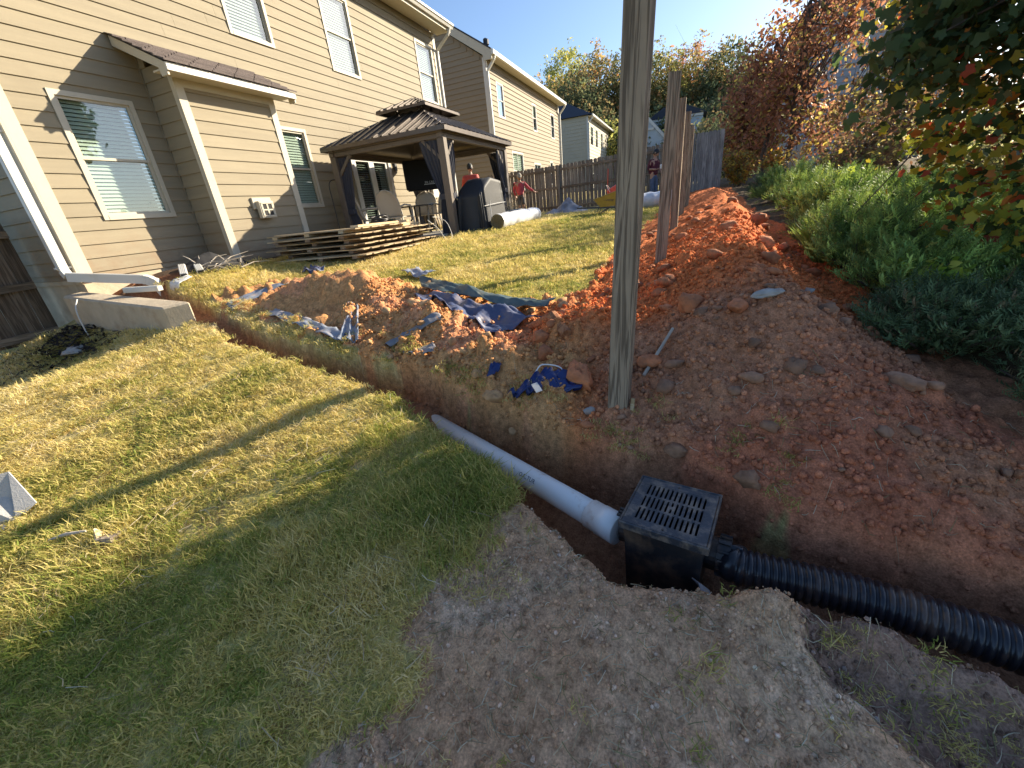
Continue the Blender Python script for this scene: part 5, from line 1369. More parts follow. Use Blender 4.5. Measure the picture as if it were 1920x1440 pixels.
m = MB(); m.add(top+bot, [(0, 1, 5, 4), (1, 2, 6, 5), (2, 3, 7, 6), (3, 0, 4, 7), (4, 5, 6, 7)]); o = m.build('tray', 'barrow_yellow', wb, local=True); md_ = o.modifiers.new('t', 'SOLIDIFY'); md_.thickness = .01
m = MB(); m.tube([*top, top[0]], .014, 6); m.build('tray_rim', 'barrow_yellow', wb, local=True)
for sx in (-1, 1):
    MB().bar((sx*.26, .95, .27), (sx*.10, -.62, .17), .04, .04).build('handle', 'steel_dark', wb, local=True)
    MB().tube([(sx*.22, .28, .22), (sx*.25, .36, 0), (sx*.22, .0, .20)], .014, 6).build('leg', 'steel_dark', wb, local=True)
m = MB(); m.lathe([(.05, -.03), (.17, -.045), (.19, -.02), (.19, .02), (.17, .045), (.05, .03)], (0, 0, 0), 20); m.xform(Matrix.Translation((0, -.62, .17)) @ Matrix.Rotation(rad(90), 4, 'Y')); m.build('wheel', 'rubber', wb, local=True)
flat_text('TRINOX', .085, Matrix.Translation((-.278, -.02, .40)) @ Matrix.Rotation(rad(-90), 4, 'Z') @ Matrix.Rotation(rad(78), 4, 'X') @ Matrix.Rotation(rad(-10), 4, 'Z'), 'ink', wb)
o = thing('bucket', 'bright orange bucket lying in the wheelbarrow tray', 'bucket', (10.45, 1.52, hz(10.45, 1.5)+.46))
m = MB(); m.lathe([(0, -.12), (.11, -.12), (.14, .12), (.15, .12), (.15, .14), (.13, .14), (.105, -.10), (0, -.10)], (0, 0, 0), 20); m.xform(Matrix.Rotation(rad(70), 4, 'X') @ Matrix.Rotation(rad(15), 4, 'Y')); m.build('shell', 'orange_plastic', o, local=True)
m = MB(); m.tube([Vector((.15*math.cos(a), .05+.1*math.sin(a), .02+.15*math.sin(a))) for a in np.linspace(0, PI, 12)], .005, 5); m.build('bail', 'white_trim', o, local=True)
o = thing('long_handled_tool', 'red orange long handled tool leaning on the back fence', 'tool', (17.3, 2.75, hz(17.3, 2.75)))
MB().tube([(0, 0, .05), (.55, .04, 1.35)], .018, 8).build('shaft', 'orange_plastic', o, local=True)
MB().box(-.05, .0, -.12, .12, 0, .25).build('blade', 'steel_dark', o, local=True, bevel=.01)
# grey tarp heap: peaked folds
def heap(name, c, rx, ry, h, matn, label, cat, seed, peaks):
    n = 40; xs = np.linspace(-1, 1, n); U, V_ = np.meshgrid(xs, xs, indexing='ij'); R = np.hypot(U, V_)
    x = c[0]+U*rx; y = c[1]+V_*ry; g_ = height(x.ravel(), y.ravel(), False).reshape(x.shape)
    z = np.zeros_like(x)
    for a, b, s_, hh in peaks: z = np.maximum(z, hh*np.maximum(0, 1-np.hypot(U-a, (V_-b)*1.2)/s_)**1.1)
    rr = np.abs(fbm(U*3+seed, V_*3, seed, 3)-.5); z = z*h+h*.35*np.maximum(0, .22-rr)*np.maximum(0, 1-R)*3
    k_ = R.ravel() < 1+.18*(fbm(U*2, V_*2, seed+5, 2).ravel()-.5)
    i = np.arange(n*n).reshape(n, n); q = np.stack([i[:-1, :-1].ravel(), i[1:, :-1].ravel(), i[1:, 1:].ravel(), i[:-1, 1:].ravel()], 1)
    q = q[k_[q].all(1)]
    o = np_mesh(name, np.stack([x.ravel(), y.ravel(), (g_+z+.015).ravel()], 1), q, matn, smooth=True); md_ = o.modifiers.new('t', 'SOLIDIFY'); md_.thickness = .006
    return tag(o, label, cat)
heap('tarp', (14.3, 3.55, 0), .9, .85, .42, 'tarp_grey', 'peaked grey tarp heap in front of the back fence', 'tarp', 51, [(.1, .0, .8, 1), (-.3, .5, .6, .35), (-.2, -.5, .5, .4)])
heap('bag', (4.25, 6.35, 0), .50, .35, .20, 'black_fabric', 'dark plastic bag with dead branches at the foot of the bump out', 'bag', 57, [(-.2, .1, .9, 1), (.4, 0, .7, .7)])
m = MB(); rg = random.Random(12)
for k_ in range(16):
    a = Vector((rg.uniform(3.9, 4.5), rg.uniform(5.95, 6.3), -.40)); a.z = hz(a.x, a.y)+rg.uniform(.02, .12); b = a+Vector((rg.uniform(-.1, .5), rg.uniform(-.35, .2), rg.uniform(-.06, .16))); m.tube([a, a.lerp(b, .5)+Vector((0, .03, .03)), b], [.010, .007, .003], 5)
o = m.build('dead_branches', 'dead_wood', None); o['kind'] = 'stuff'; tag(o, 'tangle of pale dead branches over the dark bag by the house')
o = thing('board', 'long white edged board lying before the back fence left of the wheelbarrow', 'board', (15.6, 3.6, hz(15.6, 3.6)), rad(-81))
MB().box(0, 2.6, -.12, .12, .03, .075).build('plank', 'white_trim', o, local=True); MB().box(.05, 2.5, -.10, .10, 0, .03).build('underside', 'steel_dark', o, local=True)
# loose downspout pieces near the wing wall
def spout_piece(a, b, label, cap=True, w_=.085, h_=.06):
    a = Vector(a); b = Vector(b); t = thing('downspout_piece', label, 'downspout', a, 0, 'loose white downspout pieces by the house corner')
    d = (b-a).normalized(); s = d.cross(Vector((0, 0, 1))).normalized(); u = s.cross(d)
    m = MB(); m.bar(a, b, w_, h_)
    m.build('tube', 'gutter_white', t, bevel=.006)
    for q in (-.028, -.009, .009, .028):
        m = MB(); m.bar(a+u*(h_/2)+s*q, b+u*(h_/2)+s*q, .010, .008); m.build('rib', 'gutter_white', t)
    e = MB(); e.bar(a-d*.002, a+d*.002, w_*.86, h_*.82); e.build('shade_end_plate', 'unlit_dark', t)  # dark plate on a solid end, painted for the shade inside a tube
za = -.50
spout_piece((3.05, 6.42, -.455), (3.22, 6.02, -.475), 'white ribbed downspout elbow resting on the concrete retaining wall')
spout_piece((3.63, 6.16, hz(3.63, 6.16)+.035), (3.80, 6.42, hz(3.80, 6.42)+.08), 'white downspout piece standing tilted, left of its pair by the dark bag')
spout_piece((3.82, 6.1, hz(3.82, 6.1)+.03), (3.95, 6.34, hz(3.95, 6.34)+.07), 'shorter white downspout piece, right of its pair by the dark bag')
sheet('plastic_scrap', [(3.42, 6.2), (3.40, 5.98), (3.62, 6.0), (3.66, 6.16)], 10, 10, .02, 'paper', 'flat white plastic scrap on the red soil by the downspout outlet', 'scrap', seed=63, edge=.01)
m = MB(); m.tube(catmull([Vector(p) for p in ((2.79, 6.98, -.50), (2.72, 6.95, -.62), (2.70, 6.93, -.85), (2.71, 6.90, -1.08))], 6), .008, 6); o = m.build('cable', 'white_trim', None, smooth=True); tag(o, 'thin white cable hanging down the concrete retaining wall', 'cable')
# mulch at the foot of the wall
n = 900; mx_ = RNG.normal(2.55, .32, n); my_ = RNG.normal(7.1, .55, n); kk = (mx_ < 2.82) & (my_ < 8.2); mx_ = mx_[kk]; my_ = my_[kk]
mzz = height(mx_, my_, False); vs = []; fs = []
for a, b, c in zip(mx_, my_, mzz):
    h = .09*math.exp(-((a-2.6)/.25)**2-((b-7.1)/.5)**2); an = random.uniform(0, 6.28); l = random.uniform(.02, .07); d_ = Vector((math.cos(an), math.sin(an), random.uniform(-.3, .6)))*l; s_ = Vector((-math.sin(an), math.cos(an), .2))*.012
    p = Vector((a, b, c+h+.01)); k_ = len(vs); vs += [p-d_-s_, p-d_+s_, p+d_+s_, p+d_-s_]; fs.append((k_, k_+1, k_+2, k_+3))
o = MB().add(vs, fs).build('mulch', 'mulch', None, recalc=False); o['kind'] = 'stuff'; tag(o, 'dark mulch and dead stems along the foot of the concrete wall')
# small things on the lawn
cx, cy, cz = .62, 3.28, hz(.62, 3.28)
cd = thing('folded_card', 'grey folded card flap standing on the grass at the left edge', 'card', (cx, cy, cz))
Tp = (.702, 3.30, -1.028); E1 = (.700, 3.20, -1.215); E2 = (.610, 3.24, -1.275); L1 = (.50, 3.45, -1.02); L2 = (.48, 3.42, -1.27); R0 = (.585, 3.33, -1.10)
m = MB(); m.add([Tp, E1, E2, (.66, 3.30, -1.17)], [(0, 1, 2, 3)]); o = m.build('flap', 'grey_card', cd, recalc=False); md_ = o.modifiers.new('t', 'SOLIDIFY'); md_.thickness = .006
m = MB(); m.add([Tp, (.66, 3.30, -1.17), E2, L2, L1], [(0, 1, 2, 3, 4)]); o = m.build('flap', 'grey_card', cd, recalc=False); md_ = o.modifiers.new('t', 'SOLIDIFY'); md_.thickness = .006
m = MB(); m.add([E2, (.45, 3.18, -1.285), L2], [(0, 1, 2)]); o = m.build('base_flap', 'grey_card', cd, recalc=False); md_ = o.modifiers.new('t', 'SOLIDIFY'); md_.thickness = .006
sh = thing('wood_offcut', 'small split wood offcut with an upright splinter on the grass', 'wood piece', (.66, 2.41, hz(.66, 2.41)), rad(25))
m = MB(); m.box(-.05, .05, -.035, .035, .015, .04); m.xform(Matrix.Rotation(.25, 4, 'Y')); m.build('block', 'fence_wood', sh, local=True)
m = MB(); m.add([(-.03, .04, .02), (-.03, .055, .02), (.03, .055, .02), (.03, .04, .02), (.0, .055, .085), (.012, .06, .08)], [(0, 1, 2, 3), (0, 3, 5, 4), (1, 4, 5, 2), (0, 4, 1), (3, 2, 5)]); m.build('splinter', 'stack_wood', sh, local=True)
m = MB(); z_ = hz(.6, 2.65); m.tube([(.56, 2.74, z_+.03), (.60, 2.66, z_+.05), (.64, 2.57, z_+.055)], [.004, .009, .006], 7); o = m.build('stick', 'dead_wood', None); tag(o, 'short pale stick on the grass left of the split wood offcut', 'stick')
m = MB(); zl = hz(2.64, .8)
m.tube([(2.86, 1.04, hz(2.86, 1.04)+.05), (2.70, .90, hz(2.7, .9)+.07), (2.54, .76, hz(2.54, .76)+.06), (2.38, .63, hz(2.38, .63)+.05)], [.022, .034, .042, .036], 10); o = m.build('log', 'log_wood', None, smooth=False); tag(o, 'short reddish log half sunk in the soil beside the tarp', 'log')
m = MB(); z_ = hz(2.32, .0); m.tube([(2.12, .15, hz(2.12, .15)+.03), (2.34, .02, hz(2.34, .02)+.05)], [.010, .008], 6); o = m.build('stick', 'dead_wood', None); tag(o, 'thin straight stick in the soil right of the nearest post', 'stick')
m = MB(); z_ = hz(1.92, .185); m.bar((1.92, .19, z_-.01), (1.935, .185, z_+.075), .018, .010); o = m.build('wood_chip', 'new_wood', None); tag(o, 'pale wood chip leaning against the foot of the nearest post', 'wood chip')

# ------------------------------------------------------------------ people
def skin_mesh(name, joints, edges, root, mat_, parent, sub=2, extra=None):
    me = bpy.data.meshes.new(name); me.from_pydata([j[0] for j in joints], edges, [])
    o = bpy.data.objects.new(name, me); COL.objects.link(o)
    sk = o.modifiers.new('skin', 'SKIN'); sk.use_smooth_shade = True
    for i, j in enumerate(joints):
        r = j[1]; r = r if hasattr(r, '__len__') else (r, r); me.skin_vertices[0].data[i].radius = r
    me.skin_vertices[0].data[root].use_root = True
    sb = o.modifiers.new('sub', 'SUBSURF'); sb.levels = sub; sb.render_levels = sub
    dg = bpy.context.evaluated_depsgraph_get(); m2 = bpy.data.meshes.new_from_object(o.evaluated_get(dg))
    bpy.data.objects.remove(o); bpy.data.meshes.remove(me)
    if extra:
        bm = bmesh.new(); bm.from_mesh(m2)
        for fn in extra: fn(bm)
        bm.to_mesh(m2); bm.free()
    m2.name = name; m2.materials.clear(); m2.materials.append(MATS[mat_])
    m2.polygons.foreach_set('use_smooth', [True]*len(m2.polygons))
    ob = bpy.data.objects.new(name, m2); COL.objects.link(ob); ob.parent = parent
    return ob
def add_hand(wrist, fwd, side, curl=.5):
    """palm and five unequal fingers, added to the body mesh"""
    def fn(bm):
        f = Vector(fwd).normalized(); s = Vector(side).normalized(); n = f.cross(s)
        mb = MB(); w0 = Vector(wrist)
        mb.bar(w0, w0+f*.085, .05, .028, up=n, w2=.078, h2=.026)
        for k_, (off, ln) in enumerate(((-.030, .070), (-.010, .082), (.010, .078), (.028, .062))):
            b = w0+f*.082+s*off; c1 = b+(f*math.cos(curl*.6)-n*math.sin(curl*.6))*ln*.45; c2 = c1+(f*math.cos(curl*1.4)-n*math.sin(curl*1.4))*ln*.55
            mb.tube([b-f*.01, c1, c2], [.0095, .009, .007], 6)
        b = w0+f*.03-s*.034; mb.tube([b, b-s*.022+f*.025-n*.01, b-s*.020+f*.055-n*.02], [.012, .011, .008], 6)
        vv = [bm.verts.new(p) for p in mb.v]
        for fa in mb.f:
            try: bm.faces.new([vv[i] for i in fa])
            except ValueError: pass
    return fn
def add_head(c, fwd, up=(0, 0, 1)):
    """head with brow, nose, mouth, chin and ears, joined into the body mesh"""
    def fn(bm):
        f = Vector(fwd).normalized(); u = Vector(up); u = (u-f*u.dot(f)).normalized(); s = u.cross(f)
        c0 = Vector(c); n, m_ = 18, 14; rows = []
        for j in range(1, m_):
            th = PI*j/m_; row = []
            for i in range(n):
                ph = 2*PI*i/n; x, y, z = math.sin(th)*math.cos(ph), math.sin(th)*math.sin(ph), math.cos(th)
                rx, ry, rz_ = .098, .076, .115
                if z < 0: rx *= 1-.12*abs(z); ry *= 1-.28*abs(z)
                p = Vector((x*rx, y*ry, z*rz_))
                if x > .86: p.x += .006 if z > .15 else 0
                if abs(y) < .22 and x > .5 and -.38 < z < .05: p.x += .022*(1-abs(y)/.25)*(1-abs(z+.22)/.3)
                if abs(abs(y)-.42) < .17 and x > .5 and .02 < z < .24: p.x -= .012
                if x > .5 and abs(y) < .45 and -.62 < z < -.45: p.x += .005
                row.append(bm.verts.new(c0+f*p.x+s*p.y+u*p.z))
            rows.append(row)
        t_ = bm.verts.new(c0+u*.115); b_ = bm.verts.new(c0-u*.115)
        for j in range(len(rows)-1):
            for i in range(n): bm.faces.new((rows[j][i], rows[j+1][i], rows[j+1][(i+1) % n], rows[j][(i+1) % n]))
        for i in range(n):
            bm.faces.new((t_, rows[0][i], rows[0][(i+1) % n])); bm.faces.new((b_, rows[-1][(i+1) % n], rows[-1][i]))
        for sg in (-1, 1):
            mb = MB(); e = c0+s*(sg*.078)-f*.008; mb.bar(e-u*.03, e+u*.03, .016, .035, up=f, w2=.02, h2=.04)
            vv = [bm.verts.new(p) for p in mb.v]
            for fa in mb.f: bm.faces.new([vv[i] for i in fa])
    return fn
def person(label, loc, face, H, arms, legs, shirt, trousers, sleeve, hat=None, hair=True, head_fwd=(1, 0, -.05), lean=0.0, shorts=False, belly=1.0, group=None):
    t = thing('person', label, 'person', loc, face, group); k = H/1.72
    def V(x, y, z): return Vector((x*k, y*k, z*k))
    pel = V(0, 0, .93); sp = V(lean*.3, 0, 1.12); ch = V(lean*.7, 0, 1.32); nk = V(lean, 0, 1.46); hb = V(lean+.015, 0, 1.54)
    J = [(pel, (.13*k, .105*k)), (sp, (.125*k, .10*k)), (ch, (.14*k, .105*k)), (nk, .055*k), (hb, .05*k)]; E = [(0, 1), (1, 2), (2, 3), (3, 4)]
    Js = [(V(0, 0, .90), (.165*k, .13*k*belly)), (sp, (.155*k, .128*k*belly)), (ch+V(0, 0, 0), (.165*k, .125*k)), (V(lean*.95, 0, 1.43), (.075*k, .07*k))]; Es = [(0, 1), (1, 2), (2, 3)]
    extra = []
    for sg in (1, -1):
        sh_, el_, wr_, hd_ = [V(*p) for p in arms[sg]]
        i = len(J); J += [(sh_, .058*k), (el_, .042*k), (wr_, .030*k)]; E += [(2, i), (i, i+1), (i+1, i+2)]
        i = len(Js); end = el_.lerp(wr_, .92) if sleeve == 'long' else el_.lerp(wr_, .18); Js += [(sh_, .078*k), (el_, .060*k if sleeve == 'long' else .056*k), (end, .045*k if sleeve == 'long' else .056*k)]; Es += [(2, i), (i, i+1), (i+1, i+2)]
        f_ = (hd_-wr_).normalized(); side = f_.cross(Vector((0, 0, 1))); side = side if side.length > .1 else Vector((1, 0, 0))
        extra.append(add_hand(wr_, f_, side*sg, .7))
    Jt = [(V(0, 0, .95), (.15*k, .12*k)), (V(0, 0, .86), (.145*k, .118*k))]; Et = [(0, 1)]
    for sg in (1, -1):
        hp, kn, an, to_ = [V(*p) for p in legs[sg]]
        i = len(J); J += [(hp, .082*k), (kn, .056*k), (an, .038*k), (to_, (.036*k, .028*k))]; E += [(0, i), (i, i+1), (i+1, i+2), (i+2, i+3)]
        i = len(Jt); stop = hp.lerp(kn, 1.05) if shorts else an+Vector((0, 0, .03))
        if shorts: Jt += [(hp, .098*k), (stop, .092*k)]; Et += [(1, i), (i, i+1)]
        else: Jt += [(hp, .098*k), (kn, .074*k), (stop, .068*k)]; Et += [(1, i), (i, i+1), (i+1, i+2)]
    hf = Vector(head_fwd).normalized(); hc = hb+V(0, 0, .085)+hf*.02
    skin_mesh('body', J, E, 0, 'skin', t, extra=extra+[add_head(hc, hf)])
    skin_mesh('shirt', Js, Es, 1, shirt, t); skin_mesh('trousers', Jt, Et, 0, trousers, t)
    for sg in (1, -1):
        an, to_ = V(*legs[sg][2]), V(*legs[sg][3]); d_ = (to_-an); d_.z = 0; d_ = d_.normalized() if d_.length > .01 else Vector((1, 0, 0))
        m = MB(); b0 = Vector((an.x, an.y, max(0, an.z-.08*k))); m.tube([b0-d_*.06+Vector((0, 0, .04)), b0+Vector((0, 0, .05)), b0+d_*.10+Vector((0, 0, .035)), b0+d_*.18+Vector((0, 0, .025))], [.036, .046, .042, .026], 8); m.build('shoe', 'shoe', t, local=True, smooth=True)
    u = Vector((0, 0, 1)); u = (u-hf*u.dot(hf)).normalized(); s_ = u.cross(hf)
    mx = Matrix(((hf.x, s_.x, u.x, hc.x), (hf.y, s_.y, u.y, hc.y), (hf.z, s_.z, u.z, hc.z), (0, 0, 0, 1)))
    if hair:
        m = MB(); vs = []; fs = []; n, rws = 20, 8; rg = random.Random(4)
        for j in range(rws+1):
            for i in range(n):
                ph = 2*PI*i/n; front = max(0, math.cos(ph)); lim = 1.05+.95*(1-front)**.6; th = .02+lim*j/rws
                r = 1.13+rg.uniform(-.05, .07)
                vs.append((math.sin(th)*math.cos(ph)*.098*r-.006, math.sin(th)*math.sin(ph)*.078*r, math.cos(th)*.115*r+.006))
        for j in range(rws):
            for i in range(n): fs.append((j*n+i, j*n+(i+1) % n, (j+1)*n+(i+1) % n, (j+1)*n+i))
        MB().add(vs, fs).xform(mx).build('hair', 'hair', t, local=True, smooth=True)
    if hat:
        m = MB(); vs = []; fs = []; n, rws = 20, 7
        for j in range(rws+1):
            for i in range(n):
                ph = 2*PI*i/n; th = .02+1.45*j/rws; vs.append((math.sin(th)*math.cos(ph)*.112-.004, math.sin(th)*math.sin(ph)*.092, math.cos(th)*.125+.016))
        for j in range(rws):
            for i in range(n): fs.append((j*n+i, j*n+(i+1) % n, (j+1)*n+(i+1) % n, (j+1)*n+i))
        b0 = len(vs); q = 9
        for i in range(q):
            a = -1.1+2.2*i/(q-1); vs += [(math.cos(a)*.108, math.sin(a)*.088, .03), (math.cos(a)*.108+.075*math.cos(a*.8), math.sin(a)*.088, .012), (math.cos(a)*.108, math.sin(a)*.088, .042)]
        for i in range(q-1): fs += [(b0+3*i, b0+3*i+1, b0+3*i+4, b0+3*i+3), (b0+3*i+2, b0+3*i+5, b0+3*i+4, b0+3*i+1)]
        MB().add(vs, fs).xform(mx).build('cap', hat, t, local=True, smooth=True)
    return t
stand = {1: [(0, .095, .86), (.01, .105, .48), (-.01, .11, .09), (.12, .13, .035)], -1: [(0, -.095, .86), (.02, -.105, .48), (0, -.11, .09), (.13, -.13, .035)]}
m1 = person('young dark haired man in a maroon shirt and jeans looking down, standing between the posts', (16.9, 1.06, hz(16.9, 1.06)), rad(232), 1.64,
    {-1: [(.0, -.19, 1.37), (-.03, -.27, 1.12), (.20, -.10, 1.08), (.30, -.02, 1.12)], 1: [(.0, .19, 1.37), (.02, .25, 1.12), (.18, .22, .92), (.26, .2, .86)]}, stand, 'shirt_maroon', 'jeans', 'short', head_fwd=(1, .55, -.55), lean=.03)
o = thing('phone', 'white drink can held in the hand of the man in maroon', 'can', (m1.location.x-.05, m1.location.y-.28, m1.location.z+1.07))
o.location = m1.location + Matrix.Rotation(rad(232), 3, 'Z') @ Vector((.315, -.02, 1.05)); o.name = 'drink_can'
MB().tube([(0, 0, -.01), (0, 0, 0), (0, 0, .11), (0, 0, .12)], [.028, .033, .033, .027], 14).build('shell', 'white_ink', o, local=True)
walk = {1: [(0, .095, .86), (.10, .10, .50), (.02, .11, .12), (.13, .13, .06)], -1: [(0, -.095, .86), (.02, -.105, .48), (-.16, -.11, .12), (-.05, -.13, .05)]}
person('man in a pink red long sleeved shirt and pale cap walking with one arm out', (15.6, 5.62, hz(15.6, 5.62)), rad(200), 1.42,
    {1: [(.0, .19, 1.37), (.0, .40, 1.14), (.10, .60, 1.0), (.16, .68, .93)], -1: [(.0, -.19, 1.37), (-.08, -.28, 1.12), (-.12, -.22, .88), (-.1, -.2, .8)]}, walk, 'shirt_red', 'shorts', 'long', hat='cap_grey', hair=False, head_fwd=(1, .1, -.25), lean=.05, shorts=True, belly=1.12)
person('man in a coral shirt and dark cap seen from behind beyond the covered grill', (11.95, 5.8, -.34), rad(12), 1.62,
    {1: [(.0, .19, 1.37), (.05, .27, 1.12), (.22, .22, .98), (.3, .2, .95)], -1: [(.0, -.19, 1.37), (.05, -.27, 1.12), (.22, -.22, .98), (.3, -.2, .95)]}, stand, 'shirt_coral', 'jeans', 'short', hat='cap_dark', hair=True, head_fwd=(1, .15, -.25), lean=.06)
# ------------------------------------------------------------------ leaves, trees, shrubs
def leaf_shape(kind):
    if kind == 'maple':
        o = []
        for a, r in ((-90, .20), (-52, .62), (-28, .86), (-4, .72), (22, 1.0), (54, .74), (90, 1.12), (126, .74), (158, 1.0), (184, .72), (208, .86), (232, .62)):
            o.append((r*.55*math.cos(rad(a)), .1+r*.55*math.sin(rad(a)), -.10*abs(math.cos(rad(a)))*r))
        v = [(0, .1, .03)]+o; f = [(0, i+1, (i+1) % 12+1) for i in range(12)]
    elif kind == 'oval':
        v = [(0, -.5, 0), (.26, -.1, .05), (.2, .25, .03), (0, .55, -.06), (-.2, .25, .03), (-.26, -.1, .05)]; f = [(0, 1, 2), (0, 2, 3), (0, 3, 4), (0, 4, 5)]
    elif kind == 'clump':
        rg = np.random.default_rng(5); v = []; f = []
        for k in range(5):
            c = rg.normal(0, .30, 3); a = rg.normal(0, 1, 3); a /= np.linalg.norm(a); b = np.cross(a, rg.normal(0, 1, 3)); b /= np.linalg.norm(b)
            s = rg.uniform(.2, .34); n = len(v); v += [tuple(c-a*s), tuple(c+b*s*.6), tuple(c+a*s), tuple(c-b*s*.6)]; f += [(n, n+1, n+2), (n, n+2, n+3)]
    elif kind == 'sprig':
        v = []; f = []; rg = np.random.default_rng(8)
        for k in range(9):
            t = k/9; y = t*1.0; sd = (-1) ** k; L = .36*(1-t*.6); n = len(v); w = .055
            v += [(-.02, y, .0), (.02, y+.03, .0), (sd*L*.8+rg.normal(0, .05), y+L*.9, .10+rg.normal(0, .12)), (sd*L*.5+w*.6, y+L*.45, .07)]
            f += [(n, n+1, n+3), (n, n+3, n+2)]
        n = len(v); v += [(-.03, 0, 0), (.03, 0, 0), (0, 1.15, .12)]; f += [(n, n+1, n+2)]
    else:   # blade
        v = [(-.04, 0, 0), (.04, 0, 0), (.03, .55, .10), (-.03, .55, .10), (0, 1, -.02)]; f = [(0, 1, 2), (0, 2, 3), (3, 2, 4)]
    return np.array(v, float), np.array(f)
def rand_rot(n, rg, up=None, tilt=None):
    """random rotation matrices; with up, leaf normals gather round it"""
    q = rg.normal(0, 1, (n, 4)); q /= np.linalg.norm(q, axis=1)[:, None]; w, x, y, z = q.T
    return np.stack([np.stack([1-2*(y*y+z*z), 2*(x*y-z*w), 2*(x*z+y*w)], 1), np.stack([2*(x*y+z*w), 1-2*(x*x+z*z), 2*(y*z-x*w)], 1), np.stack([2*(x*z-y*w), 2*(y*z+x*w), 1-2*(x*x+y*y)], 1)], 1)
def frame_rot(d, rg, roll=.6):
    """matrices whose y axis follows d (n,3)"""
    d = d/np.linalg.norm(d, axis=1)[:, None]; r = rg.normal(0, roll, d.shape)+np.array([0, 0, 1.0]); s = np.cross(d, r); s /= np.linalg.norm(s, axis=1)[:, None]
    return np.stack([s, d, np.cross(s, d)], 2)
def leaves(name, pos, size, R, kind, col, mat_, parent):
    lv, lf = leaf_shape(kind); n = len(pos)
    v = np.einsum('nij,kj->nki', R, lv)*size[:, None, None]+pos[:, None, :]
    f = (lf[None]+(np.arange(n)*len(lv))[:, None, None]).reshape(-1, 3)
    c = np.repeat(col, len(lv), 0)
    if parent is not None: v = v-np.array(wloc(parent).translation)
    return np_mesh(name, v.reshape(-1, 3), f, mat_, col=c, parent=parent)
def pick_cols(n, palette, rg, jitter=.18):
    w = np.array([p[0] for p in palette], float); w /= w.sum(); k = rg.choice(len(palette), n, p=w)
    c = np.array([p[1] for p in palette])[k]; return np.clip(c*rg.uniform(1-jitter, 1+jitter*1.4, (n, 1)), .003, 1)
def tree(name, label, base, trunk_h, r0, blobs, nclus, per, spread, size, kind, palette, seed, cat='tree', group=None, mat_='leaf', limbs=14, clump_col=.7, drop=.0, lean=(0, 0), shell=.55):
    """tapered trunk with limbs out to leaf clusters that fill uneven blobs"""
    rg = np.random.default_rng(seed); t = thing(name, label, cat, base, 0, group)
    base = Vector(base); B = np.array([b[:3] for b in blobs]); Rr = np.array([b[3:6] for b in blobs]); wt = np.prod(Rr, 1)**.67; wt /= wt.sum()
    k = rg.choice(len(blobs), nclus, p=wt); d = rg.normal(0, 1, (nclus, 3)); d /= np.linalg.norm(d, axis=1)[:, None]
    rr = rg.uniform(shell, 1.0, nclus)**.6*rg.uniform(.75, 1.12, nclus)
    C = B[k]+d*Rr[k]*rr[:, None]
    top = Vector((base.x+lean[0], base.y+lean[1], base.z+trunk_h))
    m = MB(); n = 9; pts = [base.lerp(top, i/n)+Vector((.04*trunk_h*math.sin(i*1.3+seed)*.4, .04*trunk_h*math.cos(i*1.7+seed)*.4, 0)) for i in range(n+1)]
    m.tube([pts[0]-Vector((0, 0, .3))]+pts, [r0*1.25]+[r0*(1-.75*i/n) for i in range(n+1)], 8); m.build('trunk', 'bark', t, smooth=True)
    m = MB()
    for q in rg.choice(nclus, min(limbs, nclus), replace=False):
        tip = Vector(C[q]); s = pts[int(rg.integers(n//3, n+1))]; mid = s.lerp(tip, .5)+Vector((0, 0, .12*(tip-s).length*rg.uniform(-.3, 1)))
        a = r0*.32; m.tube([s, s.lerp(mid, .5), mid, mid.lerp(tip, .55), tip], [a, a*.75, a*.5, a*.32, a*.12], 5)
        for z in range(3):
            s2 = mid.lerp(tip, rg.uniform(0, .8)); t2 = s2+Vector(rg.normal(0, 1, 3))*(tip-s).length*.18; m.tube([s2, t2], [a*.28, a*.08], 4)
    o = m.build('limbs', 'bark', t, smooth=True); o['kind'] = 'stuff'
    P = np.repeat(C, per, 0)+rg.normal(0, 1, (nclus*per, 3))*np.array(spread)
    R = rand_rot(len(P), rg)
    cc = np.repeat(pick_cols(nclus, palette, rg, .25), per, 0); ci = pick_cols(len(P), palette, rg, .3); mixm = rg.uniform(0, 1, len(P)) < clump_col
    col = np.where(mixm[:, None], cc*rg.uniform(.75, 1.3, (len(P), 1)), ci)
    leaves('crown', P, size*rg.uniform(.65, 1.35, len(P)), R, kind, col, mat_, t)
    return t
# colour families
OAK = [(5, (0.237, 0.220, 0.095)), (4, (0.315, 0.268, 0.111)), (3, (0.174, 0.189, 0.088)), (2, (0.473, 0.315, 0.126)), (1, (0.535, 0.268, 0.111))]
OAKY = [(4, (0.464, 0.464, 0.131)), (4, (0.290, 0.319, 0.102)), (2, (0.580, 0.493, 0.145))]
OAKD = [(5, (0.120, 0.150, 0.078)), (3, (0.180, 0.186, 0.090)), (2, (0.300, 0.225, 0.105))]
RUST = [(5, (0.452, 0.227, 0.119)), (4, (0.346, 0.213, 0.106)), (3, (0.293, 0.227, 0.094)), (1, (0.638, 0.266, 0.133))]
BROWN = [(6, (0.356, 0.161, 0.095)), (5, (0.261, 0.124, 0.076)), (3, (0.475, 0.237, 0.130)), (2, (0.380, 0.309, 0.095)), (1, (0.665, 0.522, 0.119))]
BROWN2 = [(6, (0.260, 0.143, 0.078)), (4, (0.208, 0.130, 0.065)), (3, (0.338, 0.273, 0.091)), (2, (0.572, 0.494, 0.130)), (1, (0.169, 0.182, 0.065))]
MAPLE = [(13, (0.056, 0.095, 0.037)), (6, (0.085, 0.138, 0.046)), (3, (0.128, 0.117, 0.046))]
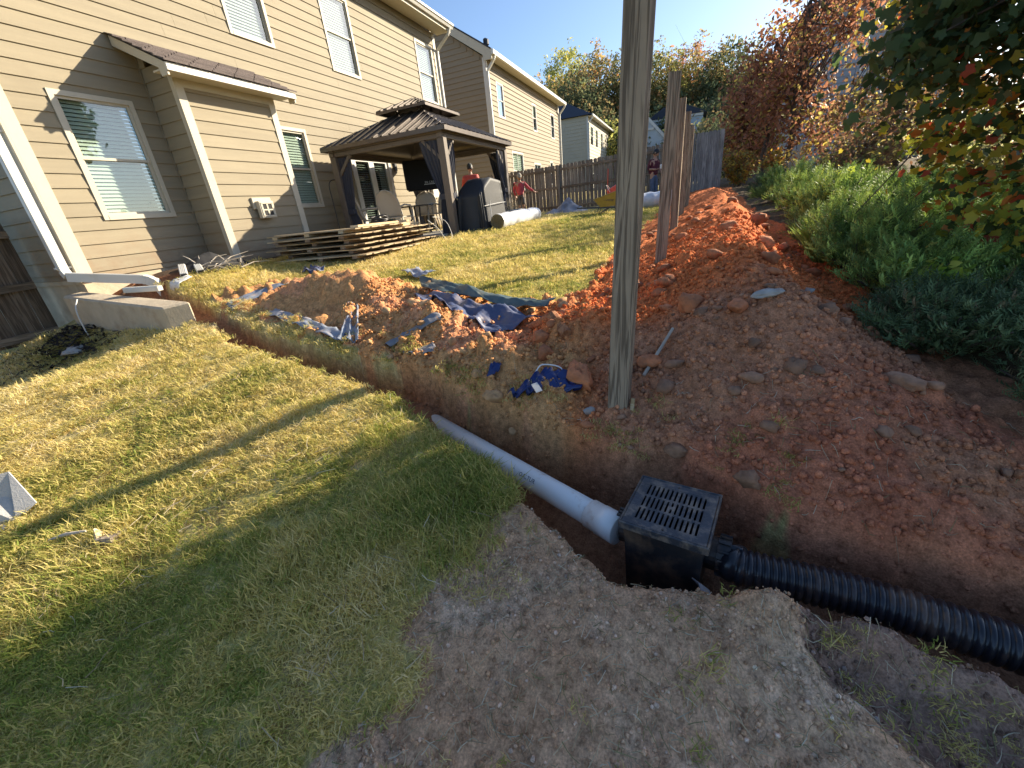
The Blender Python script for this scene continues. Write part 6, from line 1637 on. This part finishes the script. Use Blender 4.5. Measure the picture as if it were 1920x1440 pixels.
MAPLE_EDGE = [(4, (.40, .33, .035)), (3, (.22, .24, .03)), (2, (.45, .16, .03)), (1.2, (.38, .07, .03)), (4, (.05, .075, .022))]
GOLD = [(4, (0.546, 0.364, 0.065)), (3, (0.429, 0.182, 0.052)), (3, (0.286, 0.260, 0.078)), (2, (0.208, 0.130, 0.065))]
PALE = [(4, (0.504, 0.462, 0.238)), (3, (0.336, 0.350, 0.126)), (2, (0.280, 0.182, 0.112)), (2, (0.182, 0.182, 0.070))]
# far wood on the hill: each tree on its own
def ground_far(x): return -1.2+.03*min(60, max(0, x-20))
far = [  # angle deg, distance, top slope, radius, palette, word
 (17.4, 70, .205, 5.0, RUST, 'rusty brown thin crowned tree at the left end of the far wood'),
 (15.6, 78, .222, 5.6, OAK, 'brown green oak second from the left in the far wood'),
 (13.4, 88, .262, 5.4, OAKY, 'yellow green tree top standing highest on the left of the far wood'),
 (12.6, 70, .225, 5.4, OAKD, 'dark green tree under the yellow green tree top in the far wood'),
 (10.4, 76, .255, 6.0, OAK, 'tall brown green oak just left of the nearest fence post'),
 (8.0, 82, .238, 5.8, OAKD, 'dark tree hidden mostly behind the nearest fence post'),
 (14.2, 62, .150, 4.6, OAKD, 'low dark tree over the hipped roof in the far wood'),
 (10.0, 60, .140, 4.8, OAKY, 'low yellowish tree behind the cream house'),
 (5.2, 80, .243, 6.2, OAK, 'tall olive oak just right of the nearest fence post'),
 (2.6, 84, .236, 6.0, OAKY, 'olive yellow oak behind the second fence post'),
 (0.4, 86, .238, 6.0, RUST, 'reddish topped oak above the row of posts'),
 (-1.8, 82, .222, 5.8, OAK, 'brown oak above the grey fence panel'),
 (-3.6, 78, .226, 5.6, OAKD, 'dark green tree at the right end of the far wood'),
 (4.2, 62, .130, 5.2, OAKD, 'low dark tree behind the pale blue house'),
 (0.8, 60, .125, 5.4, OAKD, 'low dark tree between the row of posts'),
 (-2.6, 58, .118, 5.0, OAKD, 'low dark tree over the grey fence panel'),
 (6.8, 60, .128, 5.0, OAKD, 'low dark tree beside the cream house gutter'),
 (-5.8, 72, .185, 5.4, OAK, 'oak behind the left brown tree in the far wood')]
for i, (a, dst, sl_, R_, pal, lab) in enumerate(far):
    x, y = dst*math.cos(rad(a)), dst*math.sin(rad(a)); zt = sl_*1.06*dst; zb = ground_far(x); hgt = zt-zb
    bl = [(x, y, zt-R_*.75, R_*.8, R_*.8, R_*.75), (x+1, y+R_*.45, zt-R_*1.25, R_*.7, R_*.65, R_*.7), (x-1, y-R_*.5, zt-R_*1.3, R_*.7, R_*.65, R_*.7), (x-1.5, y, zt-R_*2.0, R_*.95, R_*1.0, R_*.9)]
    tree('oak_tree', lab, (x, y, zb), hgt*.75, .30, bl, 330, 9, (.55, .55, .42), .62, 'clump', pal, 300+i, group='trees of the far wood', mat_='leaf_far', limbs=10, shell=.35)
# low growth that closes the foot of the wood
n = 9000; rg = np.random.default_rng(17); aa = np.radians(rg.uniform(-9, 20, n)); dd = rg.uniform(64, 92, n)
P = np.stack([dd*np.cos(aa), dd*np.sin(aa), rg.uniform(0, 1, n)**.8*9+.6], 1)
o = leaves('undergrowth', P, rg.uniform(.7, 1.5, n), rand_rot(n, rg), 'clump', pick_cols(n, OAKD, rg), 'leaf_far', None); o['kind'] = 'stuff'; tag(o, 'dark undergrowth closing the foot of the far wood')
# brown autumn trees beyond the bank
tree('autumn_tree', 'tall thin brown leaved tree behind the juniper bed, left of the maple', (20.6, -3.6, -.1), 5.6, .13, [(20.6, -3.7, 4.3, 1.8, 1.7, 2.3), (20.4, -2.6, 2.4, 1.5, 1.2, 1.6), (20.8, -4.9, 5.2, 1.5, 1.3, 2.0), (20.4, -4.4, 1.6, 1.7, 1.6, 1.2)], 230, 18, (.26, .26, .26), .165, 'oval', BROWN, 401, limbs=40, shell=.1)
tree('autumn_tree', 'dense dull brown tree with yellow flecks behind the grey house view', (17.6, -5.6, -.2), 4.6, .12, [(17.6, -5.6, 3.2, 1.6, 1.5, 1.8), (17.4, -4.7, 1.5, 1.4, 1.3, 1.2), (17.6, -7.0, 4.6, 1.5, 1.4, 1.8)], 190, 18, (.24, .24, .24), .14, 'oval', BROWN2, 402, limbs=34, shell=.1)
tree('autumn_tree', 'low dark brown small leaved tree behind the pale shrubs', (13.6, -4.6, -.4), 2.3, .08, [(13.6, -4.6, .9, 1.7, 1.2, .8), (13.0, -3.8, .5, 1.2, .8, .6), (13.6, -5.6, 1.1, 1.4, 1.2, .8)], 240, 20, (.18, .18, .16), .10, 'oval', BROWN2, 403, limbs=34, shell=.1)
tree('autumn_tree', 'tall airy brown tree between the slender one and the tallest one', (22.0, -3.0, -.1), 5.0, .12, [(22, -2.9, 4.2, 1.5, 1.2, 1.6), (21.8, -3.4, 2.6, 1.6, 1.3, 1.5)], 150, 18, (.27, .27, .26), .165, 'oval', BROWN, 405, limbs=34, shell=.1)
tree('autumn_tree', 'slender brown tree nearest the grey fence panel', (24.0, -2.2, 0), 4.3, .11, [(24, -2.4, 3.0, 1.5, 1.2, 1.7), (23.8, -2.6, 1.4, 1.4, 1.1, 1.1)], 170, 20, (.26, .26, .24), .19, 'oval', BROWN, 404, limbs=26, shell=.1)
# the maple whose branches hang in from the right
mp = tree('maple_tree', 'big maple leaning in from the right with dark green leaves and yellow red edges', (4.9, -4.1, hz(4.9, -4.0)), 3.2, .13,
    [(4.2, -2.15, 1.15, .85, .62, .75), (3.9, -1.48, .72, .50, .30, .45), (4.5, -2.5, 2.0, .9, .8, .8), (4.0, -2.5, .35, .65, .6, .5), (3.5, -2.4, 1.0, .6, .6, .7)], 520, 22, (.15, .15, .14), .074, 'maple', MAPLE, 411, limbs=40, shell=.15, clump_col=.8)
rg = np.random.default_rng(412); n = 1250
E_ = [(4.0, -1.62, .55, .35, .28, .45, 5), (4.4, -1.75, .22, .5, .3, .22, 5), (3.7, -1.7, -.05, .4, .25, .25, 4), (4.6, -1.6, .95, .35, .25, .35, 3), (3.5, -1.75, -.35, .35, .22, .16, 3), (4.9, -1.6, 1.3, .4, .3, .3, 2)]
w_ = np.array([e[6] for e in E_], float); kk = rg.choice(len(E_), n, p=w_/w_.sum()); E2 = np.array(E_)[kk]
P = E2[:, :3]+rg.normal(0, .55, (n, 3))*E2[:, 3:6]
o = leaves('bright_leaves', P, rg.uniform(.04, .08, n), rand_rot(n, rg), 'maple', pick_cols(n, MAPLE_EDGE, rg, .25), 'leaf', mp)
tree('added_shade_tree', 'tall dark maple added outside the right edge of the view to shade the foreground', (11.3, -8.9, -.2), 5.2, .2, [(11.0, -8.6, 5.3, 1.15, 1.15, 1.5), (11.6, -8.5, 5.0, .9, .9, 1.3), (10.4, -8.75, 5.2, .9, .9, 1.3), (10.75, -9.4, 4.6, .9, .8, 1.3)], 620, 16, (.22, .22, .22), .20, 'maple', MAPLE, 421, limbs=30, shell=.05)  # unseen crown, added and shaped to block the sun over the foreground
# junipers
JUN = [(5, (0.166, 0.260, 0.063)), (4, (0.254, 0.351, 0.079)), (3, (0.366, 0.455, 0.103)), (2, (0.127, 0.195, 0.056))]
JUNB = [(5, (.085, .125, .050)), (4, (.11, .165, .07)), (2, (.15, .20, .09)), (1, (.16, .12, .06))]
def juniper(x, y, rx, ry, h, n, pal, label, seed, L=.13):
    rg = np.random.default_rng(seed); z0 = hz(x, y); t = thing('juniper', label, 'juniper', (x, y, z0), 0, 'spreading junipers along the bank')
    nb = max(10, int(n/42)); a = rg.uniform(0, 2*PI, nb); el = rg.uniform(.08, 1.15, nb); ln = rg.uniform(.65, 1.1, nb)
    tip = np.stack([x+np.cos(a)*np.cos(el)*rx*ln, y+np.sin(a)*np.cos(el)*ry*ln, z0+.06+np.sin(el)*h*1.15*ln+.05], 1); org = np.array([x, y, z0+.02])+np.stack([np.cos(a)*rx*.1, np.sin(a)*ry*.1, a*0], 1)
    m = MB()
    for p, q in zip(org, tip): m.tube([Vector(p), Vector((p+q)/2)+Vector((0, 0, -.02)), Vector(q)], [.014, .009, .004], 4)
    o = m.build('stems', 'bark', t); o['kind'] = 'stuff'
    k = rg.integers(0, nb, n); u_ = rg.uniform(.22, 1.0, n)**.7; P = org[k]+(tip[k]-org[k])*u_[:, None]+rg.normal(0, .032, (n, 3)); P[:, 2] = np.maximum(P[:, 2], z0-.03)
    d = (tip[k]-org[k]); d /= np.linalg.norm(d, axis=1)[:, None]; d = d*1.0+rg.normal(0, .42, (n, 3))+np.array([0, 0, .42])
    col = pick_cols(n, pal, rg, .2)*rg.uniform(.6, 1.45, (n, 1))
    o = leaves('foliage', P, L*rg.uniform(.65, 1.25, n), frame_rot(d, rg), 'sprig', col, 'needle', t)
    return t
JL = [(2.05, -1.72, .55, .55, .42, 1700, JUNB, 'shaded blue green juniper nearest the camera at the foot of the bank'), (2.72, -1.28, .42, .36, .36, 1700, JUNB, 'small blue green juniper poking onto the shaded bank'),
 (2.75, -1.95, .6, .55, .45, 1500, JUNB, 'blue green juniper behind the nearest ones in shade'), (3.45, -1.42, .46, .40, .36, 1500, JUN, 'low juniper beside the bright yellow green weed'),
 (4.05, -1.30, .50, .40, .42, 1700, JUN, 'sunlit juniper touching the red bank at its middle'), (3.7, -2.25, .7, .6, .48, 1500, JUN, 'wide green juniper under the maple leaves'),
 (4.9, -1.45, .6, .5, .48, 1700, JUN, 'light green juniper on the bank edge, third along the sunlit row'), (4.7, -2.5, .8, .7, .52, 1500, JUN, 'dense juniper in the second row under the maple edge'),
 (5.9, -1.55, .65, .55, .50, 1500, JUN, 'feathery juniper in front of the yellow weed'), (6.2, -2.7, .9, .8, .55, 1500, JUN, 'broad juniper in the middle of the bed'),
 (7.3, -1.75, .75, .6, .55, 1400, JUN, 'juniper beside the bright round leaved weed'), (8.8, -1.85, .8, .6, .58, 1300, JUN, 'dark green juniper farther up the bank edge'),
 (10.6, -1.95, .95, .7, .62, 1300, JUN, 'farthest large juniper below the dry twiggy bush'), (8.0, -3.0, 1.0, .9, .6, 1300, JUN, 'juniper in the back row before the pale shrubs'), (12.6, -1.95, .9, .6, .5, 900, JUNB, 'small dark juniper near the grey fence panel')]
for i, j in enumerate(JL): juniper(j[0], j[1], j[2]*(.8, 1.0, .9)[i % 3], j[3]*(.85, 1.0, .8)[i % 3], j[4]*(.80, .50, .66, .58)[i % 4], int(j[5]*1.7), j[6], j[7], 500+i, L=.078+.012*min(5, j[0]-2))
def shrub(name, label, x, y, rx, ry, h, n, size, kind, pal, seed, cat='shrub', stems=14):
    rg = np.random.default_rng(seed); z0 = hz(x, y) if x < 30 else 0; t = thing(name, label, cat, (x, y, z0)); m = MB()
    a = rg.uniform(0, 2*PI, stems); r = rg.uniform(.2, 1, stems); tips = np.stack([x+np.cos(a)*r*rx, y+np.sin(a)*r*ry, z0+h*rg.uniform(.6, 1.05, stems)], 1)
    for q in tips: m.tube([Vector((x, y, z0-.03)), Vector(((x+q[0])/2, (y+q[1])/2, z0+(q[2]-z0)*.6)), Vector(q)], [.010, .006, .002], 4)
    o = m.build('stems', 'bark', t); o['kind'] = 'stuff'
    if n:
        k = rg.integers(0, stems, n); u_ = rg.uniform(.25, 1.05, n); P = np.array([x, y, z0])+(tips[k]-np.array([x, y, z0]))*u_[:, None]+rg.normal(0, .10, (n, 3))*np.array([rx, ry, h*.7]); P[:, 2] = np.maximum(P[:, 2], z0)
        leaves('foliage', P, size*rg.uniform(.6, 1.3, n), rand_rot(n, rg), kind, pick_cols(n, pal, rg, .3), 'leaf', t)
    return t
WEED = [(4, (.42, .50, .06)), (3, (.30, .42, .05)), (2, (.50, .50, .10))]
shrub('weed', 'bright yellow green round leaved weed among the far junipers', 6.6, -1.75, .16, .16, .52, 170, .085, 'oval', WEED, 601, 'weed', 8)
shrub('weed', 'bright yellow green leafy weed low between the near junipers', 3.25, -1.35, .26, .20, .30, 420, .07, 'oval', WEED, 602, 'weed', 14)
shrub('grass_clump', 'fresh green grass clump sticking out of the junipers', 4.35, -1.15, .20, .16, .34, 0, .1, 'blade', WEED, 603, 'grass clump', 8)
rg = np.random.default_rng(605); n = 160; a = rg.uniform(0, 6.28, n)
gcl = bpy.data.objects['grass_clump']; P = np.stack([4.35+.08*np.cos(a), -1.15+.08*np.sin(a), np.full(n, hz(4.35, -1.15)+.02)], 1)
leaves('blades', P, rg.uniform(.22, .40, n), frame_rot(np.stack([np.cos(a)*.6, np.sin(a)*.6, np.ones(n)], 1)+rg.normal(0, .2, (n, 3)), rg), 'blade', pick_cols(n, [(1, (.16, .28, .05)), (1, (.24, .34, .08))], rg), 'leaf', gcl)
shrub('shrub', 'pale tan shrub with dry seed heads behind the junipers', 8.6, -3.7, 1.2, .8, 1.15, 2600, .075, 'oval', PALE, 611)
shrub('shrub', 'tan and yellow shrub under the maple edge behind the junipers', 6.3, -3.3, 1.0, .7, .95, 2300, .07, 'oval', PALE, 612)
shrub('shrub', 'pale green tan shrub close behind the nearest junipers on the right', 4.4, -2.95, .8, .55, .8, 1700, .06, 'oval', PALE, 613)
shrub('shrub', 'golden orange shrub at the foot of the brown trees by the grey panel', 19.4, -1.9, 1.0, .7, 1.15, 2300, .12, 'oval', GOLD, 614)
shrub('shrub', 'yellow shrub right of the golden one before the brown trees', 17.4, -2.9, 1.1, .8, .95, 2300, .11, 'oval', GOLD, 615)
shrub('shrub', 'pale yellow topped shrub rising behind the grey fence panel', 26, -1.3, 1.2, 1.0, 2.9, 2200, .19, 'oval', PALE, 616)
shrub('shrub', 'dark olive shrub filling the gap right of the dry twiggy bush', 12.0, -3.4, 1.2, .8, .95, 2300, .09, 'oval', BROWN2, 617)
shrub('shrub', 'brown shrub deep under the low dark tree', 10.4, -4.6, 1.3, 1.0, 1.1, 2400, .09, 'oval', BROWN2, 618)
# dry twiggy conical bush
t = thing('dry_bush', 'dry leafless conical bush of pale twigs beside the junipers', 'bush', (11.2, -2.15, hz(11.2, -2.15))); m = MB(); rg = random.Random(21)
for k_ in range(90):
    z = rg.uniform(.05, .95); a = rg.uniform(0, 6.28); L_2 = (1-z)*.42+.06; q = Vector((0, 0, z)); m.tube([q, q+Vector((math.cos(a)*L_2, math.sin(a)*L_2, L_2*.75))], [.007, .002], 4)
m.tube([(0, 0, -.05), (0, 0, 1.1)], [.018, .004], 5); m.build('twigs', 'dead_wood', t, local=True)

# ------------------------------------------------------------------ clods, stones, gravel, litter
def rock_mesh(seed, sub=2, squash=.75, rough=.22):
    bm = bmesh.new(); bmesh.ops.create_icosphere(bm, subdivisions=sub, radius=1.0); o = Vector((seed*3.7, seed*1.9, seed*.7))
    for v in bm.verts:
        n_ = mnoise.noise(v.co*1.1+o)*rough*1.8+mnoise.noise(v.co*2.6+o)*rough*1.5+mnoise.noise(v.co*6+o)*rough*.8+mnoise.noise(v.co*13+o)*rough*.3
        v.co *= 1+n_; v.co.z *= squash
        # flat fracture faces
        for q in range(6):
            nn = Vector((math.sin(seed*1.3+q*2.1), math.cos(seed*2.7+q*1.4), math.sin(seed+q)*.6)).normalized(); dd_ = v.co.dot(nn)-.70
            if dd_ > 0: v.co -= nn*dd_*.85
    me = bpy.data.meshes.new('rock'); bm.to_mesh(me); bm.free()
    me.polygons.foreach_set('use_smooth', [True]*len(me.polygons)); return me
def place_rock(name, label, cat, x, y, r, me, matn, group=None, sink=.50, rz=0, sc=(1, 1, 1)):
    m2 = me.copy(); m2.name = name; m2.materials.clear(); m2.materials.append(MATS[matn])
    o = bpy.data.objects.new(name, m2); COL.objects.link(o); o.location = (x, y, hz(x, y, True)+r*(.75-sink)); o.scale = (r*sc[0], r*sc[1], r*sc[2]); o.rotation_euler = (.1, .1, rz)
    return tag(o, label, cat, group)
big = rock_mesh(1, 4); B2_ = [rock_mesh(k, 3) for k in range(2, 9)]
place_rock('clay_boulder', 'biggest rounded red clay clod, left of the foot of the nearest post', 'clod', 2.10, .50, .085, big, 'clay', rz=-.9, sc=(.9, 1.55, 1.0), sink=.15)
for i, (x, y, r, mt_, lab, sc) in enumerate((
 (1.72, -.03, .045, 'soil_clod', 'grey brown stone alone on the gravelly soil above the basin', (1.1, 1.3, .9)),
 (2.34, -.28, .060, 'clay', 'flat reddish rock beside the pale rock on the mound top', (.9, 1.6, .7)),
 (2.35, -.42, .050, 'stone', 'pale grey flat rock on the mound top', (.8, 1.7, .55)),
 (2.52, -.06, .075, 'clay', 'round red clay clod on the mound behind the nearest post', (1, 1, 1)),
 (2.20, .12, .058, 'clay', 'red clod leaning right of the nearest post at knee height', (1, 1.2, .9)),
 (2.95, -.72, .032, 'stone', 'small white stone on the sunny side of the mound', (1, 1.4, .7)),
 (1.98, -.49, .045, 'soil_clod', 'brown stone half way down the shaded mound face', (1, 1.2, .9)),
 (2.03, -.88, .060, 'soil_clod', 'reddish rock low on the shaded mound near the junipers', (1, 1.4, .8)),
 (1.91, .40, .030, 'stone', 'small grey stone on the grass below the blue bag', (1, 1.2, .8)),
 (2.37, .80, .055, 'clay', 'upper red clod of the pair under the short log', (1, 1, 1)),
 (2.27, .74, .055, 'clay', 'lower red clod of the pair under the short log', (1, 1.1, 1)),
 (1.98, .98, .060, 'tan_clod', 'tan lump at the trench lip left of the blue bag', (.9, 1.4, .9)),
 (4.1, -.36, .09, 'clay', 'large clod on the sunlit bank beside the second post', (1, 1.3, .8)),
 (5.2, -.70, .10, 'clay', 'large clod on the bank crest near the junipers', (1, 1.2, .8)),
 (2.52, 6.85, .12, 'stone', 'pale flat stone on the grass by the dark gate', (1, 1.4, .5)),
 (3.0, .62, .08, 'clay', 'rounded clod crowning the red heap left of the nearest post', (1, 1.1, .9)))):
    place_rock('clod' if mt_ != 'stone' else 'stone', lab, 'clod' if mt_ != 'stone' else 'stone', x, y, r, B2_[i % 7], mt_, rz=i*1.7, sc=sc)
small = {mt_: [] for mt_ in ('clay', 'soil_clod', 'tan_clod')}
for mt_ in small:
    for k in range(6):
        me = rock_mesh(20+k+len(mt_), 2, rough=.28); me.name = 'clod'; me.materials.append(MATS[mt_]); small[mt_].append(me)
rg = np.random.default_rng(900); cnt = 0
while cnt < 280:
    x = rg.uniform(1.4, 7.0)*rg.uniform(.5, 1)+.4; y = rg.uniform(-1.1, 2.6)
    if x < 1.45: continue
    d_, b_, h_, t_ = masks(np.array([x]), np.array([y]))
    if not d_[0] or t_[0]: continue
    mt_ = 'tan_clod' if y > .75 and x < 4 else ('soil_clod' if x < 2.6 and y < .3 else 'clay')
    r = .014+.045*rg.uniform()**2.6; r *= 1.25 if x > 3 else 1
    o = bpy.data.objects.new('clod', small[mt_][int(rg.integers(0, 6))]); COL.objects.link(o); o.parent = mound_o
    o.location = (x, y, hz(x, y, True)+r*.28); o.scale = (r*rg.uniform(.8, 1.2), r*rg.uniform(.8, 1.4), r*rg.uniform(.6, 1)); o.rotation_euler = (rg.uniform(-.4, .4), rg.uniform(-.4, .4), rg.uniform(0, 6.28)); cnt += 1
# gravel and crumbs: too many to count
ico = rock_mesh(40, 1, rough=.3); iv = np.array([v.co[:] for v in ico.vertices]); if_ = np.array([p.vertices[:] for p in ico.polygons])
def gravel(name, x, y, r, col, label):
    n = len(x); z = height(x, y); R = rand_rot(n, RNG); v = np.einsum('nij,kj->nki', R, iv)*r[:, None, None]+np.stack([x, y, z+r*.3], 1)[:, None]
    f = (if_[None]+(np.arange(n)*len(iv))[:, None, None]).reshape(-1, 3)
    o = np_mesh(name, v.reshape(-1, 3), f, 'soil', col=np.repeat(col, len(iv), 0), smooth=True); o['kind'] = 'stuff'; tag(o, label)
n = 46000; x = RNG.uniform(1.25, 5.2, n)**1.0; y = RNG.uniform(-1.15, 3.0, n); md1, mb1, mh1, mt1 = masks(x, y); k = md1 & (RNG.uniform(0, 1, n) < np.clip(1.9-x*.28, .25, 1)); x, y = x[k], y[k]
gravel('soil_crumbs', x, y, .003+.017*RNG.uniform(0, 1, len(x))**3.2, np.clip(soil_color(x, y)*RNG.uniform(.75, 1.35, (len(x), 1)), 0, 1), 'loose crumbs and pebbles over the dug soil')
n = 26000; x = RNG.uniform(.1, 1.35, n); y = RNG.uniform(-1.6, 1.0, n); md1, mb1, mh1, mt1 = masks(x, y); dens_ = .35+.65*sstep(.5, .66, fbm(x*3.3, y*3.3, 121, 4)); k = mb1 & ~mt1 & (RNG.uniform(0, 1, n) < dens_); x, y = x[k], y[k]
gc = np.clip(soil_color(x, y)*RNG.uniform(.6, 1.25, (len(x), 1))+np.outer(RNG.uniform(0, 1, len(x))**6*.25, (1, 1, 1)), 0, .9)
gravel('gravel', x, y, .002+.007*RNG.uniform(0, 1, len(x))**2.5, gc, 'pale gravel scattered over the bare foreground soil')
# dry grass litter on the bare soil and the heaps
def litter(name, n, x0, x1, y0, y1, ok, L0, L1, w_, label, cols, lift=.004):
    x = RNG.uniform(x0, x1, n); y = RNG.uniform(y0, y1, n); k = ok(x, y); x, y = x[k], y[k]; n = len(x); a = RNG.uniform(0, 2*PI, n); L = RNG.uniform(L0, L1, n); cv = RNG.normal(0, .35, n)
    seg = 4; vs = np.zeros((n, seg, 2, 3)); px_, py_, an = x.copy(), y.copy(), a.copy()
    for j in range(seg):
        z = height(px_, py_)+lift+RNG.uniform(0, .008, n); ww = w_*(1-.6*j/(seg-1)); sx, sy = -np.sin(an)*ww, np.cos(an)*ww
        vs[:, j, 0] = np.stack([px_-sx, py_-sy, z], 1); vs[:, j, 1] = np.stack([px_+sx, py_+sy, z+.0015], 1)
        an = an+cv*.5; px_ = px_+np.cos(an)*L/seg; py_ = py_+np.sin(an)*L/seg
    i = (np.arange(n)*seg*2)[:, None]; q = np.concatenate([np.stack([i[:, 0]+2*j, i[:, 0]+2*j+1, i[:, 0]+2*j+3, i[:, 0]+2*j+2], 1) for j in range(seg-1)])
    o = np_mesh(name, vs.reshape(-1, 3), q, 'needle', col=np.repeat(pick_cols(n, cols, RNG, .25), seg*2, 0)); o['kind'] = 'stuff'; tag(o, label)
ST = [(4, (.42, .34, .22)), (3, (.30, .23, .14)), (2, (.22, .20, .09)), (2, (.52, .45, .33))]
def ok_bare(x, y):
    d_, b_, h_, t_ = masks(x, y); s_, fl_, dd_, p_ = trench_mask(x, y)
    return (b_ | (d_ & (x < 2.1) & (RNG.uniform(0, 1, x.shape) < .25))) & (s_ > .97)
litter('dry_grass_litter', 11000, .1, 2.1, -1.7, 1.2, ok_bare, .015, .075, .0011, 'dry straw litter on the bare foreground soil', ST)
def ok_heap(x, y):
    d_, b_, h_, t_ = masks(x, y); s_ = trench_mask(x, y)[0]; return d_ & (fbm(x*3, y*3, 333, 3) > .52) & (y > .5) & (s_ > .97)
litter('dead_turf', 5200, 1.7, 4.2, .5, 5, ok_heap, .03, .10, .0016, 'dead turf and roots mixed into the spoil heaps', [(3, (.40, .31, .16)), (2, (.28, .25, .09)), (2, (.20, .12, .06))], .012)
def ok_lawn(x, y): return lawn_ok(x, y) & (fbm(x*2.3, y*2.3, 344, 3) > .50)
litter('straw', 2600, .2, 3.2, .5, 5, ok_lawn, .05, .14, .0013, 'long dead straw stalks lying over the lawn', ST, .035)
